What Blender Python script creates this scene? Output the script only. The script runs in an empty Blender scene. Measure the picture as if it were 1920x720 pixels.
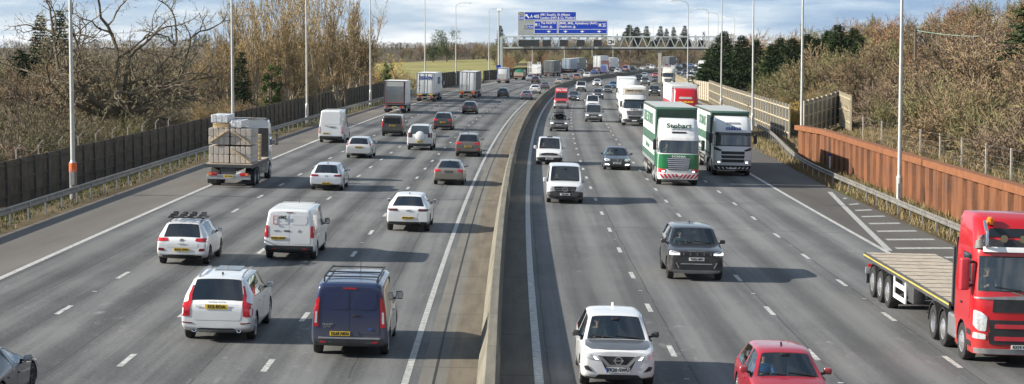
import bpy, bmesh, math, random
from math import sin, cos, pi, radians, hypot, atan2, atan, sqrt
from mathutils import Vector, Matrix
from mathutils.bvhtree import BVHTree
rnd = random.Random(7)
SC = bpy.context.scene
COL = SC.collection
# ------------------------------------------------------------------ camera and road geometry
F, YH, HC, TILT = 3756.0, 88.0, 8.08, -0.0238
PIT = atan((360-YH)/F)
CP, SP = cos(PIT), sin(PIT)
def road_x(y):
    y1 = min(max(y, -60), 900)
    x = 8.52e-5*y1*y1-.01014*y1
    if y1 > 350: x += 2.05e-4*(y1-350)**2
    return x+(y-y1)*road_m(y1)
def road_m(y):
    y = min(max(y, -60), 900)
    m = 2*8.52e-5*y-.01014
    if y > 350: m += 4.1e-4*(y-350)
    return m
def RP(y, off, h=0.0):                        # point beside the road axis, on the banked road plane
    m = road_m(y); n = hypot(1, m)
    return Vector((road_x(y)+off/n, y-off*m/n, TILT*off+h))
def off_of(x, y):
    yc = y
    for _ in range(6):
        m = road_m(yc); n = hypot(1, m)
        o = (x-road_x(yc))*n
        yc = y+o*m/n
    return o, yc
def ray(px, py):
    dx = (px-960)/F; dy = (360-py)/F
    return Vector((dx, CP+dy*SP, -SP+dy*CP))
def at(px, py, h=0.0):                        # ground point seen at a pixel of the 1920x720 photo
    d = ray(px, py); z = 0
    for _ in range(8):
        t = (z+h-HC)/d.z
        o, _y = off_of(d.x*t, d.y*t); z = TILT*max(-24, min(24, o))
    return Vector((d.x*t, d.y*t, z+h))
def atY(px, py, Y):                           # point at distance Y seen at a pixel
    d = ray(px, py); t = Y/d.y
    return Vector((d.x*t, Y, HC+d.z*t))
cam = bpy.data.objects.new('camera', bpy.data.cameras.new('camera'))
COL.objects.link(cam)
cam.location = (0, 0, HC); cam.rotation_euler = (pi/2-PIT, 0, 0)
cam.data.sensor_width = 36; cam.data.lens = 36*F/1920; cam.data.clip_end = 20000; cam.data.clip_start = .5
SC.camera = cam
# ------------------------------------------------------------------ materials
MATS = {}
class NT:
    def __init__(s, name):
        s.m = bpy.data.materials.new(name); s.m.use_nodes = True
        s.t = s.m.node_tree; s.n = s.t.nodes; s.l = s.t.links
        s.b = s.n['Principled BSDF']; s.out = s.n['Material Output']
        MATS[name] = s.m
    def node(s, typ, **kw):
        n = s.n.new(typ)
        for k, v in kw.items():
            if k in n.bl_rna.properties.keys(): setattr(n, k, v)
            else: n.inputs[k.replace('_', ' ')].default_value = v
        return n
    def link(s, a, b): s.l.new(a, b)
    def noise(s, scale, vec=None, detail=4, rough=.6):
        n = s.node('ShaderNodeTexNoise'); n.inputs['Scale'].default_value = scale
        n.inputs['Detail'].default_value = detail; n.inputs['Roughness'].default_value = rough
        if vec is not None: s.link(vec, n.inputs['Vector'])
        return n.outputs['Fac']
    def ramp(s, fac, stops):
        r = s.node('ShaderNodeValToRGB'); e = r.color_ramp.elements
        while len(e) < len(stops): e.new(.5)
        for i, (p, c) in enumerate(stops):
            e[i].position = p; e[i].color = (*c, 1) if len(c) == 3 else c
        s.link(fac, r.inputs['Fac']); return r.outputs['Color']
    def mix(s, fac, a, b, mode='MIX'):
        n = s.node('ShaderNodeMix', data_type='RGBA', blend_type=mode)
        for sock, v in ((n.inputs[0], fac), (n.inputs[6], a), (n.inputs[7], b)):
            if isinstance(v, (int, float)): sock.default_value = v
            elif isinstance(v, tuple): sock.default_value = (*v, 1)
            else: s.link(v, sock)
        return n.outputs[2]
    def math(s, op, a, b=0.0, c=0.0):
        n = s.node('ShaderNodeMath', operation=op)
        for i, v in enumerate((a, b, c)):
            if isinstance(v, (int, float)): n.inputs[i].default_value = v
            else: s.link(v, n.inputs[i])
        return n.outputs[0]
    def base(s, v):
        if isinstance(v, tuple): s.b.inputs['Base Color'].default_value = (*v, 1)
        else: s.link(v, s.b.inputs['Base Color'])
    def set(s, **kw):
        for k, v in kw.items(): s.b.inputs[k.replace('_', ' ')].default_value = v
    def bump(s, h, strength=.3, dist=.02):
        b = s.node('ShaderNodeBump'); b.inputs['Strength'].default_value = strength; b.inputs['Distance'].default_value = dist
        s.link(h, b.inputs['Height']); s.link(b.outputs[0], s.b.inputs['Normal'])
def simple(name, col, rough=.6, metal=0.0, var=.18, scale=3.0, coat=0.0, spec=.5):
    t = NT(name)
    tc = t.node('ShaderNodeTexCoord')
    n = t.noise(scale, tc.outputs['Object'])
    d = tuple(c*(1-var) for c in col); u = tuple(min(1, c*(1+var)) for c in col)
    t.base(t.ramp(n, [(.3, d), (.7, u)]))
    t.set(Roughness=rough, Metallic=metal, Coat_Weight=coat, Specular_IOR_Level=spec)
    return t.m
# paint takes its colour from the object (each vehicle has its own)
def make_paint():
    t = NT('paint')
    oi = t.node('ShaderNodeObjectInfo'); g = t.node('ShaderNodeNewGeometry'); tc = t.node('ShaderNodeTexCoord')
    sep = t.node('ShaderNodeSeparateXYZ'); t.link(tc.outputs['Object'], sep.inputs[0])
    n = t.noise(2.2, tc.outputs['Object'], 5)
    low = t.node('ShaderNodeMapRange'); t.link(sep.outputs['Z'], low.inputs[0])
    for i, v in ((1, .15), (2, 1.25), (3, .45), (4, 0.02)): low.inputs[i].default_value = v
    da = t.node('ShaderNodeAttribute', attribute_type='OBJECT', attribute_name='dirt'); dirt = t.math('MINIMUM', t.math('MULTIPLY', low.outputs[0], t.math('ADD', n, t.math('MULTIPLY', da.outputs['Fac'], 1.1))), .8)
    c = t.mix(dirt, oi.outputs['Color'], (.13, .115, .095))
    c = t.mix(g.outputs['Backfacing'], c, (.02, .02, .022))
    t.base(c); t.set(Roughness=.32, Coat_Weight=.8, Coat_Roughness=.06, Specular_IOR_Level=.5)
    r = t.math('ADD', t.math('MULTIPLY', dirt, .6), .28); t.link(r, t.b.inputs['Roughness'])
    m = t.node('ShaderNodeAttribute', attribute_type='OBJECT', attribute_name='metal'); t.link(m.outputs['Fac'], t.b.inputs['Metallic'])
make_paint()
def make_glass(name, tint, dark=False):
    t = NT(name)
    tr = t.node('ShaderNodeBsdfTransparent'); tr.inputs[0].default_value = (*tint, 1)
    gl = t.node('ShaderNodeBsdfGlossy'); gl.inputs['Roughness'].default_value = .03; gl.inputs[0].default_value = (.9, .95, 1, 1)
    fr = t.node('ShaderNodeFresnel'); fr.inputs[0].default_value = 1.5
    mx = t.node('ShaderNodeMixShader')
    t.link(t.math('MULTIPLY_ADD', fr.outputs[0], 1.0, .085), mx.inputs[0]); t.link(tr.outputs[0], mx.inputs[1]); t.link(gl.outputs[0], mx.inputs[2])
    t.link(mx.outputs[0], t.out.inputs[0])
make_glass('glass', (.50, .57, .54)); make_glass('privacy_glass', (.10, .115, .12))
simple('dark_glass', (.012, .015, .018), .06, 0, .1, 2, 0, .6)
simple('black_plastic', (.022, .022, .024), .5, 0, .3, 6)
simple('grey_plastic', (.055, .055, .058), .55, 0, .25, 5)
simple('rubber', (.018, .018, .019), .75, 0, .35, 9)
simple('alloy', (.50, .50, .52), .32, .8, .12, 6)
simple('dark_alloy', (.06, .06, .065), .35, .6, .2, 6)
simple('chrome', (.75, .75, .77), .12, 1, .05, 4)
simple('steel', (.36, .37, .38), .45, .6, .22, 3)
simple('cabin', (.022, .022, .025), .8, 0, .35, 6)
simple('cabin_grey', (.045, .045, .048), .8, 0, .2, 6)
simple('lamp_red', (.42, .012, .018), .16, 0, .25, 12, .6)
simple('lamp_deep_red', (.16, .006, .012), .16, 0, .3, 12, .6)
simple('lamp_clear', (.62, .64, .66), .1, .3, .3, 14, .6)
simple('lamp_orange', (.75, .20, .02), .2, 0, .15, 12, .4)
simple('plate_yellow', (.78, .50, .03), .4, 0, .06, 6)
simple('plate_white', (.78, .78, .76), .4, 0, .06, 6)
simple('plate_blue', (.01, .05, .35), .4, 0, .06, 6)
simple('letter_black', (.012, .012, .014), .5, 0, .1)
simple('letter_white', (.8, .8, .8), .5, 0, .05)
simple('letter_red', (.55, .04, .04), .5, 0, .05)
simple('letter_blue', (.03, .07, .30), .5, 0, .05)
simple('bulkhead_green', (.022, .05, .036), .6, 0, .15, 2)  # trailer green darkened: shade in the recess behind the cab put into the colour
simple('letter_green', (.008, .045, .025), .5, 0, .05)
simple('letter_grey', (.30, .31, .32), .4, .5, .05)
simple('white_panel', (.74, .75, .74), .45, 0, .07, 1.2)
simple('grey_panel', (.42, .43, .42), .5, 0, .10, 1.2)
simple('dark_curtain', (.16, .165, .17), .55, 0, .14, 1.5)
simple('steel_blue_panel', (.30, .36, .44), .5, 0, .1, 1.4)
simple('green_curtain', (.075, .17, .125), .5, 0, .15, 1.3)
simple('olive_curtain', (.22, .26, .22), .5, 0, .15, 1.3)
simple('red_panel', (.52, .03, .045), .4, 0, .1, 1.4, .4)
simple('stripe_red', (.55, .03, .04), .45, 0, .08)
simple('marker_yellow', (.44, .36, .07), .6, 0, .3, 2)
simple('stripe_yellow', (.72, .58, .03), .45, 0, .08)
simple('mirror_panel', (.55, .57, .60), .08, .92, .06, .7)
simple('grp_green', (.02, .22, .12), .5, 0, .15, 2)
simple('cable_green', (.20, .30, .24), .5, 0, .15, 2)
simple('deck_wood', (.40, .34, .27), .75, 0, .25, 4)
simple('skin', (.50, .30, .22), .55, 0, .06, 8)
simple('hair', (.05, .035, .025), .6, 0, .2, 20)
simple('galvanised', (.21, .20, .185), .5, .4, .3, 1.2)
simple('lamp_post_steel', (.46, .47, .46), .45, .5, .15, 1.5)
simple('sign_blue', (.004, .045, .40), .6, 0, .05, 1, 0, .25)
simple('sign_grey', (.33, .36, .35), .5, .2, .06, 1)
simple('sleeve_orange', (.75, .13, .02), .5, 0, .12, 3)
simple('fence_dark_wood', (.10, .074, .047), .85, 0, .5, 1.3)
simple('fence_post_dark', (.095, .088, .078), .8, 0, .3, 2)
simple('fence_tan_post', (.46, .40, .29), .85, 0, .2, 2)
simple('fence_pale_panel', (.19, .185, .165), .85, 0, .25, 1.2)
simple('fence_grey_panel', (.060, .064, .066), .85, 0, .3, 1.2)
simple('concrete_post', (.42, .39, .34), .9, 0, .2, 3)
simple('gantry_steel', (.44, .48, .47), .5, .3, .1, 1)
simple('matrix_black', (.02, .022, .024), .5, 0, .1)
simple('bonnet_grey', (.10,.105,.115), .35, .3, .08, 3, .5)
simple('red_rust', (.19, .072, .027), .85, 0, .25, 2)
def make_emit(name, col, st):
    t = NT(name); t.base((.8, .8, .8)); t.set(Emission_Color=(*col, 1), Emission_Strength=st, Roughness=.15)
make_emit('lit_headlamp', (1, .97, .95), 1.6)
def make_wheelcover(): pass
def uv_mat(name, fn, rough=.85):
    t = NT(name); uv = t.node('ShaderNodeUVMap'); sep = t.node('ShaderNodeSeparateXYZ'); t.link(uv.outputs[0], sep.inputs[0])
    fn(t, uv.outputs[0], sep.outputs[0], sep.outputs[1]); t.set(Roughness=rough, Specular_IOR_Level=.35); return t.m
def stretch(t, uv, sx, sy):
    m = t.node('ShaderNodeMapping'); m.inputs['Scale'].default_value = (sx, sy, 1); t.link(uv, m.inputs[0]); return m.outputs[0]
def asphalt(lo, hi, lane0, patch, lc):
    def fn(t, uv, u, v):
        # lane-long wheel-track wear, bay patches, aggregate grain and oil streaks
        ph = t.math('MULTIPLY', t.math('SUBTRACT', u, lane0), 2*pi/1.83)
        tr = t.math('MULTIPLY_ADD', t.math('COSINE', ph), .5, .5)
        lanes = t.noise(1.0, stretch(t, uv, .5, .004), 3)
        streak = t.noise(1.0, stretch(t, uv, 3.2, .05), 4)
        blot = t.noise(1.0, stretch(t, uv, .35, .12), 5)
        grain = t.noise(9.0, uv, 3, .8)
        a = t.math('ADD', t.math('MULTIPLY', tr, .20), t.math('MULTIPLY', lanes, .55))
        a = t.math('ADD', a, t.math('MULTIPLY', streak, .46))
        a = t.math('ADD', a, t.math('MULTIPLY', blot, .58))
        a = t.math('ADD', a, t.math('MULTIPLY', grain, .55))
        col = t.ramp(t.math('MULTIPLY', a, .5), [(.50, lo), (.66, hi)])
        # worn lighter flecks along the wheel tracks
        fl = t.noise(1.0, stretch(t, uv, 2.4, .9), 6, .75)
        fz = t.noise(1.0, stretch(t, uv, .45, .03), 2)
        flm = t.math('MULTIPLY', t.ramp(fl, [(.56, (0, 0, 0)), (.66, (1, 1, 1))]), t.ramp(fz, [(.50, (0, 0, 0)), (.66, (1, 1, 1))]))
        col = t.mix(t.math('MULTIPLY', flm, .7), col, tuple(min(1, c*1.6) for c in hi))
        # oil-darkened lane centres and bays laid at different times
        oc = t.math('POWER', t.math('MULTIPLY_ADD', t.math('COSINE', t.math('MULTIPLY', t.math('SUBTRACT', u, lc), 2*pi/3.65)), .5, .5), 6.0)
        on = t.noise(1.0, stretch(t, uv, .8, .05), 4)
        col = t.mix(t.math('MULTIPLY', oc, t.math('MULTIPLY', on, .62)), col, (.030, .030, .031))
        fl_ = t.node('ShaderNodeCombineXYZ'); t.link(t.math('FLOOR', t.math('DIVIDE', t.math('SUBTRACT', u, lc-1.825), 3.65)), fl_.inputs[0]); t.link(t.math('FLOOR', t.math('DIVIDE', v, 41.0)), fl_.inputs[1])
        wn = t.node('ShaderNodeTexWhiteNoise', noise_dimensions='2D'); t.link(fl_.outputs[0], wn.inputs['Vector'])
        bay = t.math('MULTIPLY_ADD', wn.outputs['Value'], .26, .86)
        bc = t.node('ShaderNodeCombineColor'); [t.link(bay, bc.inputs[i]) for i in range(3)]
        col = t.mix(1.0, col, bc.outputs[0], 'MULTIPLY')
        # transverse joints
        j = t.math('PINGPONG', t.math('ADD', v, 3.0), 23.5)
        jm = t.math('LESS_THAN', j, .10)
        col = t.mix(t.math('MULTIPLY', jm, .45), col, (.03, .03, .03))
        # longitudinal lane joint, dark and ragged
        w = t.math('ADD', u, t.math('MULTIPLY', t.math('SUBTRACT', t.noise(.25, uv, 2), .5), .12))
        k = t.math('PINGPONG', t.math('ADD', w, patch), 1.815)
        km = t.math('MULTIPLY', t.math('LESS_THAN', k, .026), t.math('GREATER_THAN', t.noise(.5, uv, 3), .40))
        col = t.mix(t.math('MULTIPLY', km, .6), col, (.03, .03, .03))
        t.base(col); t.bump(grain, .25, .01)
    return fn
uv_mat('asphalt_left', asphalt((.055, .057, .060), (.153, .155, .155), -15.85, 12.75+1.815, -14.87), .85)
uv_mat('asphalt_right', asphalt((.081, .083, .086), (.162, .164, .164), 1.80, -4.85, 2.78), .85)
def shoulder_fn(t, uv, u, v):
    blot = t.noise(1.0, stretch(t, uv, .5, .06), 5); grain = t.noise(8.0, uv, 3, .8)
    red = t.noise(1.0, stretch(t, uv, .8, .02), 3)
    a = t.math('ADD', t.math('MULTIPLY', blot, .9), t.math('MULTIPLY', grain, .5))
    c = t.ramp(a, [(.45, (.078, .071, .064)), (.95, (.155, .142, .127))])
    c = t.mix(t.math('MULTIPLY', t.ramp(red, [(.5, (0, 0, 0)), (.7, (1, 1, 1))]), .4), c, (.125, .098, .082))
    t.base(c); t.bump(grain, .25, .01)
uv_mat('shoulder_asphalt', shoulder_fn)
def dark_shoulder_fn(t, uv, u, v):
    blot = t.noise(1.0, stretch(t, uv, .5, .06), 5); grain = t.noise(8.0, uv, 3, .8)
    a = t.math('ADD', t.math('MULTIPLY', blot, .9), t.math('MULTIPLY', grain, .5))
    t.base(t.ramp(a, [(.45, (.060, .054, .049)), (.95, (.112, .104, .094))])); t.bump(grain, .25, .01)
uv_mat('refuge_asphalt', dark_shoulder_fn)
def concrete_fn(lo, hi, joint):
    def fn(t, uv, u, v):
        blot = t.noise(1.0, stretch(t, uv, 1.6, .25), 6); grain = t.noise(11.0, uv, 4, .8)
        st = t.noise(1.0, stretch(t, uv, 5, .12), 4)
        a = t.math('ADD', t.math('ADD', t.math('MULTIPLY', blot, .6), t.math('MULTIPLY', grain, .45)), t.math('MULTIPLY', st, .3))
        c = t.ramp(a, [(.45, lo), (.95, hi)])
        j = t.math('LESS_THAN', t.math('PINGPONG', v, joint), .035)
        c = t.mix(t.math('MULTIPLY', j, .7), c, tuple(x*.3 for x in lo))
        t.base(c); t.bump(t.math('ADD', grain, blot), .3, .012)
    return fn
uv_mat('reserve_concrete', concrete_fn((.070, .060, .046), (.225, .19, .14), 2.5), .9)
uv_mat('reserve_grey', concrete_fn((.10, .096, .086), (.21, .20, .175), 2.5), .9)
uv_mat('apron_shade', concrete_fn((.055, .05, .043), (.15, .135, .112), 3.5), .9)  # darker concrete: the shadow beside the barrier is put into the colour
uv_mat('barrier_concrete', concrete_fn((.075, .07, .058), (.26, .24, .19), 3), .88)
def line_fn(t, uv, u, v):
    w = t.noise(6.0, uv, 5, .8)
    t.base(t.ramp(w, [(.38, (.17, .17, .165)), (.54, (.50, .50, .48)), (.7, (.66, .66, .63))]))
uv_mat('line_paint', line_fn, .6)
def line_worn(t, uv, u, v):
    w = t.noise(5.0, uv, 5, .8); tick = t.math('LESS_THAN', t.math('PINGPONG', v, .25), .03)
    c = t.ramp(w, [(.38, (.24, .24, .23)), (.6, (.50, .50, .48)), (.75, (.64, .64, .61))])
    t.base(t.mix(t.math('MULTIPLY', tick, .6), c, (.16, .16, .15)))
uv_mat('line_ribbed', line_worn, .6)
def make_rust():
    t = NT('rusted_steel'); tc = t.node('ShaderNodeTexCoord')
    mp = t.node('ShaderNodeMapping'); mp.inputs['Scale'].default_value = (1, 1, .25); t.link(tc.outputs['Object'], mp.inputs[0])
    a = t.noise(1.6, mp.outputs[0], 6, .7); b = t.noise(14, tc.outputs['Object'], 3)
    c = t.ramp(t.math('ADD', t.math('MULTIPLY', a, .8), t.math('MULTIPLY', b, .25)), [(.36, (.048, .025, .017)), (.5, (.125, .047, .019)), (.68, (.215, .080, .028))])
    t.base(c); t.set(Roughness=.85); t.bump(b, .3, .01)
make_rust()
def make_ground():
    t = NT('ground'); tc = t.node('ShaderNodeTexCoord'); P = tc.outputs['Object']
    big = t.noise(.012, P, 4); mid = t.noise(.12, P, 5); fine = t.noise(2.5, P, 5, .75)
    dead = t.ramp(t.math('ADD', t.math('MULTIPLY', mid, .6), t.math('MULTIPLY', fine, .45)), [(.34, (.040, .032, .020)), (.52, (.090, .070, .042)), (.72, (.155, .125, .075))])
    grass = t.ramp(fine, [(.3, (.028, .045, .013)), (.7, (.085, .115, .03))])
    c = t.mix(t.ramp(t.math('ADD', t.math('MULTIPLY', big, .6), t.math('MULTIPLY', mid, .5)), [(.57, (0, 0, 0)), (.72, (1, 1, 1))]), dead, grass)
    t.base(c); t.set(Roughness=.95, Specular_IOR_Level=.1); t.bump(fine, .8, .08)
make_ground()
def make_field():
    t = NT('field_grass'); tc = t.node('ShaderNodeTexCoord'); P = tc.outputs['Object']
    mid = t.noise(.05, P, 5); fine = t.noise(1.1, P, 4)
    t.base(t.ramp(t.math('ADD', t.math('MULTIPLY', mid, .7), t.math('MULTIPLY', fine, .3)), [(.32, (.17, .16, .06)), (.55, (.27, .25, .10)), (.7, (.34, .30, .14))]))
    t.set(Roughness=.95, Specular_IOR_Level=.1)
make_field()
def make_veg(name, stops, rough=.8, scale=.6):
    t = NT(name); tc = t.node('ShaderNodeTexCoord'); oi = t.node('ShaderNodeObjectInfo')
    n = t.noise(scale, tc.outputs['Object'], 3)
    a = t.math('ADD', t.math('MULTIPLY', n, .6), t.math('MULTIPLY', oi.outputs['Random'], .4))
    t.base(t.ramp(a, stops)); t.set(Roughness=rough, Specular_IOR_Level=.2)
make_veg('bark', [(.2, (.055, .045, .034)), (.8, (.13, .11, .085))])
make_veg('bark_oak', [(.2, (.085, .072, .052)), (.8, (.22, .185, .135))])
make_veg('bark_pale', [(.2, (.16, .135, .10)), (.8, (.34, .29, .22))])
make_veg('twig_oak', [(.15, (0.128, 0.108, 0.068)), (.85, (0.255, 0.217, 0.135))])
make_veg('twig_brown', [(.15, (0.158, 0.112, 0.069)), (.85, (0.315, 0.232, 0.143))])
make_veg('twig_olive', [(.15, (0.128, 0.120, 0.057)), (.85, (0.255, 0.232, 0.112))])
make_veg('twig_tan', [(.15, (.21, .155, .078)), (.85, (.37, .275, .145))])
make_veg('twig_scrub', [(.15, (.075, .068, .038)), (.85, (.165, .140, .085))])
make_veg('twig_gold_brown', [(.15, (.24, .175, .085)), (.85, (.42, .31, .155))])
make_veg('twig_golden', [(.15, (0.390, 0.285, 0.075)), (.85, (0.630, 0.465, 0.135))])
make_veg('twig_red', [(.15, (.20, .115, .065)), (.85, (.32, .185, .10))])
make_veg('twig_purple', [(.15, (.15, .112, .082)), (.85, (.27, .205, .15))])
make_veg('needles', [(.15, (.012, .026, .010)), (.85, (.040, .068, .022))])
make_veg('ivy', [(.15, (.030, .050, .012)), (.85, (.085, .115, .03))])
make_veg('evergreen_leaf', [(.15, (.03, .045, .015)), (.85, (.09, .115, .04))])
make_veg('dead_grass', [(.15, (.15, .11, .055)), (.85, (.31, .25, .13))])
make_veg('green_grass', [(.15, (.026, .038, .012)), (.85, (.070, .085, .028))])
make_veg('far_wood', [(.15, (.13, .11, .088)), (.85, (.22, .185, .14))], .9, .05)
make_veg('far_dark_wood', [(.15, (.035, .05, .042)), (.85, (.065, .08, .062))], .9, .08)
M = MATS
# ------------------------------------------------------------------ mesh helpers
class MB:
    def __init__(s): s.v = []; s.f = []; s.mi = []; s.uv = None
    def add(s, vs, fs, mi=0):
        o = len(s.v); s.v += [tuple(v) for v in vs]; s.f += [tuple(i+o for i in f) for f in fs]; s.mi += [mi]*len(fs); return s
    def box(s, x0, x1, y0, y1, z0, z1, mi=0):
        return s.add([(x0,y0,z0),(x1,y0,z0),(x1,y1,z0),(x0,y1,z0),(x0,y0,z1),(x1,y0,z1),(x1,y1,z1),(x0,y1,z1)],
              [(3,2,1,0),(4,5,6,7),(0,1,5,4),(1,2,6,5),(2,3,7,6),(3,0,4,7)], mi)
    def beam(s, p, q, w, h, mi=0, up=(0,0,1)):
        p = Vector(p); q = Vector(q); d = (q-p).normalized(); u = Vector(up)
        if abs(d.dot(u)) > .98: u = Vector((1,0,0))
        r = d.cross(u).normalized(); u = r.cross(d)
        vs = [c+r*a*w/2+u*b*h/2 for c in (p, q) for a, b in ((-1,-1),(1,-1),(1,1),(-1,1))]
        return s.add(vs, [(3,2,1,0),(4,5,6,7),(0,1,5,4),(1,2,6,5),(2,3,7,6),(3,0,4,7)], mi)
    def tube(s, pts, rs, n=8, mi=0, cap=True):
        pts = [Vector(p) for p in pts]; rings = []
        if not isinstance(rs, (list, tuple)): rs = [rs]*len(pts)
        for i, p in enumerate(pts):
            d = (pts[min(i+1, len(pts)-1)]-pts[max(i-1, 0)]).normalized()
            u = Vector((0,0,1)) if abs(d.z) < .9 else Vector((1,0,0))
            a = d.cross(u).normalized(); b = a.cross(d)
            rings.append([p+(a*cos(2*pi*k/n)+b*sin(2*pi*k/n))*rs[i] for k in range(n)])
        vs = [v for r in rings for v in r]; fs = []
        for i in range(len(pts)-1):
            for k in range(n): fs.append((i*n+k, i*n+(k+1)%n, (i+1)*n+(k+1)%n, (i+1)*n+k))
        if cap: fs += [tuple(range(n-1,-1,-1)), tuple((len(pts)-1)*n+k for k in range(n))]
        return s.add(vs, fs, mi)
    def lathe(s, prof, c, axis='x', n=24, mi=0):            # prof: (radius, along)
        vs = []; fs = []
        for r, a in prof:
            for k in range(n):
                t = 2*pi*k/n
                if axis == 'x': vs.append((c[0]+a, c[1]+r*cos(t), c[2]+r*sin(t)))
                elif axis == 'z': vs.append((c[0]+r*cos(t), c[1]+r*sin(t), c[2]+a))
                else: vs.append((c[0]+r*cos(t), c[1]+a, c[2]+r*sin(t)))
        for i in range(len(prof)-1):
            for k in range(n): fs.append((i*n+k, i*n+(k+1)%n, (i+1)*n+(k+1)%n, (i+1)*n+k))
        return s.add(vs, fs, mi)
    def prism(s, poly, axis, a, b, mi=0):
        n = len(poly)
        def P(u, v, w): return (w,u,v) if axis == 'x' else (u,w,v) if axis == 'y' else (u,v,w)
        vs = [P(u,v,a) for u,v in poly]+[P(u,v,b) for u,v in poly]
        fs = [tuple(range(n)), tuple(range(2*n-1, n-1, -1))]+[(i, i+n, (i+1)%n+n, (i+1)%n) for i in range(n)]
        return s.add(vs, fs, mi)
    def mesh(s, name, mats, smooth=False, bevel=0, seg=2):
        me = bpy.data.meshes.new(name); me.from_pydata(s.v, [], s.f)
        for m in (mats if isinstance(mats, (list, tuple)) else [mats]): me.materials.append(M[m] if isinstance(m, str) else m)
        if max(s.mi or [0]): me.polygons.foreach_set('material_index', s.mi)
        bm = bmesh.new(); bm.from_mesh(me)
        if not s.uv: bmesh.ops.recalc_face_normals(bm, faces=bm.faces)
        if bevel:
            es = [e for e in bm.edges if len(e.link_faces) == 2 and e.calc_face_angle(0) > .5]
            bmesh.ops.bevel(bm, geom=es, offset=bevel, segments=seg, affect='EDGES', clamp_overlap=True, profile=.6)
        bm.to_mesh(me); bm.free()
        if s.uv:
            l = me.uv_layers.new(name='UVMap'); d = []
            for p in me.polygons:
                for vi in p.vertices: d += list(s.uv[vi])
            l.data.foreach_set('uv', d)
        if smooth or bevel:
            me.polygons.foreach_set('use_smooth', [True]*len(me.polygons))
            try: me.set_sharp_from_angle(angle=radians(38))
            except Exception: pass
        return me
    def build(s, name, mats, parent=None, loc=None, smooth=False, bevel=0, seg=2):
        return link(name, s.mesh(name, mats, smooth, bevel, seg), parent, loc)
def link(name, me, parent=None, loc=None):
    o = bpy.data.objects.new(name, me); COL.objects.link(o)
    if parent: o.parent = parent
    if loc is not None: o.location = loc
    return o
def tag(o, label=None, cat=None, group=None, kind=None):
    for k, v in (('label', label), ('category', cat), ('group', group), ('kind', kind)):
        if v: o[k] = v
    return o
def empty(name, label=None, cat=None, group=None, loc=(0,0,0), rz=0):
    o = bpy.data.objects.new(name, None); COL.objects.link(o); o.location = loc; o.rotation_euler = (0,0,rz)
    o.empty_display_size = .2
    return tag(o, label, cat, group)
KIDS = {}
def kids(o):
    return [c for c in bpy.data.objects if c.parent == o]
def copy_tree(o, parent=None, tree=None):
    if tree is None:
        tree = {}
        for c in bpy.data.objects:
            if c.parent: tree.setdefault(c.parent.name, []).append(c)
    c = o.copy(); COL.objects.link(c)
    if parent: c.parent = parent
    for ch in tree.get(o.name, []): copy_tree(ch, c, tree)
    return c
TXT = {}
def text_mesh(s, size, mat, bold=.0, extrude=.004, shear=0):
    key = (s, round(size, 3), mat, bold, shear)
    if key in TXT: return TXT[key]
    cu = bpy.data.curves.new('lettering', 'FONT'); cu.body = s; cu.size = size; cu.align_x = 'CENTER'; cu.align_y = 'CENTER'
    cu.extrude = extrude; cu.offset = bold; cu.shear = shear; cu.resolution_u = 2
    o = bpy.data.objects.new('lettering', cu); COL.objects.link(o); bpy.context.view_layer.update()
    me = bpy.data.meshes.new_from_object(o.evaluated_get(bpy.context.evaluated_depsgraph_get()))
    bpy.data.objects.remove(o); bpy.data.curves.remove(cu)
    me.materials.clear(); me.materials.append(M[mat]); TXT[key] = me
    return me
def text(s, size, mat, loc, face='rear', parent=None, bold=.006, sx=1.0, name='lettering', shear=0):
    o = link(name, text_mesh(s, size, mat, bold, .004, shear), parent)
    rz = {'rear': 0, 'front': pi, 'right': pi/2, 'left': -pi/2}[face]
    o.rotation_euler = (pi/2, 0, rz); o.location = loc; o.scale = (sx, 1, 1)
    return o
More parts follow.
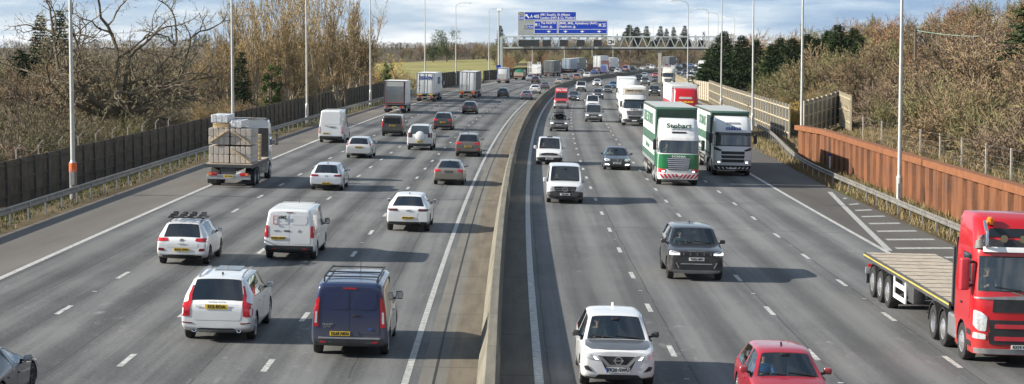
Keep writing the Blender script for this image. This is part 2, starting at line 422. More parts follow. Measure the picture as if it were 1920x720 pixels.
# ------------------------------------------------------------------ sun, sky, exposure
SUN_EL, SH_AZ = radians(25), radians(7)               # shadows fall towards +x, slightly away
sun = bpy.data.objects.new('sun', bpy.data.lights.new('sun', 'SUN')); COL.objects.link(sun)
sdir = Vector((cos(SUN_EL)*cos(SH_AZ), cos(SUN_EL)*sin(SH_AZ), -sin(SUN_EL)))
sun.rotation_euler = sdir.to_track_quat('-Z', 'Y').to_euler()
sun.data.energy = 5.0; sun.data.angle = radians(.55); sun.data.color = (1, .925, .80)
W = bpy.data.worlds.new('World'); SC.world = W; W.use_nodes = True
def make_world():
    nt = W.node_tree; n = nt.nodes; l = nt.links; bg = n['Background']
    sky = n.new('ShaderNodeTexSky'); sky.sky_type = 'NISHITA'; sky.sun_disc = False
    sky.sun_elevation = SUN_EL
    # sun stands towards -sdir; Nishita's rotation 0 is +Y, turning clockwise
    sky.sun_rotation = atan2(-sdir.x, -sdir.y)
    sky.air_density = 1.0; sky.dust_density = .6
    tc = n.new('ShaderNodeTexCoord'); sp = n.new('ShaderNodeSeparateXYZ'); l.new(tc.outputs['Generated'], sp.inputs[0])
    def mth(op, a, b=0.0, c=0.0):
        k = n.new('ShaderNodeMath'); k.operation = op
        for i, v in enumerate((a, b, c)):
            if isinstance(v, (int, float)): k.inputs[i].default_value = v
            else: l.new(v, k.inputs[i])
        return k.outputs[0]
    # cloud banks laid out by direction, flattened towards the horizon
    cb = n.new('ShaderNodeCombineXYZ'); l.new(sp.outputs[0], cb.inputs[0]); l.new(sp.outputs[1], cb.inputs[1]); l.new(mth('MULTIPLY', sp.outputs[2], 6.5), cb.inputs[2])
    def noise(scale, det, off, sx=1, sy=1):
        mp = n.new('ShaderNodeMapping'); mp.inputs['Location'].default_value = off; mp.inputs['Scale'].default_value = (sx, sy, 1)
        l.new(cb.outputs[0], mp.inputs[0])
        t = n.new('ShaderNodeTexNoise'); t.inputs['Scale'].default_value = scale; t.inputs['Detail'].default_value = det
        t.inputs['Roughness'].default_value = .55; l.new(mp.outputs[0], t.inputs['Vector']); return t.outputs['Fac']
    def ramp(f, st):
        r = n.new('ShaderNodeValToRGB'); e = r.color_ramp.elements
        while len(e) < len(st): e.new(.5)
        for i, (p, c) in enumerate(st): e[i].position = p; e[i].color = (*c, 1)
        l.new(f, r.inputs[0]); return r.outputs[0]
    def mix(f, a, b):
        k = n.new('ShaderNodeMix'); k.data_type = 'RGBA'
        for s_, v in ((k.inputs[0], f), (k.inputs[6], a), (k.inputs[7], b)):
            if isinstance(v, tuple): s_.default_value = (*v, 1)
            elif isinstance(v, float): s_.default_value = v
            else: l.new(v, s_)
        return k.outputs[2]
    cov = ramp(noise(7.5, 7, (3.1, 1.7, .4)), [(.40, (.15,.15,.15)), (.54, (1,1,1))])
    shade = ramp(noise(9.0, 7, (9.3, 4.2, 1.3)), [(.37, (3.2, 4.7, 6.8)), (.47, (6.0, 7.3, 8.6)), (.57, (10.8, 11.0, 11.0))])
    blue = mix(.75, sky.outputs[0], (4.4, 6.4, 8.9))
    hi = n.new('ShaderNodeMapRange'); l.new(sp.outputs[2], hi.inputs[0])
    for i_, v_ in ((1, .06), (2, .42), (3, .97), (4, .30)): hi.inputs[i_].default_value = v_
    lowmix = mix(hi.outputs[0], sky.outputs[0], blue)
    c = mix(mth('MULTIPLY', cov, hi.outputs[0]), lowmix, shade)
    l.new(c, bg.inputs[0]); bg.inputs[1].default_value = .052
make_world()
SC.view_settings.view_transform = 'Standard'; SC.view_settings.look = 'None'
SC.view_settings.exposure = .98; SC.view_settings.gamma = 1
SC.render.engine = 'CYCLES'
SC.cycles.max_bounces = 6; SC.cycles.transparent_max_bounces = 12; SC.cycles.use_denoising = True
SC.cycles.glossy_bounces = 3; SC.cycles.diffuse_bounces = 3
# ------------------------------------------------------------------ road surfaces
def ys(a, b, far=False):
    out = []; y = a
    while y < b: out.append(y); y += 6 if y < 420 else 20
    return out+[b]
def strip(name, o0, o1, mat, h, a=-40, b=1500, n=1, kind='structure', par=None):
    mb = MB(); mb.uv = []
    Y = ys(a, b)
    for y in Y:
        f0 = o0(y) if callable(o0) else o0; f1 = o1(y) if callable(o1) else o1
        for k in range(n+1):
            o = f0+(f1-f0)*k/n; mb.v.append(tuple(RP(y, o, h))); mb.uv.append((o, y))
    for i in range(len(Y)-1):
        for k in range(n):
            a_ = i*(n+1)+k; mb.f.append((a_, a_+1, a_+n+2, a_+n+1)); mb.mi.append(0)
    o = mb.build(name, mat, par)
    if not par: tag(o, kind=kind)
    return o
def sm(a, b, x):
    t = min(max((x-a)/(b-a), 0), 1); return t*t*(3-2*t)
strip('hard_shoulder', -20.4, -16.6, 'shoulder_asphalt', .0)
strip('road_carriageway_northbound', -16.6, -1.95, 'asphalt_left', .0, n=4)
strip('central_reserve', -1.95, -1.29, 'reserve_grey', .0)
strip('central_reserve_paving', -1.29, -.5, 'reserve_concrete', .006)
strip('slot_drain', -1.63, -1.57, 'rubber', .004)
strip('central_reserve_apron', -.02, .86, 'apron_shade', .006)
strip('road_carriageway_southbound', .86, 15.9, 'asphalt_right', .0, n=4)
def redge(y): return 19.3+1.1*sm(125, 180, y)+.4*sm(180, 300, y)
strip('refuge_strip', 15.9, redge, 'refuge_asphalt', .0)
strip('edge_line', -16.85, -16.63, 'line_paint', .004)
strip('edge_line', -2.36, -2.19, 'line_ribbed', .004)
strip('edge_line', .84, 1.06, 'line_ribbed', .010)
strip('edge_line', 15.66, 15.86, 'line_paint', .004)
def dashes(off, y0, n=150, w=.078):
    mb = MB(); mb.uv = []
    for k in range(-8, n):
        y = y0+9*k
        i = len(mb.v)
        for yy in (y, y+2):
            for o in (off-w, off+w): mb.v.append(tuple(RP(yy, o, .004))); mb.uv.append((o, yy))
        mb.f.append((i, i+1, i+3, i+2)); mb.mi.append(0)
    # raised white road studs stay in the same painted line
    for k in range(0, 60):
        y = y0+5.3+18*k
        p = RP(y, off, .004); i = len(mb.v)
        for dy in (0, .13):
            for o in (-.07, .07): mb.v.append(tuple(RP(y+dy, off+o, .012))); mb.uv.append((o, y))
        mb.f.append((i, i+1, i+3, i+2)); mb.mi.append(0)
    tag(mb.build('lane_marking', 'line_paint'), kind='structure')
for off, px, py in ((-12.98, 229, 516), (-9.39, 235, 675), (-5.81, 567, 594), (4.61, 1219, 577), (8.41, 1384, 521), (12.02, 1579, 530)):
    y = at(px, py).y-1; dashes(off, y-9*int(y/9))
# refuge-area hatching beside the near-side lane
def hatch():
    mb = MB(); mb.uv = []
    def quad(ps):
        i = len(mb.v)
        for (o, y) in ps: mb.v.append(tuple(RP(y, o, .004))); mb.uv.append((o, y))
        mb.f.append((i, i+1, i+2, i+3)); mb.mi.append(0)
    def lineo(y): return 15.95+(18.75-15.95)*(y-83)/(118-83)
    Y = [83+3.5*k for k in range(11)]
    for a, b in zip(Y, Y[1:]): quad([(lineo(a)-.14, a), (lineo(a)+.14, a), (lineo(b)+.14, b), (lineo(b)-.14, b)])
    for y in (113, 108.8, 104.7, 100.8, 96.7, 92.6, 88.5, 84.6, 80.8):
        o0 = max(lineo(y)+.35, 16.2); quad([(o0, y-.75), (19.0, y-.05), (19.0, y+.6), (o0, y-.1)])
    tag(mb.build('hatched_marking', 'line_ribbed'), kind='structure')
hatch()
# ------------------------------------------------------------------ terrain
def tz(o, y):
    p = TILT*max(-21, min(21, o))-.06
    if o < -21:
        t = sm(-21, -29, o); z = p*(1-t)+(-1.25)*t
        far = sm(300, 1000, y)*4.6
        z += far*sm(-24, -60, o)
        z += .8*sm(-300, -1500, o)
        return z
    if o > 21:
        near = 1-sm(150, 172, y)
        w = sm(22.75, 22.95, o)*near*2.0 + sm(25, 30, o)*(1-near)*1.2
        up = sm(23, 75, o)*5.5+sm(50, 130, o)*6+sm(110, 260, o)*5
        up *= 1-.35*sm(500, 1200, y)
        return p+w+up
    return p
def terrain():
    offs = [-4000,-2500,-1500,-900,-600,-400,-300,-220,-160,-120,-90,-70,-55,-45,-38,-33,-30,-28,-26,-24,-22.5,-21,-12,-2,8,15,21,22.7,22.95,24,25.5,27,30,34,40,48,58,72,90,115,150,200,280,400,600,900,1500,2500,4000]
    Y = [-150,-80,-40,-10]+list(range(10, 460, 10))+[480,520,560,620,700,800,900,1000,1150,1300,1500,1800,2200,3000,4500,7000,11000]
    mb = MB()
    r2 = random.Random(3)
    for y in Y:
        for o in offs:
            z = tz(o, y); q = RP(y, o)
            if abs(o) > 24: z += r2.uniform(-.12, .12)
            mb.v.append((q.x, q.y, z))
    n = len(offs)
    for i in range(len(Y)-1):
        for k in range(n-1):
            a = i*n+k; mb.f.append((a, a+1, a+n+1, a+n)); qq = RP(Y[i], offs[k]); mb.mi.append(1 if qq.x < -.0150*qq.y and offs[k] < -28 and 400 < Y[i] < 860 and offs[k] > -130 and (Y[i] < 620 or offs[k] < -50) else 0)
    tag(mb.build('ground', ['ground', 'field_grass'], smooth=True), kind='structure')
terrain()
def TP(y, o, h=0):
    q = RP(y, o); return Vector((q.x, q.y, tz(o, y)+h))
def ground_at(px, Y):                            # terrain point at distance Y in photo column px
    x = (px-960)/F*Y; o, yc = off_of(x, Y); return Vector((x, Y, tz(o, yc)))
# ------------------------------------------------------------------ barriers, rails, fences
def extrude_profile(mb, prof, Y, offf=0.0, closed=False, zf=None, uvs=False):
    n = len(prof); base = len(mb.v)
    if uvs and mb.uv is None: mb.uv = []
    per = [0]
    for a, b in zip(prof, prof[1:]): per.append(per[-1]+hypot(b[0]-a[0], b[1]-a[1]))
    for y in Y:
        o0 = offf(y) if callable(offf) else offf
        for i, (o, h) in enumerate(prof):
            if zf: q = RP(y, o0+o); p = (q.x, q.y, zf(y)+h)
            else: p = tuple(RP(y, o0+o, h))
            mb.v.append(p)
            if uvs: mb.uv.append((per[i]+o0, y))
    for j in range(len(Y)-1):
        for i in range(n-1 if not closed else n):
            a = base+j*n+i; b = base+j*n+(i+1)%n
            mb.f.append((a, b, b+n, a+n)); mb.mi.append(0)
    return mb
mb = MB()
jit = random.Random(5)
extrude_profile(mb, [(-.57, -.05), (-.55, .12), (-.33, .84), (-.31, .87), (-.09, .87), (-.07, .84), (-.02, .1), (0, -.05)], ys(-40, 1500), uvs=True)
tag(mb.build('concrete_barrier', 'barrier_concrete', smooth=False), 'long grey concrete barrier dividing the two carriageways', 'barrier')
# pole of the CCTV camera, lamp posts
WPROF = [(0,.0),(.035,.03),(.035,.09),(0,.125),(0,.185),(.035,.22),(.035,.28),(0,.31),(-.02,.31),(.012,.27),(.012,.23),(-.02,.2),(-.02,.11),(.012,.08),(.012,.04),(-.02,0)]
def guard_rail(label, offf, a, b, side, step=3.2):
    r = empty('guard_rail', label, 'guard rail', loc=RP(a, offf(a)))
    off0 = r.location.copy()
    m1 = MB(); prof = [(x*side, z+.46) for x, z in WPROF]
    Y = [a+2*k for k in range(int((b-a)/2)+1)]
    extrude_profile(m1, prof, Y, offf, closed=True)
    m1.v = [tuple(Vector(v)-off0) for v in m1.v]
    m1.build('rail', 'galvanised', r)
    k = 0; y = a+1
    while y < b and k < 98:
        p = RP(y, offf(y))-off0; mp = MB()
        mp.box(-.06*side-.03, -.06*side+.03, -.06, .06, -.35, .70); mp.box(-.04, .04, -.08, .08, .5, .72)
        o = mp.build('post', 'steel', r, loc=p); o.rotation_euler.z = -atan(road_m(y))
        y += step; k += 1
guard_rail('long galvanised crash rail on short posts along the grassy left verge', lambda y: -21.2, 46, 350, 1)
guard_rail('galvanised crash rail curving past the rusty steel wall on the right verge', lambda y: 19.9+3.7*sm(128, 205, y)-.6*sm(215, 300, y), 44, 320, -1)
def board_fence(label, pts, h, post_step, pm, bm_, name='timber_fence', rails=3, face=1, postw=.16, rail_mat=None):
    """pts: list of (Vector base). Boards in one mesh, posts each their own."""
    r = empty(name, label, 'fence', loc=pts[0]); o0 = pts[0]
    m1 = MB(); posts = []
    seg = 0.0
    rr = random.Random(hash(len(pts)) % 97)
    for a, b in zip(pts, pts[1:]):
        d = b-a; L = hypot(d.x, d.y); nrm = Vector((d.y, -d.x, 0)).normalized()*face
        n = max(1, round(L/post_step))
        for k in range(n):
            p = a.lerp(b, k/n); q = a.lerp(b, (k+1)/n)
            hj = h+rr.uniform(-.03, .03)
            vs = [p-o0-Vector((0,0,.3)), q-o0-Vector((0,0,.3)), q-o0+Vector((0,0,hj)), p-o0+Vector((0,0,hj))]
            back = [v-nrm*.05 for v in vs]
            m1.add(vs+back, [(0,1,2,3),(7,6,5,4),(3,2,6,7),(0,4,5,1),(1,5,6,2),(0,3,7,4)])
            for i in range(rails):
                z = h*(.12+.76*i/max(1, rails-1))
                m1.beam(p-o0+nrm*.04+Vector((0,0,z)), q-o0+nrm*.04+Vector((0,0,z)), .07, .10, 1)
            posts.append((p+nrm*(.05), atan2(d.y, d.x)))
    posts.append((pts[-1]+nrm*.05, atan2(d.y, d.x)))
    m1.build('boarding', [bm_, rail_mat or bm_], r)
    for i, (p, az) in enumerate(posts[:99]):
        mp = MB(); mp.box(-postw/2, postw/2, -postw/2, postw/2, -.4, h+.05)
        o = mp.build('post', pm, r, loc=p-o0); o.rotation_euler.z = az
    return r
def ltop(y): return 1.42+.45*sm(150, 360, y)
pts = [Vector((*RP(y, -29.6).xy, ltop(y)-2.35)) for y in range(70, 372, 10)]
board_fence('long dark timber noise fence below the bare trees on the left', pts, 2.35, 4.0, 'fence_post_dark', 'fence_dark_wood')
pts = [Vector((*RP(y, -23.2).xy, TILT*-21-.1)) for y in range(372, 452, 10)]
board_fence('dark timber fence section standing between the lettered trailer and the grey trailer', pts, 2.6, 3.2, 'fence_post_dark', 'fence_dark_wood')
pts = [Vector((*RP(y, -22.6).xy, TILT*-21-.1)) for y in range(460, 700, 12)]
board_fence('far dark fence beside the green field, behind the white luton van', pts, 2.2, 4.0, 'fence_post_dark', 'fence_dark_wood')
# right-hand post-and-board fences
pts = [Vector((*RP(y, o).xy, z)) for y, o, z in ((188, 24.9, -.35), (205, 25.0, -.3), (225, 25.1, -.25), (245, 25.1, -.2), (265, 25.1, -.15), (285, 25.2, -.1), (306, 25.2, 0))]
board_fence('tan posted grey noise fence running beside the far right lane', pts, 3.05, 3.0, 'fence_tan_post', 'fence_grey_panel', rails=3, face=-1, postw=.15, rail_mat='fence_tan_post')
pts = [Vector((*atY(px, py, y).xy, atY(px, py, y).z-2.7)) for px, py, y in ((1506, 190, 180), (1540, 181, 184), (1574, 171, 188), (1597, 180, 176))]
board_fence('tan posted fence climbing the bank behind the corner of the rusty wall', pts, 2.7, 1.3, 'fence_tan_post', 'fence_pale_panel', rails=3, face=1, postw=.16, rail_mat='fence_tan_post')
pts = [Vector((*RP(y, o).xy, z)) for y, o, z in ((308, 25.6, .0), (330, 24.5, .0), (360, 23.4, .0), (400, 22.6, .0), (430, 22.4, 0))]
board_fence('pale far fence of close posts below the big dark conifer', pts, 2.6, 3.0, 'fence_tan_post', 'concrete_post', rails=2, face=-1, postw=.25)
# rusty sheet-pile wall: real corrugations under a capping beam
def pile_wall():
    path = [(40, 22.4), (60, 22.4), (80, 22.4), (100, 22.4), (120, 22.4), (135, 22.45), (147, 22.5), (156, 21.6)]
    P = [RP(y, o) for y, o in path]
    r = empty('sheet_pile_wall', 'rust coloured corrugated steel retaining wall with a flat capping beam', 'wall', loc=(P[0].x, P[0].y, -.6)); o0 = r.location.copy()
    prof = []; mb = MB(); ztop = 2.02
    line = []
    pat = [(0, 0), (1.25, 0), (1.5, .42), (2.1, .42)]
    for a, b in zip(P, P[1:]):
        d = Vector((b.x-a.x, b.y-a.y, 0)); L = d.length; d.normalize(); nr = Vector((d.y, -d.x, 0))
        s = 0
        while s < L-.2:
            for ds, dd in pat:
                if s+ds < L: line.append(Vector((a.x, a.y, 0))+d*(s+ds)+nr*dd)
            s += 2.35
    for p in line: mb.v += [(p.x-o0.x, p.y-o0.y, -.5), (p.x-o0.x, p.y-o0.y, ztop-.2-o0.z)]
    for i in range(len(line)-1): mb.f.append((2*i, 2*i+2, 2*i+3, 2*i+1)); mb.mi.append(0)
    mb.build('sheet_piles', 'rusted_steel', r)
    mc = MB()
    for a, b in zip(P, P[1:]):
        d = (b-a).normalized(); nr = Vector((d.y, -d.x, 0))
        mc.beam(Vector((a.x, a.y, ztop-.17))+nr*.13-o0, Vector((b.x, b.y, ztop-.17))+nr*.13-o0, .55, .36)
    mc.build('capping_beam', 'red_rust', r)
pile_wall()
def wire_fence(label, poss, h, crank=0):
    r = empty('wire_fence', label, 'wire fence', loc=poss[0])
    for p in poss:
        mp = MB(); mp.box(-.045, .045, -.045, .045, -.3, h)
        if crank: mp.beam((0, 0, h), (crank, 0, h+.35), .06, .06)
        mp.build('post', 'concrete_post', r, loc=p-poss[0])
    mw = MB()
    for z in (.25, .6, .95, h-.08):
        for a, b in zip(poss, poss[1:]): mw.beam(a-poss[0]+Vector((0,0,z)), b-poss[0]+Vector((0,0,z)), .006, .006)
    mw.build('wire', 'steel', r)
wire_fence('line of slim concrete posts strung with wire above the rusty wall', [TP(y, 25.2) for y in (72, 76, 80.5, 85, 90, 95, 100.5, 106, 112, 118, 124, 131, 138, 146)], 1.55)
wire_fence('crank topped concrete posts strung with wire behind the dark timber fence', [Vector((*RP(y, -33.5).xy, -.75)) for y in range(92, 190, 6)], 1.95, .3)
# ------------------------------------------------------------------ lamp posts
def lamp_proto(arm):
    r = empty('lamp_post', 'x', 'lamp post')
    mb = MB(); mb.tube([(0,0,-.6),(0,0,1.6)], .17, 12); mb.tube([(0,0,1.6),(0,0,1.75)], [.17,.12], 12); mb.tube([(0,0,1.75),(0,0,8.5),(0,0,15.9)], [.12,.095,.06], 12)
    mb.build('column', 'lamp_post_steel', r, smooth=True)
    ma = MB(); ma.tube([(0,0,15.6),(.1*arm,0,16.0),(.45*arm,0,16.35),(1.1*arm,0,16.5),(2.5*arm,0,16.55)], [.06,.055,.045,.04,.035], 8)
    ma.build('arm', 'lamp_post_steel', r, smooth=True)
    mh = MB(); mh.prism([(2.4*arm,16.5),(2.55*arm,16.66),(3.15*arm,16.66),(3.3*arm,16.56),(3.2*arm,16.46),(2.5*arm,16.44)], 'y', -.16, .16)
    mh.build('lamp_head', 'white_panel', r, bevel=.04)
    md = MB(); md.box(-.1,.1,-.185,-.165,.5,1.3); md.build('access_door', 'steel', r)
    return r
def solveY(px, off, lo=40, hi=1100):
    best = None
    for i in range(int((hi-lo)*2)):
        y = lo+i*.5; q = RP(y, off); e = abs(960+F*q.x/(q.y*CP+(HC-q.z)*SP)-px)
        if best is None or e < best[0]: best = (e, y)
        if px < 1000 and e > best[0]+60 and best[0] < 3: break
    return best[1]
LL = lamp_proto(1); LR = lamp_proto(-1)
WH = ['beside the near left verge with an orange sleeve at its foot', 'rising behind the brick lorry on the left verge', 'on the left verge beside the white high roof van',
 'on the left verge just left of the mirrored box lorry', 'behind the trailer lettered DIXON', 'between the two large trailers on the left side', 'left of the white luton van on the far left verge',
 'beside the car transporter beyond the gantry', 'above the dark curtain trailer beyond the gantry', 'far beyond the gantry, just right of the big blue sign', 'beyond the gantry with its head above the white trailer', 'beyond the gantry near the pair of far white cars',
 'far beyond the gantry, left of the central far pier', 'faint in the distance right of the far pier']
first = True
for i, (px, off) in enumerate(((136,-22.4),(437,-22.6),(576,-22.6),(695,-22.6),(797,-22.6),(855,-22.6),(917,-22.6))):
    o = LL if i == 0 else copy_tree(LL)
    y = solveY(px, off); o.location = RP(y, off); o.rotation_euler.z = -atan(road_m(y))
    o['label'] = 'tall grey lamp post '+WH[i]; o['group'] = 'lamp posts along the left verge'
    if i == 0:
        ms = MB(); ms.tube([(0,0,-.4),(0,0,1.15)], .185, 14); ms.build('foot_wrap', 'galvanised', o, smooth=True)
        ms = MB(); ms.tube([(0,0,1.15),(0,0,1.62)], .195, 14); ms.build('orange_sleeve', 'sleeve_orange', o, smooth=True)
        LL0 = [c for c in kids(o) if c.name.startswith(('foot', 'orange'))]
        copies_src = o
        for c in LL0: c.parent = None     # reattached after the copies are made
for i, (px, Y) in enumerate(((998,600),(1058,668),(1110,735),(1149,790),(1181,850),(1224,930),(1260,1010))):
    o = copy_tree(LL); o.location = ground_at(px, Y); o.rotation_euler.z = -.2
    o['label'] = 'tall grey lamp post '+WH[i+7]; o['group'] = 'lamp posts along the left verge'
for c in LL0: c.parent = LL
WR = ['in front of the rusty wall at the near right', 'at the far corner of the rusty wall', 'right of the white lorry with dark windscreen', 'in front of the tan fence behind the two green trailers', 'passing in front of the gantry beside the red double deck lorry',
      'behind the right end of the gantry, lower headed', 'just right of the gantry end with a left pointing arm', 'above the dark conifer, small in the distance']
for i, (px, Y) in enumerate(((1688,108),(1503,155),(1411,208),(1352,268),(1289,345),(1327,450),(1345,500),(1376,565))):
    o = LR if i == 0 else copy_tree(LR)
    q = ground_at(px, Y); o.location = q; o.rotation_euler.z = -atan(road_m(Y))
    if i >= 5: o.location.z = 0
    o['label'] = 'tall grey lamp post '+WR[i]; o['group'] = 'lamp posts along the right verge'
def cctv():
    p = ground_at(935, 440)
    r = empty('camera_mast', 'slim mast carrying a white traffic camera beside the gantry leg', 'camera mast', loc=p)
    mb = MB(); mb.tube([(0,0,-.5),(0,0,15.4)], [.2,.13], 12); mb.build('mast', 'lamp_post_steel', r, smooth=True)
    mb = MB(); mb.box(-.3,.3,-.2,.2,15.4,15.75); mb.beam((0,0,15.75),(.75,-.3,15.95),.3,.3); mb.tube([(0,0,15.75),(0,0,16.15)], .22, 10); mb.build('camera_head', 'white_panel', r, bevel=.03)
    mb = MB(); mb.box(-.5,.5,-.26,-.2,3.0,3.8); mb.build('blue_plate', 'sign_blue', r)
cctv()
# ------------------------------------------------------------------ sign gantry
def gantry():
    Yg = 480; m = road_m(Yg); rz = -atan(m)
    c = RP(Yg, 0); g = empty('sign_gantry', 'long grey lattice gantry carrying blue motorway direction signs across the road', 'gantry', loc=(c.x, c.y, 0), rz=rz)
    ct, st = cos(rz), sin(rz)
    def S(px, py, back=0.0):                         # photo pixel -> (x, z) on the sign face
        d = ray(px, py)
        # plane through c with normal (-st, ct)
        t = (c.x*(-st)+c.y*ct-back)/(d.x*(-st)+d.y*ct)
        x, y = d.x*t-c.x, d.y*t-c.y
        return x*ct+y*st, HC+d.z*t
    x0 = S(939, 80)[0]; x1 = S(1352, 80)[0]; xm = S(1237, 80)[0]
    zt = S(1150, 69)[1]; zb = S(1150, 89.5)[1]
    ch = MB()
    for yy in (.35, 1.65):
        ch.box(x0, x1, yy-.13, yy+.13, zt-.14, zt+.14); ch.box(x0, x1, yy-.14, yy+.14, zb-.16, zb+.16)
    ch.build('chord', 'gantry_steel', g)
    n = 24; dg = MB()
    w = (x1-x0)/n
    for k in range(n):
        a = x0+k*w
        for yy in (.35, 1.65):
            dg.beam((a, yy, zb), (a+w/2, yy, zt), .16, .16); dg.beam((a+w/2, yy, zt), (a+w, yy, zb), .16, .16)
        dg.beam((a, .35, zb), (a, 1.65, zb), .1, .1); dg.beam((a+w/2, .35, zt), (a+w/2, 1.65, zt), .1, .1)
    dg.build('lattice', 'gantry_steel', g)
    wk = MB(); wk.box(x0+2, x1-.3, .5, 1.5, zb-.42, zb-.28); wk.box(x0+2, x1-.3, .2, .3, zb-.5, zb-.22); wk.build('walkway', 'matrix_black', g)
    for x in (x0, xm, x1):
        for yy in ((.35, 1.65) if x != xm else (1.0,)):
            lg = MB(); zz = zt if x != xm else zb-.3
            lg.box(x-.25, x+.25, yy-.2, yy+.2, -1, zz) if x != xm else lg.box(x-.4, x+.4, yy-.4, yy+.4, -1, zz)
            lg.build('leg', 'gantry_steel' if x != xm else 'concrete_post', g)
    def panel(px0, py0, px1, py1, mat, name, yb, th=.06, border=None, par=None):
        a, zt_ = S(px0, py0); b, zb_ = S(px1, py1)
        mb = MB(); mb.box(a, b, yb-th, yb, zb_, zt_)
        if border:
            w_ = border
            for bx in ((a-w_, b+w_, zt_, zt_+w_), (a-w_, b+w_, zb_-w_, zb_), (a-w_, a, zb_, zt_), (b, b+w_, zb_, zt_)):
                mb.box(bx[0], bx[1], yb-th-.012, yb, bx[2], bx[3], 1)
        return mb.build(name, [mat, 'letter_white'], g)
    def T(s, px, py, h, par, w=None, mat='letter_white', bold=.012):
        x, z = S(px, py); o = text(s, h/.72*.128, mat, (x, -.075, z), 'rear', par, bold=bold*1.6*h/6)
        if w:
            mw = max(v.co.x for v in o.data.vertices)-min(v.co.x for v in o.data.vertices); o.scale.x = w*.128/mw
        return o
    panel(971.5, 22, 1003, 66.5, 'sign_grey', 'backing_panel', .06, .05)
    panel(1001, 38, 1139.3, 66.5, 'sign_grey', 'backing_panel', .06, .05)
    s1 = panel(983.6, 22.7, 1080, 36.8, 'sign_blue', 'direction_sign', 0, .06, .1)
    s2 = panel(1002.3, 40, 1044.4, 62.7, 'sign_blue', 'direction_sign', 0, .06, .1)
    s3 = panel(1047.4, 40, 1138, 62.7, 'sign_blue', 'direction_sign', 0, .06, .1)
    j = panel(972.2, 23, 981.6, 29, 'matrix_black', 'junction_plate', 0, .06, .04); T('21A', 976.9, 26, 4.2, j, 7)
    j = panel(972.2, 30.3, 981.6, 36.8, 'sign_blue', 'distance_plate', 0, .06, .04); T('1m', 976.9, 33.6, 4.2, j, 7)
    j = panel(981, 46.7, 986, 53.5, 'matrix_black', 'junction_plate', 0, .06, .04); T('21', 983.5, 50.1, 4, j, 4)
    j = panel(987.7, 46.4, 1000, 53.5, 'sign_blue', 'distance_plate', 0, .06, .04); T('1¾m', 993.8, 50, 4, j, 10)
    T('A 405', 1002.8, 31, 6.2, s1, 17); T('(M1 South), St Albans', 1041, 27.6, 4.3, s1, 55); T('London (NW & C), Watford', 1046, 33.4, 4.3, s1, 65)
    T('M 1', 1007.6, 46.6, 6.4, s2, 8.4); T('The NORTH', 1028.4, 43.2, 4.2, s2, 28.5); T('Luton', 1021, 49.8, 4.2, s2, 13.5)
    T('(M40, M4), Aylesbury (A41)', 1084, 43.6, 4.4, s3, 72); T('Heathrow', 1060.4, 49.8, 4.4, s3, 23); T('M 25', 1129.2, 47.4, 6.6, s3, 13)
    def shape(polys, par, name):
        mb = MB()
        for poly in polys:
            mb.prism([S(*p) for p in poly], 'y', -.085, -.062)
        mb.build(name, 'letter_white', par)
    def plane(cx, cy):
        P = lambda l: [(cx+x, cy+y) for x, y in l]
        return [P([(-.35,-3),(.35,-3),(.45,2.6),(-.45,2.6)]), P([(-.4,-.9),(-3.2,1.0),(-3.2,1.6),(-.4,.8)]), P([(.4,-.9),(3.2,1.0),(3.2,1.6),(.4,.8)]), P([(-1.3,2.9),(-1.3,2.5),(0,1.6),(1.3,2.5),(1.3,2.9)])]
    def down(cx): return [[(cx-.9,57),(cx+.9,57),(cx+.9,58.4),(cx-.9,58.4)], [(cx-4.4,58.4),(cx+4.4,58.4),(cx,61.2)]]
    shape(plane(1033, 50.2)+down(1029)+[[(1003.5,54.6),(1043.5,54.6),(1043.5,55.3),(1003.5,55.3)]], s2, 'symbols')
    shape(plane(1076.7, 50.2)+down(1060.3)+down(1091.7)+down(1123.4)+[[(1048.6,54.6),(1136.5,54.6),(1136.5,55.3),(1048.6,55.3)]], s3, 'symbols')
    shape([[(985,26.6),(990,26.6),(988.4,28.2),(993,33),(991.4,34.6),(986.8,29.8),(985,31.4)]], s1, 'symbols')
    br = MB()
    for px in (980, 996, 1011, 1027, 1044, 1058, 1074, 1090, 1106, 1123, 1134):
        x, _z = S(px, 66); br.box(x-.06, x+.06, .12, .4, zt-.2, S(px, 40)[1])
    br.box(S(972, 66)[0], S(1138, 66)[0], .15, .9, zt+.02, zt+.12); br.build('sign_bracket', 'gantry_steel', g)
    for a, b in ((972.5, 1010.8), (1017.8, 1033), (1049.7, 1064.7), (1081.7, 1096.2), (1113.3, 1128)):
        pn = panel(a, 74.7, b, 87, 'matrix_black', 'message_panel', -.05, .35)
    for a, b in ((1186, 1200), (1222, 1232), (1253, 1264), (1287, 1296), (1309, 1318)):
        x, z = S(a, 75.5); x2, z2 = S(b, 87); mb = MB(); mb.box(x, x2, 1.85, 2.2, z2, z); mb.build('message_panel', 'matrix_black', g)
    cs = panel(1139.4, 73.2, 1152.4, 84.2, 'white_panel', 'camera_sign', 0, .06)
    shape2 = MB()
    shape2.prism([S(*p) for p in ((1140.6,75),(1147.5,75),(1147.5,82.5),(1140.6,82.5))], 'y', -.08, -.061); shape2.prism([S(*p) for p in ((1148.4,77),(1150.8,75.2),(1150.8,82),(1148.4,80.2))], 'y', -.08, -.061)
    shape2.build('symbols', 'letter_black', cs)
    mb = MB(); x, z = S(1143.5, 78.6); mb.lathe([(.12, -.095), (.28, -.095), (.28, -.081), (.12, -.081)], (x, 0, z), 'y', 16); mb.build('symbols', 'letter_white', cs)
gantry()
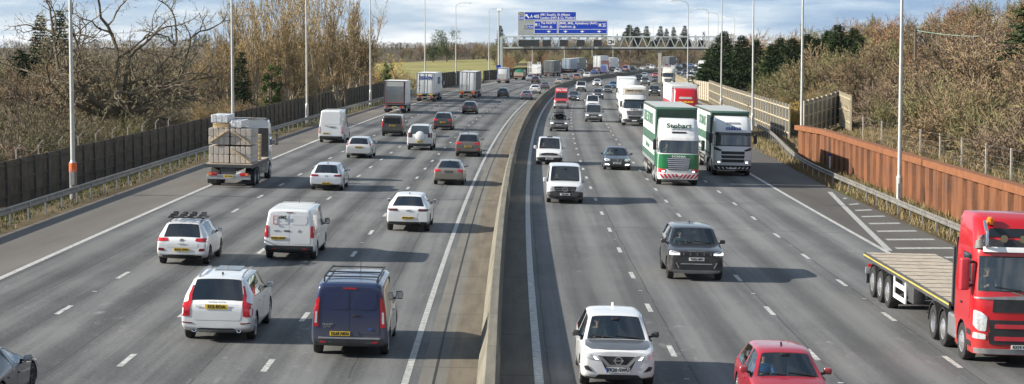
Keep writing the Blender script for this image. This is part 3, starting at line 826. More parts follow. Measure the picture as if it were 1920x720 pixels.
def telegraph():
    p = ground_at(1714, 190); top = atY(1714, 55, 190).z
    r = empty('telegraph_pole', 'wooden telegraph pole with a single cable among the scrub on the right hillside', 'telegraph pole', loc=p)
    mb = MB(); h = top-p.z; mb.tube([(0,0,-.5),(0,0,h)], [.16,.12], 10); mb.beam((-.5,0,h-.15),(.6,0,h-.15),.1,.1); mb.build('pole', 'bark', r)
    q = atY(1835, 68, 182)-p; mb = MB(); mb.tube([(.1,0,h-.1)]+[Vector((.1,0,h-.1)).lerp(q, k/6)-Vector((0,0,.5*(k/6)*(1-k/6))) for k in range(1,7)], .03, 6); mb.build('cable', 'cable_green', r)
telegraph()
def marker(px, py, mat, label):
    p = at(px, py); r = empty('marker_post', label, 'marker post', loc=p)
    mb = MB(); mb.box(-.06,.06,-.05,.05,-.1,.95); mb.build('post', 'white_panel', r); mb = MB(); mb.box(-.065,.065,-.055,.055,.95,1.1); mb.build('cap', mat, r)
marker(1556, 318, 'sign_blue', 'small white marker post with a blue top behind the right crash rail')
# ------------------------------------------------------------------ vehicle building kit (local: +y ahead, x right, z up, origin on the ground)
KP = dict(
 suv   =dict(hz=.565, cz=.66, bz=.65, bz2=.68, hl=.265, ws=.135, rr=.085, rb=.022, rbz=.665, wt=.72, gc=.20, rz=.965),
 hatch =dict(hz=.52, cz=.65, bz=.63, bz2=.67, hl=.245, ws=.165, rr=.115, rb=.028, rbz=.655, wt=.68, gc=.16, rz=.945),
 saloon=dict(hz=.50, cz=.655, bz=.635, bz2=.66, hl=.27, ws=.17, rr=.27, rb=.125, rbz=.70, wt=.66, gc=.15, rz=.955),
 coupe =dict(hz=.53, cz=.66, bz=.63, bz2=.66, hl=.27, ws=.18, rr=.36, rb=.11, rbz=.66, wt=.60, gc=.12, rz=.94),
 van   =dict(hz=.48, cz=.575, bz=.56, bz2=.56, hl=.165, ws=.16, rr=.03, rb=0, rbz=0, wt=.82, gc=.2, rz=.985),
 small =dict(hz=.49, cz=.595, bz=.58, bz2=.58, hl=.185, ws=.17, rr=.03, rb=0, rbz=0, wt=.80, gc=.18, rz=.985),
 big   =dict(hz=.385, cz=.47, bz=.455, bz2=.455, hl=.145, ws=.115, rr=.03, rb=0, rbz=0, wt=.80, gc=.2, rz=.80),
)
def ring_list(kind, L, W, H, over):
    p = dict(KP[kind]); p.update(over); w = W/2; y0 = L/2; G = p['gc']
    hz, cz, bz, bz2 = (p[k]*H for k in ('hz', 'cz', 'bz', 'bz2'))
    hl, ws, rr, rb = (p[k]*L for k in ('hl', 'ws', 'rr', 'rb'))
    wt = p['wt']*w; R = []; T = []
    nose = p.get('nose', .84)
    def add(y, zb, zm, z3, zt, w1, w2, w3, w4, dr, tag_=''): R.append((y, zb, zm, z3, zt, w1, w2, w3, w4, dr)); T.append(tag_)
    van = kind in ('van', 'small', 'big')
    add(y0, G+.12, .6*hz, hz-.09, hz-.04, nose*.9*w, nose*w, nose*.95*w, nose*.72*w, .02)
    add(y0-.05, G+.04, .6*hz, hz-.05, hz-.01, (nose+.06)*w, (nose+.08)*w, (nose+.04)*w, (nose-.08)*w, .02)
    add(y0-.25, G, .6*hz, hz-.02, hz+.035, .97*w, .985*w, .93*w, .76*w, .025)
    add(y0-.6*hl, G, .6*cz, (hz+cz)/2-.02, (hz+cz)/2+.045, .98*w, 1*w, .945*w, .80*w, .025)
    add(y0-hl, G, .6*cz, bz-.015, cz+.0, .98*w, 1*w, .955*w, .885*w, .02, 'cowl')
    yr = y0-hl-ws
    add(yr, G, .6*cz, bz, p['rz']*H, .98*w, 1*w, .96*w, wt, .06, 'rf')
    add(yr-(.45 if kind == 'big' else .22), G, .6*cz, bz, .992*H, .98*w, 1*w, .96*w, wt*1.01, .06)
    yb1 = yr-.15*(L-hl-ws-rr)-.30-(.2 if kind == 'big' else 0); 
    add(yb1, G, .6*cz, bz+.2*(bz2-bz), H, .98*w, 1*w, .96*w, wt*1.015, .06, 'b1')
    add(yb1-.09, G, .6*cz, bz+.25*(bz2-bz), H, .98*w, 1*w, .96*w, wt*1.015, .06, 'b2')
    if van:
        yd = -y0
        add(.1*L*0-.12*L, G, .6*cz, bz, H, .98*w, 1*w, .97*w, wt*1.015, .06)
        add(yd+.5, G, .6*cz, bz, .995*H, .98*w, 1*w, .97*w, wt*1.01, .06)
        add(yd+.10, G+.10, .6*cz, bz, .985*H, .97*w, .99*w, .955*w, wt, .07)
        add(yd+.015, G+.14, .6*cz, bz, .965*H, .95*w, .97*w, .935*w, wt*.97, .08)
        add(yd, G+.18, .6*cz, bz, .94*H, .92*w, .945*w, .91*w, wt*.93, .09)
    else:
        yrr = -y0+rr; yrb = -y0+rb; yc = max(yrr+.18, -y0+.60 if kind in ('suv', 'hatch') else yrr+.1)
        add(yc, G, .6*cz, bz2, (.985 if kind in ('suv',) else .97)*H, .98*w, 1*w, .955*w, wt*.99, .07, 'c')
        add(yrr, G, .6*cz, bz2+.01, p.get('rrz', .95)*H, .975*w, .99*w, .945*w, wt*.965, .07, 'rr')
        rbz = p['rbz']*H
        if kind in ('saloon', 'coupe'):
            add(yrb, G+.02, .6*cz, rbz-.07, rbz+.0, .97*w, .985*w, .94*w, .80*w, .025, 'rb')
            tz_ = p.get('bootz', .685)*H
            add(-y0+.10, G+.12, .58*cz, tz_-.06, tz_, .95*w, .97*w, .92*w, .80*w, .03)
            add(-y0+.02, G+.17, .55*cz, tz_-.13, tz_-.05, .90*w, .93*w, .88*w, .74*w, .03)
            add(-y0, G+.21, .5*cz, tz_-.22, tz_-.15, .86*w, .90*w, .85*w, .68*w, .03)
        else:
            add(yrb, G+.10, .58*cz, rbz-.09, rbz-.0, .96*w, .98*w, .945*w, .82*w, .03, 'rb')
            add(-y0+.012, G+.16, .56*cz, rbz-.16, rbz-.09, .94*w, .96*w, .93*w, .80*w, .03)
            add(-y0, G+.20, .5*cz, rbz-.27, rbz-.2, .90*w, .925*w, .90*w, .74*w, .03)
    return R, T
def loft_body(name, R, T, glass, L, W, H, G, axles, wr, van, level=2, crease_end=.45):
    bm = bmesh.new(); cl = bm.edges.layers.float.new('crease_edge'); cv = bm.verts.layers.float.new('crease_vert')
    rows = []
    for (y, zb, zm, z3, zt, w1, w2, w3, w4, dr) in R:
        pl = [(.8*w1, zb), (w1, zb+.09), (w2, zm), (w3, z3), (w4, zt-dr), (w4-.085, zt-.012), (w4*.45, zt+.012)]
        rows.append(([bm.verts.new((-x, y, z)) for x, z in pl], [bm.verts.new((x, y, z)) for x, z in pl]))
    idx = {t: i for i, t in enumerate(T) if t}
    def mat(i, row):
        t = glass(i, row, idx); return t
    for i in range(len(rows)-1):
        (l0, r0), (l1, r1) = rows[i], rows[i+1]
        for j in range(6):
            m = mat(i, j)
            f = bm.faces.new((l0[j], l0[j+1], l1[j+1], l1[j])); f.material_index = m
            f = bm.faces.new((r0[j+1], r0[j], r1[j], r1[j+1])); f.material_index = m
        m = mat(i, 6)
        f = bm.faces.new((l0[6], r0[6], r1[6], l1[6])); f.material_index = m
        f = bm.faces.new((r0[0], l0[0], l1[0], r1[0])); f.material_index = 1
    for (l, r), flip in ((rows[0], 0), (rows[-1], 1)):
        for j in range(6):
            vs = (l[j], r[j], r[j+1], l[j+1])
            f = bm.faces.new(vs if not flip else vs[::-1]); f.material_index = mat(-1 if not flip else -2, j)
    for e in bm.edges:
        fs = e.link_faces
        if len(fs) == 2:
            a, b = fs[0].material_index, fs[1].material_index
            if (a >= 2) != (b >= 2) or (a >= 2 and a != b): e[cl] = 1.0
    lc = {3: .45, 4: .4, 5: .3, 1: .3} if not van else {3: .3, 4: .62, 5: .5, 1: .4}
    for i in range(len(rows)-1):
        for sd in (0, 1):
            for j, c_ in lc.items():
                e = bm.edges.get((rows[i][sd][j], rows[i+1][sd][j])); e[cl] = max(e[cl], c_)
    for t_, c_ in (('cowl', .5), ('rf', .45), ('rr', .5), ('rb', .55)):
        if t_ in idx:
            ls, rs = rows[idx[t_]]
            ch = ls[3:]+rs[:2:-1]
            for a, b in zip(ch, ch[1:]):
                e = bm.edges.get((a, b))
                if e: e[cl] = max(e[cl], c_)

    for v_ in bm.verts:
        g_ = [f for f in v_.link_faces if f.material_index >= 2]
        if g_ and len(g_) < len(v_.link_faces):
            for mi_ in {f.material_index for f in g_}:
                k_ = sum(1 for f in g_ if f.material_index == mi_)
                if k_ in (1, 3): v_[cv] = .8
    for l, r in (rows[0], rows[-1]):
        for side in (l, r):
            for a, b in zip(side, side[1:]):
                e = bm.edges.get((a, b)); e[cl] = max(e[cl], crease_end)
    bmesh.ops.recalc_face_normals(bm, faces=bm.faces)
    me = bpy.data.meshes.new(name); bm.to_mesh(me); bm.free()
    for m in ('paint', 'black_plastic', 'glass', 'privacy_glass', 'glass'): me.materials.append(M[m])
    ob = bpy.data.objects.new('tmp', me); COL.objects.link(ob)
    md = ob.modifiers.new('s', 'SUBSURF'); md.levels = level; md.render_levels = level
    def bake(o):
        bpy.context.view_layer.update()
        return bpy.data.meshes.new_from_object(o.evaluated_get(bpy.context.evaluated_depsgraph_get()))
    me2 = bake(ob); ob.modifiers.clear(); ob.data = me2
    xs = [v.co for v in me2.vertices]
    mnz, mxz = min(v.z for v in xs), max(v.z for v in xs); mx = max(v.x for v in xs); y1, y2 = min(v.y for v in xs), max(v.y for v in xs)
    for v in me2.vertices:
        v.co = (v.co.x*W/2/mx, (v.co.y-(y1+y2)/2)*L/(y2-y1), G+(v.co.z-mnz)*(H-G)/(mxz-mnz))
    bm = bmesh.new(); bm.from_mesh(me2); bvh = BVHTree.FromBMesh(bm); bm.free()
    cut = MB()
    for ya in axles:
        for s in (-1, 1):
            cut.lathe([(0, -.001), (wr+.055, 0), (wr+.055, .45), (0, .451)], (s*(W/2-.30)-(.45 if s < 0 else 0)+(0), ya, wr), 'x', 28, 1)
    cm = cut.mesh('cut', ['paint', 'black_plastic', 'glass', 'glass', 'glass'])
    bmx = bmesh.new(); bmx.from_mesh(cm); bmesh.ops.remove_doubles(bmx, verts=bmx.verts, dist=1e-5); bmesh.ops.recalc_face_normals(bmx, faces=bmx.faces)
    for f in bmx.faces: f.material_index = 1
    bmx.to_mesh(cm); bmx.free()
    co = bpy.data.objects.new('cut', cm); COL.objects.link(co)
    md = ob.modifiers.new('b', 'BOOLEAN'); md.operation = 'DIFFERENCE'; md.object = co; md.solver = 'EXACT'
    me3 = bake(ob)
    bpy.data.objects.remove(ob); bpy.data.objects.remove(co)
    return me3, bvh
def split_glass(me, inset=.022):
    """glass faces leave the body mesh and come back as meshes of their own"""
    out = {}
    bm = bmesh.new(); bm.from_mesh(me)
    for mi in (2, 3, 4):
        fs = [f for f in bm.faces if f.material_index == mi]
        if not fs: continue
        r = bmesh.ops.inset_region(bm, faces=fs, thickness=inset, depth=-.006, use_even_offset=True, use_boundary=True)
        for f in r['faces']: f.material_index = 1
    bm.faces.ensure_lookup_table()
    for mi in (2, 3, 4):
        fs = [f for f in bm.faces if f.material_index == mi]
        if not fs: continue
        # connected pieces, each a pane of its own
        todo = set(fs); pieces = []
        while todo:
            f0 = todo.pop(); st = [f0]; pc = [f0]
            while st:
                f = st.pop()
                for e in f.edges:
                    for g in e.link_faces:
                        if g in todo: todo.discard(g); st.append(g); pc.append(g)
            pieces.append(pc)
        for pc in pieces:
            vi = {}; vs = []; ff = []
            for f in pc:
                ids = []
                for v in f.verts:
                    if v not in vi: vi[v] = len(vs); vs.append(tuple(v.co))
                    ids.append(vi[v])
                ff.append(ids)
            out.setdefault(mi, []).append((vs, ff))
        bmesh.ops.delete(bm, geom=fs, context='FACES')
    bm.to_mesh(me); bm.free()
    me.polygons.foreach_set('use_smooth', [True]*len(me.polygons))
    try: me.set_sharp_from_angle(angle=radians(42))
    except Exception: pass
    return out
def rounded(poly, r):
    if not r: return list(poly)
    out = []; n = len(poly)
    for i in range(n):
        p = Vector((*poly[i], 0)); a = Vector((*poly[i-1], 0)); b = Vector((*poly[(i+1)%n], 0))
        da = (a-p); db = (b-p); ra = min(r, da.length*.45); rb_ = min(r, db.length*.45)
        s = p+da.normalized()*ra; e = p+db.normalized()*rb_
        for t in (0, .5, 1):
            q = s*(1-t)**2+p*2*t*(1-t)+e*t*t; out.append((q.x, q.y))
    return out
class Veh:
    """collects the parts of one prototype vehicle"""
    def __init__(s, name, L, W, H): s.name = name; s.L, s.W, s.H = L, W, H; s.root = empty(name, 'x', 'car'); s.bvh = None; s.wr = .34
    def part(s, mb, name, mats, par=None, **kw): return mb.build(name, mats, par or s.root, **kw)
    def hit(s, u, v, face):
        L, W, H = s.L, s.W, s.H
        o, d = {'rear': (Vector((u, -L, v)), Vector((0,1,0))), 'front': (Vector((u, L, v)), Vector((0,-1,0))),
                'right': (Vector((W, u, v)), Vector((-1,0,0))), 'left': (Vector((-W, u, v)), Vector((1,0,0))), 'top': (Vector((u, v, H*2)), Vector((0,0,-1)))}[face]
        h, n, i, t = s.bvh.ray_cast(o, d)
        if h is None or t > (L*.9+.6 if face in ('rear','front') else W*.75 if face in ('left','right') else 9):
            h, n, i, t = s.bvh.find_nearest(o+d*({'rear': L/2, 'front': L/2, 'left': W/2, 'right': W/2, 'top': H}[face]))
        if n.dot(d) > 0: n = -n
        return h, n
    def patch(s, poly, face, name, mat, off=.006, th=.02, r=.0, d=.07, par=None, flat=None):
        """a thin plate that follows the bodywork; flat = constant depth instead of following it"""
        poly = rounded(poly, r)
        bm = bmesh.new(); f = bm.faces.new([bm.verts.new((u, v, 0)) for u, v in poly])
        us = [p[0] for p in poly]; vs = [p[1] for p in poly]
        for ax, lo, hi in ((0, min(us), max(us)), (1, min(vs), max(vs))):
            n = int((hi-lo)/d)
            for k in range(1, n+1):
                c = lo+(hi-lo)*k/(n+1); co = [0,0,0]; no = [0,0,0]; co[ax] = c; no[ax] = 1
                bmesh.ops.bisect_plane(bm, geom=bm.verts[:]+bm.edges[:]+bm.faces[:], plane_co=co, plane_no=no, dist=1e-5)
        bmesh.ops.triangulate(bm, faces=[f for f in bm.faces if len(f.verts) > 4])
        bm.verts.ensure_lookup_table(); bm.verts.index_update()
        top = []; bot = []
        for v in bm.verts:
            h, n = s.hit(v.co.x, v.co.y, face)
            top.append(h+n*off); bot.append(h-n*th)
        if face in ('rear', 'front') and flat is None:
            sg = 1 if face == 'rear' else -1
            lim = min(sg*p.y for p in top)+.26
            for k_, p in enumerate(top):
                if sg*p.y > lim:
                    h, n, _i, _t = s.bvh.find_nearest(Vector((p.x, sg*lim, p.z)))
                    if n.dot(Vector((p.x, sg*(lim-2), 0))) < 0: n = -n
                    top[k_] = h+n*off; bot[k_] = h-n*th
        N = len(top); fs = [tuple(v.index for v in f.verts) for f in bm.faces]
        for e in bm.edges:
            if len(e.link_faces) == 1:
                a, b = e.verts[0].index, e.verts[1].index; fs.append((a, b, b+N, a+N))
        bm.free()
        m = MB(); m.add(top+bot, fs)
        o = m.build(name, mat, par or s.root, smooth=True)
        return o
    def both(s, poly, face, name, mat, **kw):
        a = s.patch(poly, face, name, mat, **kw); b = s.patch([(-u, v) for u, v in poly], face, name, mat, **kw); return a, b
    def sides(s, poly, name, mat, **kw): return [s.patch(poly, f, name, mat, **kw) for f in ('right', 'left')]
    def plate(s, txt, face, z, mat, x=0, w=.52, h=.112, par=None, hh=None):
        if txt is None: return None
        d = -1 if face == 'rear' else 1; hp, n = s.hit(x, z, face); y = hp.y+d*.012
        m = MB(); m.box(x-w/2, x+w/2, min(y, y+d*.012), max(y, y+d*.012), z-h/2, z+h/2)
        o = m.build('number_plate', mat, par or s.root)
        if txt: text(txt, h*.92, 'letter_black', (x, y+d*.014, z), face, o, bold=.0045, sx=w/(.58*len(txt)*h*1.06))
        return o
    def wheels(s, axles, r, tw=.23, mat='alloy', spokes=5, xin=None, cap=None):
        x = (s.W/2-.02 if xin is None else xin)-tw/2
        key = (round(r, 3), tw, mat, spokes)
        if key not in WHEEL: WHEEL[key] = wheel_meshes(r, tw, mat, spokes)
        mt, mr = WHEEL[key]
        for ya in axles:
            for sd in (1, -1):
                o = link('wheel', mt, s.root, (sd*x, ya, r)); o.rotation_euler.z = 0 if sd > 0 else pi
                link('rim', mr, o)
    def mirrors(s, x, y, z, mat='paint', sz=(.2, .12, .15)):
        for sd in (1, -1):
            m = MB(); a, b, c = sz
            m.prism([(-a*.5, -c*.45), (a*.4, -c*.5), (a*.5, c*.1), (a*.35, c*.5), (-a*.4, c*.45)], 'y', -b*.5, b*.5)
            m.beam((-sd*a*.4, 0, -c*.3), (-sd*(a*.4+.16), -.02, -c*.55), .06, .05) if False else None
            o = m.build('mirror', mat, s.root, loc=(sd*(x+a*.45), y, z), bevel=.035, seg=3)
            if sd < 0: o.scale.x = -1
            q = MB(); q.box(-a*.42, a*.42, -b*.5-.004, -b*.5+.004, -c*.36, c*.36); q.build('mirror_glass', 'mirror_panel', o)
            k = MB(); k.beam((-a*.35, 0, -c*.35), (-a*.35-.2, .03, -c*.5), .07, .05); k.build('mirror_arm', 'black_plastic', o)
WHEEL = {}
def wheel_meshes(r, tw, mat, spokes):
    m = MB(); h = tw/2
    m.lathe([(r*.66, h*.55), (r*.68, h*.92), (r*.88, h), (r*.965, h*.88), (r, h*.62), (r, -h*.62), (r*.965, -h*.88), (r*.88, -h), (r*.66, -h*.92), (r*.62, -h*.4)], (0,0,0), 'x', 32)
    tyre = m.mesh('wheel', 'rubber', smooth=True)
    m = MB(); ri = r*.68
    m.lathe([(ri, h*.92), (ri*.97, h*.98), (ri*.90, h*.90), (ri*.86, h*.3), (ri*.80, -h*.5)], (0,0,0), 'x', 32, 0)
    m.lathe([(ri*.86, -h*.45), (.001, -h*.45)], (0,0,0), 'x', 24, 1)
    m.lathe([(ri*.62, -h*.1), (ri*.62, h*.02), (.05, h*.02)], (0,0,0), 'x', 24, 2)
    if spokes:
        for k in range(spokes):
            a = 2*pi*k/spokes+.3
            for da in ((-.13, .13) if spokes <= 5 else (0,)):
                m.beam((h*.62, .06*cos(a), .06*sin(a)), (h*.88, ri*.93*cos(a+da), ri*.93*sin(a+da)), r*.10, .03, 0)
        m.lathe([(.07, h*.5), (.07, h*.72), (.05, h*.8), (.001, h*.8)], (0,0,0), 'x', 14, 0)
    else:
        m.lathe([(ri*.9, h*.85), (ri*.75, h*.7), (ri*.4, h*.75), (ri*.3, h*1.0), (.001, h*1.0)], (0,0,0), 'x', 24, 0)
    return tyre, m.mesh('rim', [mat, 'black_plastic', 'steel'], smooth=True)
def interior(v, cowl_y, belt, hl_roof, rear_y, w, van=False):
    m = MB(); zf = .42
    m.box(-w+.12, w-.12, rear_y+.15, cowl_y-.1, .3, .42, 0)
    m.prism([(cowl_y+.02, belt-.30), (cowl_y+.02, belt-.03), (cowl_y-.25, belt+.02), (cowl_y-.48, belt-.05), (cowl_y-.50, belt-.35)], 'x', -w+.10, w-.10, 0)
    rows = [cowl_y-1.30] + ([] if van or v.kind == 'coupe' else [cowl_y-2.15])
    for k, y in enumerate(rows):
        for x in (-.40, .40):
            m.box(x-.25, x+.25, y-.1, y+.48, zf, belt-.42, 1)
            m.prism([(y-.02, belt-.45), (y+.14, belt-.45), (y-.02, belt+.20), (y-.16, belt+.20)], 'x', x-.23, x+.23, 1)
            m.box(x-.13, x+.13, y-.22, y-.10, belt+.20, min(belt+.38, v.H-.22), 1)
    if van: m.box(-w+.12, w-.12, cowl_y-1.72, cowl_y-1.68, .4, v.H-.12, 1)
    m.lathe([(.175, -.012), (.195, 0), (.175, .012)], (.40, cowl_y-.62, belt+.00), 'y', 20, 0)
    m.box(.37, .43, cowl_y-.62, cowl_y-.45, belt-.06, belt, 0)
    m.box(-.10, .10, cowl_y-.62, cowl_y-.58, v.H*.90, v.H*.90+.07, 0)
    m.build('interior', ['cabin', 'cabin_grey'], v.root, bevel=.03, seg=2)
def car_glass(kind):
    def g(i, row, ix):
        if i < 0: return 0
        if ix['cowl'] <= i < ix['rf'] and row in (5, 6): return 2
        if 'rb' in ix and ix['rr'] <= i < ix['rb'] and row in (5, 6): return 3
        end = ix.get('c', ix.get('b1'))
        if row == 3 and ix['cowl'] <= i < end and i != ix['b1']: return 4
        return 0
    return g
def make_car(name, kind, L, W, H, wr=.34, wheel='alloy', spokes=5, fa=.175, ra=.19, over=None, glass_rear='privacy_glass', arch=None, doors=True, sills='black_plastic', handle='paint', seats=True, mirror='paint', rear_axle2=None, level=2):
    over = over or {}
    v = Veh(name, L, W, H); p = dict(KP[kind]); p.update(over); v.p = p; v.wr = wr; v.kind = kind
    R, T = ring_list(kind, L, W, H, over); van = kind in ('van', 'small', 'big')
    ax = [L/2-fa*L, -L/2+ra*L]
    me, v.bvh = loft_body(name, R, T, car_glass(kind), L, W, H, p['gc'], ax, wr, van, level, .7 if van else .5)
    gl = split_glass(me)
    me.materials[3] = M[glass_rear]
    link('body', me, v.root)
    for mi, nm in ((2, 'windscreen'), (3, 'rear_window'), (4, 'side_window')):
        for vs, ff in gl.get(mi, []):
            m = MB(); m.add(vs, ff)
            yc = sum(q[1] for q in vs)/len(vs)
            mt = 'glass' if mi == 2 else glass_rear if (mi == 3 or (yc < 0 and glass_rear != 'glass')) else 'glass'
            m.build(nm, mt, v.root, smooth=True)
    hl = p['hl']*L; cowl = L/2-hl; belt = p['bz']*H
    v.cowl, v.belt, v.ax = cowl, belt, ax
    if seats: interior(v, cowl, belt, 0, -L/2+.4, W/2, van)
    for x0, x1 in ((-.62, -.02), (.05, .62)):
        ya_ = cowl-.03; h0, n0, *_r = v.bvh.ray_cast(Vector((x0, ya_, 9)), Vector((0,0,-1))); h1, n1, *_r = v.bvh.ray_cast(Vector((x1, ya_-.07, 9)), Vector((0,0,-1)))
        if h0 and h1: m = MB(); m.beam(h0+Vector((0,0,.02)), h1+Vector((0,0,.02)), .022, .018); m.build('wiper', 'black_plastic', v.root)
    v.wheels(ax, wr, .235 if H > 1.55 else .215, wheel, spokes)
    v.mirrors(W/2-.02, cowl-.42, belt+.10, mirror, (.2, .12, .15) if not van else (.22, .14, .24))
    G = p['gc']; f_ = v.ax
    if doors:
        z0, z1 = G+.20, belt-.05
        yA = cowl-.12; yB = f_[0]-wr-.12
        # front and rear side doors with shut lines, and their handles
        ye = (cowl+(-L/2))/2*0+ (f_[0]+f_[1])/2-.12
        d1 = [(yA if yA < yB else yB, z1), (yB, z0+.12), (yB-.08, z0), (ye+.02, z0), (ye+.02, z1)]
        for fc in ('right', 'left'):
            o = v.patch(d1, fc, 'door', 'paint', off=.004, th=.02, r=.05, d=.16)
            h, n = v.hit(ye+.22, z1-.10, fc); m = MB(); m.box(-.012, .012, -.10, .10, -.016, .016); m.build('handle', handle, o, loc=h+n*.02, bevel=.008)
            if not van:
                d2 = [(ye-.02, z1), (ye-.02, z0), (f_[1]+wr+.14, z0), (f_[1]+wr*.9, z0+.30), (f_[1]+wr*.25, z1)]
                o = v.patch(d2, fc, 'door', 'paint', off=.004, th=.02, r=.05, d=.16)
                h, n = v.hit(f_[1]+wr+.28, z1-.08, fc); m = MB(); m.box(-.012, .012, -.10, .10, -.016, .016); m.build('handle', handle, o, loc=h+n*.02, bevel=.008)
            elif fc == 'left' or True:
                d2 = [(ye-.03, z1+.0), (ye-.03, z0), (f_[1]+wr+.16, z0), (f_[1]+wr*.9, z0+.34), (f_[1]+wr*.5, z1)]
                v.patch(d2, fc, 'sliding_door', 'paint', off=.004, th=.02, r=.05, d=.16)
    if sills:
        for fc in ('right', 'left'):
            v.patch([(f_[0]-wr-.10, G+.02), (f_[0]-wr-.10, G+.15), (f_[1]+wr+.10, G+.15), (f_[1]+wr+.10, G+.02)], fc, 'sill_trim', sills, off=.012, th=.02, d=.2)
    if arch:
        for fc, sd in (('right', 1), ('left', -1)):
            for ya in ax:
                pl = [(ya+(wr+.13)*cos(t), wr+(wr+.13)*sin(t)) for t in [pi*k/10-.1+.02*k for k in range(11)]]
                pl += [(ya+(wr+.055)*cos(t), wr+(wr+.055)*sin(t)) for t in [pi*k/10-.1+.02*k for k in range(10, -1, -1)]]
                for k in range(10):
                    pass
                v.patch(pl, fc, 'wheel_arch_trim', arch, off=.012, th=.01, d=.12)
    return v
def rect(x0, x1, z0, z1): return [(x0, z0), (x1, z0), (x1, z1), (x0, z1)]
def std_front(v, lamp='lamp_clear', lit=False, grille=None, plate=None, hz=None, low=True, badge=True, pz=None):
    L, W, H = v.L, v.W, v.H; w = W/2; z = (hz or v.p['hz']*H)
    a, b = v.both([(.52*w, z-.19), (.60*w, z-.08), (.93*w, z-.03), (.97*w, z-.10), (.93*w, z-.21)], 'front', 'headlight', lamp, r=.03, off=.008)
    if lit:
        for sgn, q in ((1, a), (-1, b)):
            v.patch([(sgn*x, zz) for x, zz in [(.60*w, z-.17), (.64*w, z-.11), (.78*w, z-.10), (.78*w, z-.17)]], 'front', 'lamp_lens', 'lit_headlamp', r=.02, off=.016, par=q)
    v.patch(grille or [(-.50*w, z-.20), (.50*w, z-.20), (.50*w, z-.07), (-.50*w, z-.07)], 'front', 'grille', 'black_plastic', r=.03, off=.006)
    if low:
        v.patch([(-.62*w, v.p['gc']+.10), (.62*w, v.p['gc']+.10), (.55*w, v.p['gc']+.24), (-.55*w, v.p['gc']+.24)], 'front', 'lower_grille', 'black_plastic', r=.04, off=.006)
        v.both([(.70*w, v.p['gc']+.12), (.90*w, v.p['gc']+.14), (.92*w, v.p['gc']+.26), (.70*w, v.p['gc']+.22)], 'front', 'fog_lamp', 'black_plastic', r=.03, off=.006)
    v.plate(plate, 'front', pz or z-.30, 'plate_white')
def std_rear(v, tail=None, plate=None, pz=None, mat='lamp_red', bump='black_plastic', high=True):
    L, W, H = v.L, v.W, v.H; w = W/2; z = v.p['rbz']*H
    tl = tail or [(.50*w, z-.20), (.52*w, z-.10), (.95*w, z-.06), (.985*w, z-.12), (.95*w, z-.24)]
    v.both(tl, 'rear', 'tail_light', mat, r=.025, off=.012)
    if bump: v.patch([(-.80*w, v.p['gc']+.04), (.80*w, v.p['gc']+.04), (.84*w, v.p['gc']+.20), (-.84*w, v.p['gc']+.20)], 'rear', 'bumper', bump, r=.04, off=.012)
    g = v.patch([(-.62*w, v.p['gc']+.38), (.62*w, v.p['gc']+.38), (.70*w, z-.05), (-.70*w, z-.05)], 'rear', 'tailgate', 'paint', r=.05, off=.004, d=.15)
    v.plate(plate, 'rear', pz or z-.36, 'plate_yellow', par=None)
    return g
def rails(v, y0, y1, x, z, mat='steel', th=.035):
    for sd in (-1, 1):
        m = MB(); N = 8; pts = []
        for k in range(N+1):
            t = k/N; y = y0+(y1-y0)*t; h, n = v.hit(sd*x, y, 'top'); pts.append((sd*x, y, h.z+(0 if k in (0, N) else z)))
        m.tube(pts, th/2, 8); m.build('roof_rail', mat, v.root, smooth=True)
def antenna(v, y):
    h, n = v.hit(0, y, 'top'); m = MB(); m.prism([(-.09, 0), (.05, 0), (-.07, .07)], 'x', -.02, .02); m.build('aerial', 'black_plastic', v.root, loc=h)
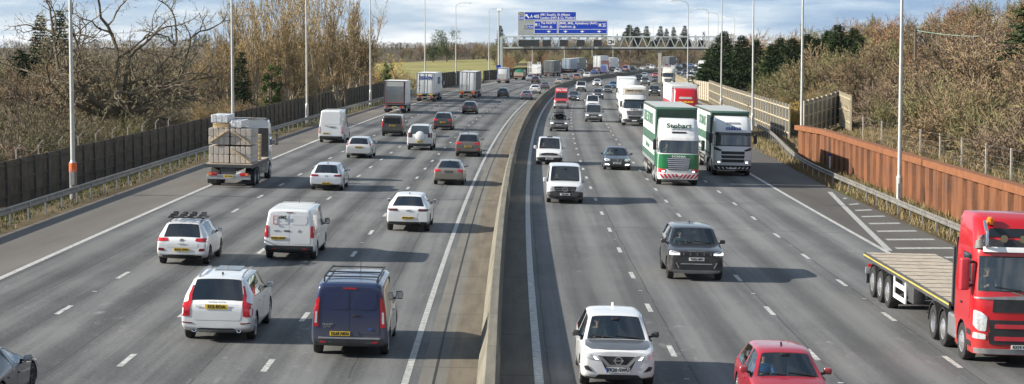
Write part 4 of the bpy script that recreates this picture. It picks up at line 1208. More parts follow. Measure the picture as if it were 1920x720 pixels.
# ------------------------------------------------------------------ people at the wheel
def make_person():
    """seated driver: one continuous skinned body from head to knees, hands on the wheel; origin at the hip"""
    J = {'hip':(0,0,.10), 'waist':(0,.0,.26), 'chest':(0,-.03,.44), 'neck':(0,-.02,.60), 'nape':(0,0,.66), 'head':(0,.02,.76), 'crown':(0,.015,.86),
         'sl':(-.17,-.03,.53), 'el':(-.25,.12,.30), 'wl':(-.14,.36,.36), 'sr':(.17,-.03,.53), 'er':(.25,.12,.30), 'wr':(.14,.36,.36),
         'hl':(-.13,.44,.40), 'hr':(.13,.44,.40), 'tl':(-.10,.04,.09), 'tr':(.10,.04,.09), 'kl':(-.14,.46,.15), 'kr':(.14,.46,.15)}
    E = [('hip','waist'),('waist','chest'),('chest','neck'),('neck','nape'),('nape','head'),('head','crown'),('chest','sl'),('sl','el'),('el','wl'),('wl','hl'),('chest','sr'),('sr','er'),('er','wr'),('wr','hr'),('hip','tl'),('tl','kl'),('hip','tr'),('tr','kr')]
    RR = {'hip':(.17,.13),'waist':(.15,.11),'chest':(.17,.12),'neck':(.062,.062),'nape':(.058,.06),'head':(.078,.098),'crown':(.062,.07),'sl':(.075,.075),'sr':(.075,.075),'el':(.05,.05),'er':(.05,.05),'wl':(.035,.035),'wr':(.035,.035),'hl':(.035,.045),'hr':(.035,.045),'tl':(.10,.10),'tr':(.10,.10),'kl':(.065,.065),'kr':(.065,.065)}
    names = list(J); fingers = []
    for sd in ('l', 'r'):
        s = -1 if sd == 'l' else 1; h = Vector(J['h'+sd])
        for k, (dz, ln) in enumerate(((.03, .07), (.012, .078), (-.006, .072), (-.022, .058))):
            a = h+Vector((0, .02, dz)); b = a+Vector((-s*.02, ln*.55, .0)); c = b+Vector((-s*.035, -.01, -.012))
            fingers.append((sd, [a, b, c]))
        fingers.append((sd, [h+Vector((-s*.02, -.01, .02)), h+Vector((-s*.045, .015, .035)), h+Vector((-s*.05, .045, .03))]))
    vs = [J[n] for n in names]; es = [(names.index(a), names.index(b)) for a, b in E]; rad = [RR[n] for n in names]
    for sd, ch in fingers:
        prev = names.index('h'+sd)
        for q in ch: vs.append(tuple(q)); rad.append((.0095, .0095)); es.append((prev, len(vs)-1)); prev = len(vs)-1
    me = bpy.data.meshes.new('person'); me.from_pydata(vs, es, [])
    o = bpy.data.objects.new('person', me); COL.objects.link(o)
    md = o.modifiers.new('k', 'SKIN'); md.use_smooth_shade = True
    for i, r in enumerate(rad): me.skin_vertices[0].data[i].radius = r
    me.skin_vertices[0].data[0].use_root = True
    sb = o.modifiers.new('s', 'SUBSURF'); sb.levels = 1; sb.render_levels = 1
    bpy.context.view_layer.update()
    m2 = bpy.data.meshes.new_from_object(o.evaluated_get(bpy.context.evaluated_depsgraph_get())); bpy.data.objects.remove(o)
    # nose, brow and chin are drawn out of the head itself
    for v in m2.vertices:
        c = v.co
        if c.z > .66 and c.y > .06 and abs(c.x) < .035:
            c.y += .022*max(0, 1-abs(c.z-.745)/.035)*(1-abs(c.x)/.035)
    m2.materials.clear(); m2.materials.append(M['skin'])
    m2.polygons.foreach_set('use_smooth', [True]*len(m2.polygons))
    # clothing: the torso, arms and legs, pushed out a centimetre
    bm = bmesh.new(); bm.from_mesh(m2); bm.normal_update()
    kill = [f for f in bm.faces if f.calc_center_median().z > .585 or f.calc_center_median().y > .30 and abs(f.calc_center_median().x) < .21 and f.calc_center_median().z > .28]
    bmesh.ops.delete(bm, geom=kill, context='FACES')
    for v in bm.verts: v.co += v.normal*.012
    for f in bm.faces: f.material_index = 0
    mc = bpy.data.meshes.new('jacket'); bm.to_mesh(mc); bm.free(); mc.materials.clear(); mc.materials.append(M['cloth'])
    bm = bmesh.new(); bm.from_mesh(m2); bm.normal_update()
    kill = [f for f in bm.faces if not (f.calc_center_median().z > .80-.9*(min(.02, f.calc_center_median().y)) and f.calc_center_median().z > .70)]
    bmesh.ops.delete(bm, geom=kill, context='FACES')
    for v in bm.verts: v.co += v.normal*.014
    mh = bpy.data.meshes.new('hair'); bm.to_mesh(mh); bm.free(); mh.materials.clear(); mh.materials.append(M['hair'])
    mf = MB()
    for s in (-1, 1):
        mf.box(s*.032-.013, s*.032+.013, .112, .120, .765, .778)
    eyes = mf.mesh('eye', 'letter_black')
    me_ = MB(); me_.box(-.022, .022, .105, .113, .698, .706); mouth = me_.mesh('mouth', 'letter_red')
    ear = MB()
    for s in (-1, 1): ear.tube([(s*.078, .01, .73), (s*.092, 0, .755), (s*.08, .005, .785)], .014, 6)
    ears = ear.mesh('ear', 'skin', smooth=True)
    return m2, mc, mh, eyes, mouth, ears
t_ = NT('cloth'); oi_ = t_.node('ShaderNodeObjectInfo'); t_.link(oi_.outputs['Color'], t_.b.inputs['Base Color']); t_.set(Roughness=.85)
PERSON = make_person()
def person(veh, local, label, cloth, shades=False):
    o = link('person', PERSON[0], None); tag(o, label, 'person', 'drivers seen through windscreens')
    o.matrix_world = veh.matrix_basis @ Matrix.Translation(local)
    c = link('jacket', PERSON[1], o); c.color = (*cloth, 1)
    link('hair', PERSON[2], o); link('eyes', PERSON[3], o); link('mouth', PERSON[4], o); link('ears', PERSON[5], o)
    if shades:
        m = MB(); m.box(-.075, .075, .112, .125, .758, .785); m.build('sunglasses', 'letter_black', o)
    return o
# ------------------------------------------------------------------ car prototypes
VEH = {}
def reg(k, v, cat='car'): VEH[k] = v; v.root['category'] = cat; return v
# -- big white estate-like SUV
v = reg('suv_tall', make_car('car', 'suv', 4.95, 1.93, 1.74, .375, 'alloy', 10, over=dict(rr=.095, rb=.03, rbz=.655, wt=.735, bz2=.69, rrz=.965)))
w = v.W/2
v.both([(.74*w, .72), (.97*w, .72), (.985*w, 1.04), (.80*w, 1.10), (.79*w, 1.58), (.715*w, 1.60), (.70*w, 1.06), (.72*w, .98)], 'rear', 'tail_light', 'lamp_red', r=.02, off=.014)
v.patch([(-.66*w, .62), (.66*w, .62), (.71*w, 1.04), (-.71*w, 1.04)], 'rear', 'tailgate', 'paint', r=.06, off=.006, d=.12)
v.plate('S12 EOA', 'rear', .98, 'plate_yellow', w=.60, h=.13)
text('VOLVO', .055, 'letter_grey', (0, v.hit(0, 1.10, 'rear')[0].y-.02, 1.095), 'rear', v.root, bold=.001, sx=2.6)
v.both([(.66*w, .52), (.94*w, .54), (.94*w, .57), (.66*w, .55)], 'rear', 'reflector', 'lamp_deep_red', off=.012)
v.patch([(-.70*w, .26), (.70*w, .26), (.76*w, .36), (-.76*w, .36)], 'rear', 'bumper', 'steel', r=.03, off=.014)
for sd in (-1, 1):
    h, n = v.hit(sd*.62*w, .35, 'rear'); m = MB(); m.lathe([(.03, .1), (.045, -.03), (.062, -.035), (.066, .08)], (h.x, h.y-.02, h.z), 'y', 16); m.build('exhaust_pipe', 'chrome', v.root, smooth=True)
h, n = v.hit(0, .8, 'rear')
text('XC90', .06, 'chrome', (-.5*w, v.hit(-.5*w, .97, 'rear')[0].y-.02, .98), 'rear', v.root, bold=.001)
rails(v, 1.05, -1.75, .60*w, .06, 'alloy', .05); std_front(v, plate='S12 EOA')
m = MB(); m.box(-.35, .35, -.5, .6, 1.742, 1.748); m.build('sunroof', 'dark_glass', v.root); antenna(v, -1.3)
# -- small crossover with roof-mounted cycle carriers
v = reg('crossover', make_car('car', 'suv', 4.23, 1.82, 1.55, .34, 'dark_alloy', 5, over=dict(rr=.10, rb=.03, rbz=.66, wt=.71, rrz=.955)))
w = v.W/2
v.both([(.52*w, .89), (.56*w, .985), (.93*w, .99), (.985*w, .94), (.97*w, .87), (.80*w, .87)], 'rear', 'tail_light', 'lamp_red', r=.02, off=.014)
v.patch([(-.62*w, .66), (.62*w, .66), (.66*w, 1.0), (-.66*w, 1.0)], 'rear', 'tailgate', 'paint', r=.05, off=.005, d=.12)
v.patch([(-.74*w, .25), (.74*w, .25), (.78*w, .38), (-.78*w, .38)], 'rear', 'bumper', 'black_plastic', r=.03, off=.014)
v.patch([(-.62*w, .40), (.62*w, .40), (.62*w, .43), (-.62*w, .43)], 'rear', 'bumper_trim', 'chrome', off=.02)
v.both([(.66*w, .53), (.92*w, .55), (.90*w, .64), (.70*w, .63)], 'rear', 'reflector', 'lamp_deep_red', r=.02, off=.012)
v.plate('RO21 SWU', 'rear', .585, 'plate_yellow', w=.54, h=.115)
h, n = v.hit(0, .90, 'rear'); m = MB(); m.lathe([(.062, -.012), (.075, -.012), (.075, .03), (.062, .03)], (0, h.y, .90), 'y', 20)
m.beam((-.045, h.y-.006, .94), (-.015, h.y-.006, .86), .012, .012); m.beam((-.015, h.y-.006, .86), (0, h.y-.006, .90), .012, .012); m.beam((0, h.y-.006, .90), (.015, h.y-.006, .86), .012, .012); m.beam((.015, h.y-.006, .86), (.045, h.y-.006, .94), .012, .012)
m.build('badge', 'letter_grey', v.root)
text('T-ROC', .055, 'letter_grey', (0, v.hit(0, .79, 'rear')[0].y-.016, .79), 'rear', v.root, bold=.001, sx=1.5)
rails(v, .8, -1.35, .60*w, .05, 'black_plastic', .035); std_front(v, plate='RO21 SWU')
def cycle_carriers(v, zr):
    for y in (-1.05, -.10):
        m = MB(); m.beam((-.68, y, zr+.08), (.68, y, zr+.08), .07, .035); m.build('roof_bar', 'black_plastic', v.root)
    for i, x in enumerate((-.51, -.17, .17, .51)):
        c = MB(); c.beam((x, -1.45, zr+.13), (x, .25, zr+.13), .06, .05); c.box(x-.09, x+.09, -1.48, -1.28, zr+.12, zr+.19); c.box(x-.10, x+.10, -1.05, -.85, zr+.14, zr+.22)
        c.beam((x-.05, -1.1, zr+.17), (x+.10, -.5, zr+.23), .05, .05); c.box(x-.07, x+.12, -.56, -.44, zr+.17, zr+.27); c.tube([(x-.08, -1.38, zr+.17), (x+.08, -1.38, zr+.25)], .03, 8)
        c.build('cycle_carrier', 'grey_plastic' if i % 2 else 'black_plastic', v.root, bevel=.012, seg=1)
CYC = v
# -- sloping electric crossover
v = reg('coupe_suv', make_car('car', 'suv', 4.71, 1.88, 1.60, .37, 'dark_alloy', 5, over=dict(rr=.20, rb=.055, rbz=.70, wt=.66, rrz=.93, ws=.155, bz2=.71)))
w = v.W/2
for k in range(3): v.both([((.50+.13*k)*w, .93+.01*k), ((.575+.13*k)*w, .93+.01*k), ((.60+.13*k)*w, .99), ((.525+.13*k)*w, .995)], 'rear', 'tail_light', 'lamp_deep_red', off=.02, r=.012)
v.both([(.46*w, .915), (.94*w, .925), (.96*w, 1.0), (.48*w, 1.01)], 'rear', 'lamp_bezel', 'black_plastic', off=.012, r=.02)
v.patch([(-.80*w, .24), (.80*w, .24), (.90*w, .46), (-.90*w, .46)], 'rear', 'bumper', 'black_plastic', r=.05, off=.014)
v.plate('YW72 MOT', 'rear', .62, 'plate_yellow'); v.patch([(-.40*w, .54), (.40*w, .54), (.46*w, .86), (-.46*w, .86)], 'rear', 'tailgate', 'paint', r=.04, off=.005, d=.12)
m = MB(); y_ = v.hit(0, .95, 'rear')[0].y; m.prism([(-.10, .93), (-.03, .955), (.02, .95), (.10, .985), (.05, .935), (.0, .92)], 'y', y_-.03, y_+.01); m.build('badge', 'letter_black', v.root)
h, n = v.hit(0, -1.0, 'top'); antenna(v, -1.05); std_front(v, plate='YW72 MOT')
# -- upright off-roader with the spare wheel on its tail
v = reg('offroader', make_car('car', 'suv', 4.76, 2.0, 1.95, .40, 'dark_alloy', 5, over=dict(rr=.02, rb=.008, rbz=.64, wt=.76, gc=.28, rrz=.97, hz=.60, cz=.66, ws=.085), arch='black_plastic'))
w = v.W/2; yb = v.hit(0, 1.0, 'rear')[0].y
m = MB(); m.lathe([(.001, -.20), (.30, -.20), (.345, -.17), (.355, -.10), (.355, .06)], (0, yb, 1.12), 'y', 28); m.build('spare_wheel', 'white_panel', v.root, smooth=True)
v.both([(.80*w, .98), (.92*w, .98), (.92*w, 1.36), (.80*w, 1.36)], 'rear', 'tail_light', 'lamp_deep_red', r=.03, off=.014)
v.both([(.60*w, 1.0), (.78*w, 1.0), (.78*w, 1.34), (.60*w, 1.34)], 'rear', 'quarter_panel', 'black_plastic', r=.02, off=.01)
v.patch([(-.86*w, .34), (.86*w, .34), (.90*w, .54), (-.90*w, .54)], 'rear', 'bumper', 'grey_plastic', r=.04, off=.02)
v.plate('YH23 LFD', 'rear', .66, 'plate_yellow'); rails(v, .7, -1.9, .66*w, .06, 'black_plastic'); std_front(v, plate='YH23 LFD')
# -- middling SUVs seen from behind
v = reg('suv', make_car('car', 'suv', 4.66, 1.86, 1.68, .36, 'alloy', 5, over=dict(rr=.10)))
std_rear(v, [(.48*v.W/2, .93), (.50*v.W/2, 1.02), (.93*v.W/2, 1.08), (.985*v.W/2, 1.0), (.95*v.W/2, .88)], 'LP19 KVX'); rails(v, 1.0, -1.6, .60*v.W/2, .05, 'steel'); std_front(v, plate='LP19 KVX'); antenna(v, -1.3)
v.both([(.66*v.W/2, .50), (.90*v.W/2, .52), (.90*v.W/2, .60), (.66*v.W/2, .58)], 'rear', 'reflector', 'lamp_red', r=.02, off=.012)
# -- hatchbacks
v = reg('hatch', make_car('car', 'hatch', 4.37, 1.81, 1.48, .325, 'alloy', 5))
w = v.W/2
std_rear(v, [(.44*w, .80), (.50*w, .885), (.95*w, .90), (.985*w, .84), (.90*w, .795), (.62*w, .79)], 'DX66 MLF', pz=.42, mat='lamp_deep_red'); std_front(v, plate='DX66 MLF'); antenna(v, -1.2)
v.patch([(-.10*w, .80), (.10*w, .80), (.08*w, .86), (-.08*w, .86)], 'rear', 'badge', 'chrome', r=.03, off=.014)
v = reg('hatch_round', make_car('car', 'hatch', 4.34, 1.84, 1.50, .32, 'alloy', 5, over=dict(rr=.10, rbz=.67, wt=.70)))
w = v.W/2
std_rear(v, [(.83*w, .92), (.97*w, .92), (.92*w, 1.16), (.79*w, 1.18)], 'WK08 RDO', pz=.80, bump=None); std_front(v, plate='WK08 RDO')
v = reg('hatch_front', make_car('car', 'hatch', 4.06, 1.74, 1.46, .31, 'alloy', 5, over=dict(wt=.69)))
std_rear(v, None, 'SD64 KWT'); std_front(v, plate='SD64 KWT'); antenna(v, -.2)
# -- saloons
v = reg('saloon', make_car('car', 'saloon', 4.53, 1.82, 1.42, .32, 'alloy', 10))
w = v.W/2
std_rear(v, [(.56*w, .80), (.56*w, .93), (.94*w, .95), (.98*w, .86), (.90*w, .78)], None, pz=.80, bump=None)
v.patch([(-.26*w, .72), (.26*w, .72), (.28*w, .86), (-.28*w, .86)], 'rear', 'plate_recess', 'grey_plastic', r=.02, off=.009)
std_front(v, plate='KN57 FHO'); antenna(v, -1.0)
v = reg('saloon_long', make_car('car', 'saloon', 4.87, 1.86, 1.47, .33, 'alloy', 10, over=dict(hz=.54)))
w = v.W/2; std_rear(v, None, 'LB11 ZXO', pz=.80, bump=None)
v.patch([(-.36*w, .52), (.36*w, .52), (.42*w, .76), (-.42*w, .76)], 'front', 'grille', 'black_plastic', r=.03, off=.008)
for k in range(4): v.patch(rect(-.38*w, .38*w, .545+.055*k, .562+.055*k), 'front', 'grille_bar', 'chrome', off=.02)
v.patch(rect(-.012, .012, .53, .77), 'front', 'grille_bar', 'chrome', off=.024)
v.both([(.50*w, .62), (.54*w, .74), (.92*w, .80), (.97*w, .72), (.80*w, .60)], 'front', 'headlight', 'lamp_clear', r=.04, off=.01)
v.both([(.55*w, .34), (.86*w, .36), (.88*w, .44), (.60*w, .43)], 'front', 'day_lamp', 'lit_headlamp', r=.02, off=.01)
v.patch([(-.5*w, .26), (.5*w, .26), (.46*w, .42), (-.46*w, .42)], 'front', 'lower_grille', 'black_plastic', r=.03, off=.006); v.plate('LB11 ZXO', 'front', .47, 'plate_white')
# -- low grey coupe
v = reg('coupe', make_car('car', 'coupe', 4.34, 1.80, 1.30, .335, 'dark_alloy', 10, glass_rear='privacy_glass', sills=None))
w = v.W/2
std_rear(v, [(.50*w, .66), (.56*w, .78), (.93*w, .80), (.98*w, .70), (.85*w, .64)], 'K911 GTS', pz=.52, bump=None); std_front(v, plate=None)
# -- white crossover with a grey bonnet, seen from the front
v = reg('crossover_front', make_car('car', 'suv', 4.39, 1.81, 1.59, .345, 'alloy', 5, over=dict(hz=.60, cz=.665, hl=.25, ws=.165, wt=.73, rr=.13), mirror='grey_plastic', glass_rear='glass'))
w = v.W/2; L = v.L
v.patch([(-.72*w, L/2-.16), (-.30*w, L/2-.06), (.30*w, L/2-.06), (.72*w, L/2-.16), (.86*w, L/2-.50), (.84*w, v.cowl+.05), (.4*w, v.cowl+.10), (-.4*w, v.cowl+.10), (-.84*w, v.cowl+.05), (-.86*w, L/2-.50)], 'top', 'bonnet', 'bonnet_grey', off=.006, th=.01, r=.05, d=.1)
a, b = v.both([(.50*w, .70), (.60*w, .80), (.90*w, .91), (.975*w, .88), (.95*w, .78), (.80*w, .74)], 'front', 'headlight', 'lamp_clear', r=.02, off=.012)
for sgn, q in ((1, a), (-1, b)): v.patch([(sgn*x, z) for x, z in ((.52*w, .71), (.60*w, .785), (.66*w, .80), (.60*w, .72))], 'front', 'lamp_lens', 'lit_headlamp', r=.01, off=.02, par=q)
v.patch([(-.50*w, .80), (.50*w, .80), (.40*w, .60), (.30*w, .42), (-.30*w, .42), (-.40*w, .60)], 'front', 'grille', 'black_plastic', r=.03, off=.01)
v.patch([(-.56*w, .82), (-.46*w, .82), (-.22*w, .60), (.22*w, .60), (.46*w, .82), (.56*w, .82), (.28*w, .545), (-.28*w, .545)], 'front', 'grille_trim', 'chrome', r=.012, off=.022, d=.05)
y_ = v.hit(0, .70, 'front')[0].y; m = MB(); m.lathe([(.075, -.01), (.075, .02), (.10, .02), (.10, -.01)], (0, y_+.03, .70), 'y', 24); m.box(-.12, .12, y_+.02, y_+.055, .68, .72); m.build('badge', 'chrome', v.root)
text('NISSAN', .036, 'letter_black', (0, y_+.058, .70), 'front', v.root, bold=.001)
v.plate('VK20 GWU', 'front', .475, 'plate_white', w=.56, h=.125)
m = MB(); m.box(.235, .28, v.hit(0, .475, 'front')[0].y+.02, v.hit(0, .475, 'front')[0].y+.03, .415, .535); m.build('plate_band', 'plate_blue', v.root)
v.both([(.66*w, .42), (.86*w, .47), (.90*w, .56), (.80*w, .57)], 'front', 'fog_lamp', 'black_plastic', r=.02, off=.012)
v.patch([(-.66*w, .24), (.66*w, .24), (.52*w, .36), (-.52*w, .36)], 'front', 'lower_grille', 'black_plastic', r=.03, off=.012)
v.patch([(-.86*w, .205), (.86*w, .205), (.88*w, .26), (-.88*w, .26)], 'front', 'splitter', 'black_plastic', r=.02, off=.016)
std_rear(v, None, 'VK20 GWU')
h, n = v.hit(0, -1.0, 'top'); m = MB(); m.prism([(-.13, 0), (.07, 0), (-.09, .11)], 'x', -.025, .025); m.build('aerial', 'white_panel', v.root, loc=h)
# -- black luxury SUV from the front with lit lamps
v = reg('suv_lux', make_car('car', 'suv', 4.88, 1.99, 1.80, .39, 'dark_alloy', 5, over=dict(hz=.61, cz=.675, hl=.25, ws=.12, wt=.74, gc=.24, rr=.07), glass_rear='privacy_glass'))
w = v.W/2
a, b = v.both([(.58*w, .93), (.60*w, 1.02), (.93*w, 1.06), (.965*w, 1.0), (.93*w, .92)], 'front', 'headlight', 'lamp_clear', r=.02, off=.012)
for sgn, q in ((1, a), (-1, b)): v.patch([(sgn*x, z) for x, z in ((.60*w, .935), (.62*w, .985), (.78*w, .975), (.93*w, 1.02), (.93*w, .93), (.80*w, .935))], 'front', 'lamp_lens', 'lit_headlamp', r=.01, off=.02, par=q)
g = v.patch([(-.55*w, .91), (.55*w, .91), (.56*w, 1.02), (-.56*w, 1.02)], 'front', 'grille', 'black_plastic', r=.02, off=.01)
for k in range(9):
    for z in (.935, .965, .995): v.patch([(-.50*w+.10*k*w*1.2-.02, z), (-.50*w+.12*k*w, z+.012), (-.50*w+.12*k*w+.02, z), (-.50*w+.12*k*w, z-.012)], 'front', 'grille_stud', 'steel', off=.02, par=g) if k % 2 == 0 else None
text('RANGE ROVER', .05, 'chrome', (0, v.hit(0, 1.07, 'front')[0].y+.015, 1.065), 'front', v.root, bold=.001, sx=1.9)
v.plate('YG22 MBV', 'front', .79, 'plate_white', w=.54)
v.patch([(-.62*w, .42), (.62*w, .42), (.52*w, .62), (-.52*w, .62)], 'front', 'lower_grille', 'black_plastic', r=.04, off=.01)
v.patch([(-.56*w, .605), (.56*w, .605), (.54*w, .635), (-.54*w, .635)], 'front', 'bumper_trim', 'steel', off=.02)
v.both([(.70*w, .50), (.92*w, .54), (.92*w, .76), (.76*w, .74)], 'front', 'air_intake', 'black_plastic', r=.03, off=.01); v.both([(.60*w, .47), (.64*w, .47), (.74*w, .66), (.70*w, .67)], 'front', 'bumper_trim', 'chrome', off=.016)
v.patch([(-.80*w, .28), (.80*w, .28), (.84*w, .40), (-.84*w, .40)], 'front', 'splitter', 'steel', r=.03, off=.014)
std_rear(v, None, 'YG22 MBV'); antenna(v, -.9)
# -- family SUV with a roof box
v = reg('suv_front', make_car('car', 'suv', 4.45, 1.84, 1.65, .345, 'alloy', 5, glass_rear='privacy_glass')); std_front(v, lit=True, plate='GY18 HTV'); std_rear(v, None, 'GY18 HTV'); rails(v, .9, -1.5, .60*v.W/2, .05)
# ---- vans
def van_rear(v, tail, plate, pz, px=0, doors=True, bump='black_plastic', zb=None, win=False):
    w = v.W/2; H = v.H; zt = H*.90; zb = zb or .62
    if doors:
        for sd in (1, -1):
            v.patch([(sd*.012, zb), (sd*.80*w, zb), (sd*.76*w, zt-.25), (sd*.72*w, zt), (sd*.012, zt)], 'rear', 'rear_door', 'paint', r=.05, off=.006, d=.15)
    v.both(tail, 'rear', 'tail_light', 'lamp_red', r=.02, off=.014)
    v.patch([(-.90*w, .34), (.90*w, .34), (.92*w, .56), (-.92*w, .56)], 'rear', 'bumper', bump, r=.04, off=.03)
    v.plate(plate, 'rear', pz, 'plate_yellow', x=px)
# blue van with dirty lower doors and roof bars
v = reg('van_blue', make_car('van', 'van', 4.97, 1.99, 1.97, .34, 'steel', 0, glass_rear='privacy_glass', ra=.17), 'van')
w = v.W/2
v.both([(.80*w, .80), (.93*w, .80), (.90*w, 1.30), (.835*w, 1.56), (.775*w, 1.56), (.80*w, 1.20)], 'rear', 'tail_light', 'lamp_red', r=.02, off=.016)
v.both([(.84*w, .90), (.90*w, .90), (.88*w, 1.20), (.835*w, 1.20)], 'rear', 'lamp_lens', 'lamp_clear', r=.015, off=.022)
for sd in (1, -1):
    d = v.patch([(sd*.010, .62), (sd*.77*w, .62), (sd*.77*w, 1.25), (sd*.73*w, 1.72), (sd*.010, 1.74)], 'rear', 'rear_door', 'paint', r=.05, off=.006, d=.12)
    v.patch([(sd*.03, 1.26), (sd*.60*w, 1.26), (sd*.71*w, 1.42), (sd*.69*w, 1.68), (sd*.03, 1.70)], 'rear', 'blank_window', 'paint', r=.07, off=.016, d=.1, par=d)
h, n = v.hit(.16, 1.1, 'rear'); m = MB(); m.box(-.09, .09, -.02, .01, -.025, .025); m.build('handle', 'black_plastic', v.root, loc=h, bevel=.01)
v.patch(rect(-.17, .17, 1.785, 1.82), 'rear', 'brake_light', 'lamp_red', off=.014)
v.patch([(-.74*w, .56), (.26*w, .56), (.22*w, .70), (-.70*w, .70)], 'rear', 'plate_panel', 'paint', r=.03, off=.014)
v.plate('DL65 NKG', 'rear', .63, 'plate_yellow', x=-.24); v.patch([(-.88*w, .33), (.88*w, .33), (.91*w, .50), (-.91*w, .50)], 'rear', 'bumper', 'grey_plastic', r=.04, off=.03)
v.patch(rect(-.80*w, .80*w, .50, .535), 'rear', 'step_trim', 'steel', off=.05); v.both(rect(.60*w, .74*w, .40, .44), 'rear', 'reflector', 'lamp_red', off=.04)
text('TRANSIT', .07, 'letter_grey', (-.56, v.hit(-.56, .86, 'rear')[0].y-.014, .86), 'rear', v.root, bold=.002); text('CUSTOM', .045, 'letter_grey', (-.58, v.hit(-.56, .80, 'rear')[0].y-.014, .80), 'rear', v.root, bold=.001)
v.patch([(.48, .73), (.60, .73), (.60, .78), (.48, .78)], 'rear', 'badge', 'letter_blue', r=.025, off=.02)
m = MB()
for sd in (-1, 1): m.tube([(sd*.68*w, .9, 1.99), (sd*.70*w, .4, 2.05), (sd*.70*w, -2.1, 2.05), (sd*.68*w, -2.3, 1.96)], .025, 8)
m.build('roof_rail', 'black_plastic', v.root, smooth=True)
for y in (-2.05, -1.0, .25):
    m = MB(); m.beam((-.70*w, y, 2.06), (.70*w, y, 2.06), .06, .03); m.build('roof_bar', 'black_plastic', v.root)
std_front(v, plate='DL65 NKG')
m = MB(); m.tube([(.1, -.2, 1.96), (.12, -.4, 2.3)], .008, 6); m.build('aerial', 'black_plastic', v.root)
# white van with a lettered rear door
v = reg('van_white', make_car('van', 'van', 4.96, 1.92, 1.93, .335, 'steel', 0, glass_rear='privacy_glass', ra=.18, mirror='black_plastic'), 'van')
w = v.W/2
van_rear(v, [(.80*w, .86), (.95*w, .86), (.94*w, 1.30), (.82*w, 1.30)], 'WC22 UNW', .83, px=-.42, zb=.62)
for sd in (1, -1): v.patch([(sd*.05, 1.34), (sd*.62*w, 1.34), (sd*.68*w, 1.44), (sd*.66*w, 1.68), (sd*.05, 1.70)], 'rear', 'blank_window', 'paint', r=.07, off=.014, d=.1)
y_ = v.hit(-.4, 1.5, 'rear')[0].y
text('VMS', .16, 'letter_black', (-.26, y_-.045, 1.60), 'rear', v.root, bold=.006)
m = MB(); m.box(-.60, -.575, y_-.04, y_-.03, 1.34, 1.66); m.box(-.575, -.44, y_-.04, y_-.03, 1.64, 1.66); m.box(-.575, -.50, y_-.04, y_-.03, 1.52, 1.54); m.box(-.575, -.44, y_-.04, y_-.03, 1.34, 1.365); m.build('logo', 'letter_red', v.root)
text('fleet hire', .05, 'letter_grey', (-.36, y_-.045, 1.24), 'rear', v.root, bold=.001) if False else None
text('EXPERT', .06, 'letter_grey', (-.48, v.hit(-.48, 1.10, 'rear')[0].y-.014, 1.10), 'rear', v.root, bold=.002)
v.patch([(.30, 1.06), (.40, 1.05), (.42, 1.13), (.34, 1.17)], 'rear', 'badge', 'steel', r=.02, off=.014)
h, n = v.hit(-.10, 1.1, 'rear'); m = MB(); m.box(-.11, .11, -.02, .01, -.025, .025); m.build('handle', 'black_plastic', v.root, loc=h, bevel=.01)
v.patch(rect(-.12, .12, 1.77, 1.80), 'rear', 'brake_light', 'lamp_deep_red', off=.014); v.both(rect(.52*w, .66*w, .42, .46), 'rear', 'reflector', 'lamp_red', off=.04)
std_front(v, plate='WC22 UNW'); m = MB(); m.tube([(.05, .3, 1.92), (.06, .15, 2.15)], .008, 6); m.build('aerial', 'black_plastic', v.root)
m = MB()
for k in range(7): m.box(-.60, .60, -2.1+.45*k, -2.06+.45*k, 1.925, 1.938)
m.build('roof_ribs', 'white_panel', v.root)
# white-and-grey van from the front
v = reg('van_front', make_car('van', 'van', 5.14, 1.93, 1.91, .335, 'steel', 0, glass_rear='privacy_glass', over=dict(hz=.52, cz=.60, hl=.16, ws=.15)), 'van')
w = v.W/2
v.patch([(-.97*w, .25), (.97*w, .25), (.96*w, .62), (.62*w, .66), (-.62*w, .66), (-.96*w, .62)], 'front', 'bumper', 'grey_plastic', r=.05, off=.012)
v.both([(.56*w, .70), (.58*w, .84), (.80*w, .97), (.94*w, .96), (.95*w, .80), (.78*w, .70)], 'front', 'headlight', 'lamp_clear', r=.04, off=.012)
v.patch([(-.52*w, .62), (.52*w, .62), (.62*w, .90), (-.62*w, .90)], 'front', 'grille', 'black_plastic', r=.05, off=.014)
for z in (.69, .78): v.patch(rect(-.54*w, .54*w, z, z+.018), 'front', 'grille_bar', 'steel', off=.02)
y_ = v.hit(0, .79, 'front')[0].y; m = MB(); m.lathe([(.11, 0), (.11, .03), (.14, .03), (.14, 0)], (0, y_+.01, .77), 'y', 24)
for k in range(3): m.beam((0, y_+.03, .77), (.12*sin(2*pi*k/3), y_+.03, .77+.12*cos(2*pi*k/3)), .028, .02)
m.build('badge', 'chrome', v.root); v.plate('YX19 JBO', 'front', .50, 'plate_white')
v.both([(.68*w, .36), (.88*w, .38), (.88*w, .47), (.72*w, .46)], 'front', 'fog_lamp', 'black_plastic', r=.03, off=.018); v.patch(rect(-.5*w, .5*w, .30, .40), 'front', 'lower_grille', 'black_plastic', off=.018, r=.03)
van_rear(v, [(.84*w, .9), (.96*w, .9), (.92*w, 1.4), (.84*w, 1.4)], 'YX19 JBO', .8)
# people carrier, dark and dusty, glazed tail
v = reg('van_dark', make_car('van', 'van', 4.89, 1.91, 1.88, .335, 'alloy', 5, glass_rear='privacy_glass'), 'van')
w = v.W/2
van_rear(v, [(.86*w, .80), (.97*w, .80), (.93*w, 1.50), (.85*w, 1.62), (.82*w, 1.4)], 'RJ58 TKA', .95, doors=False)
v.patch([(-.74*w, 1.12), (.74*w, 1.12), (.70*w, 1.62), (-.70*w, 1.62)], 'rear', 'rear_window', 'dark_glass', r=.08, off=.01); std_front(v, lit=True, plate='RJ58 TKA')
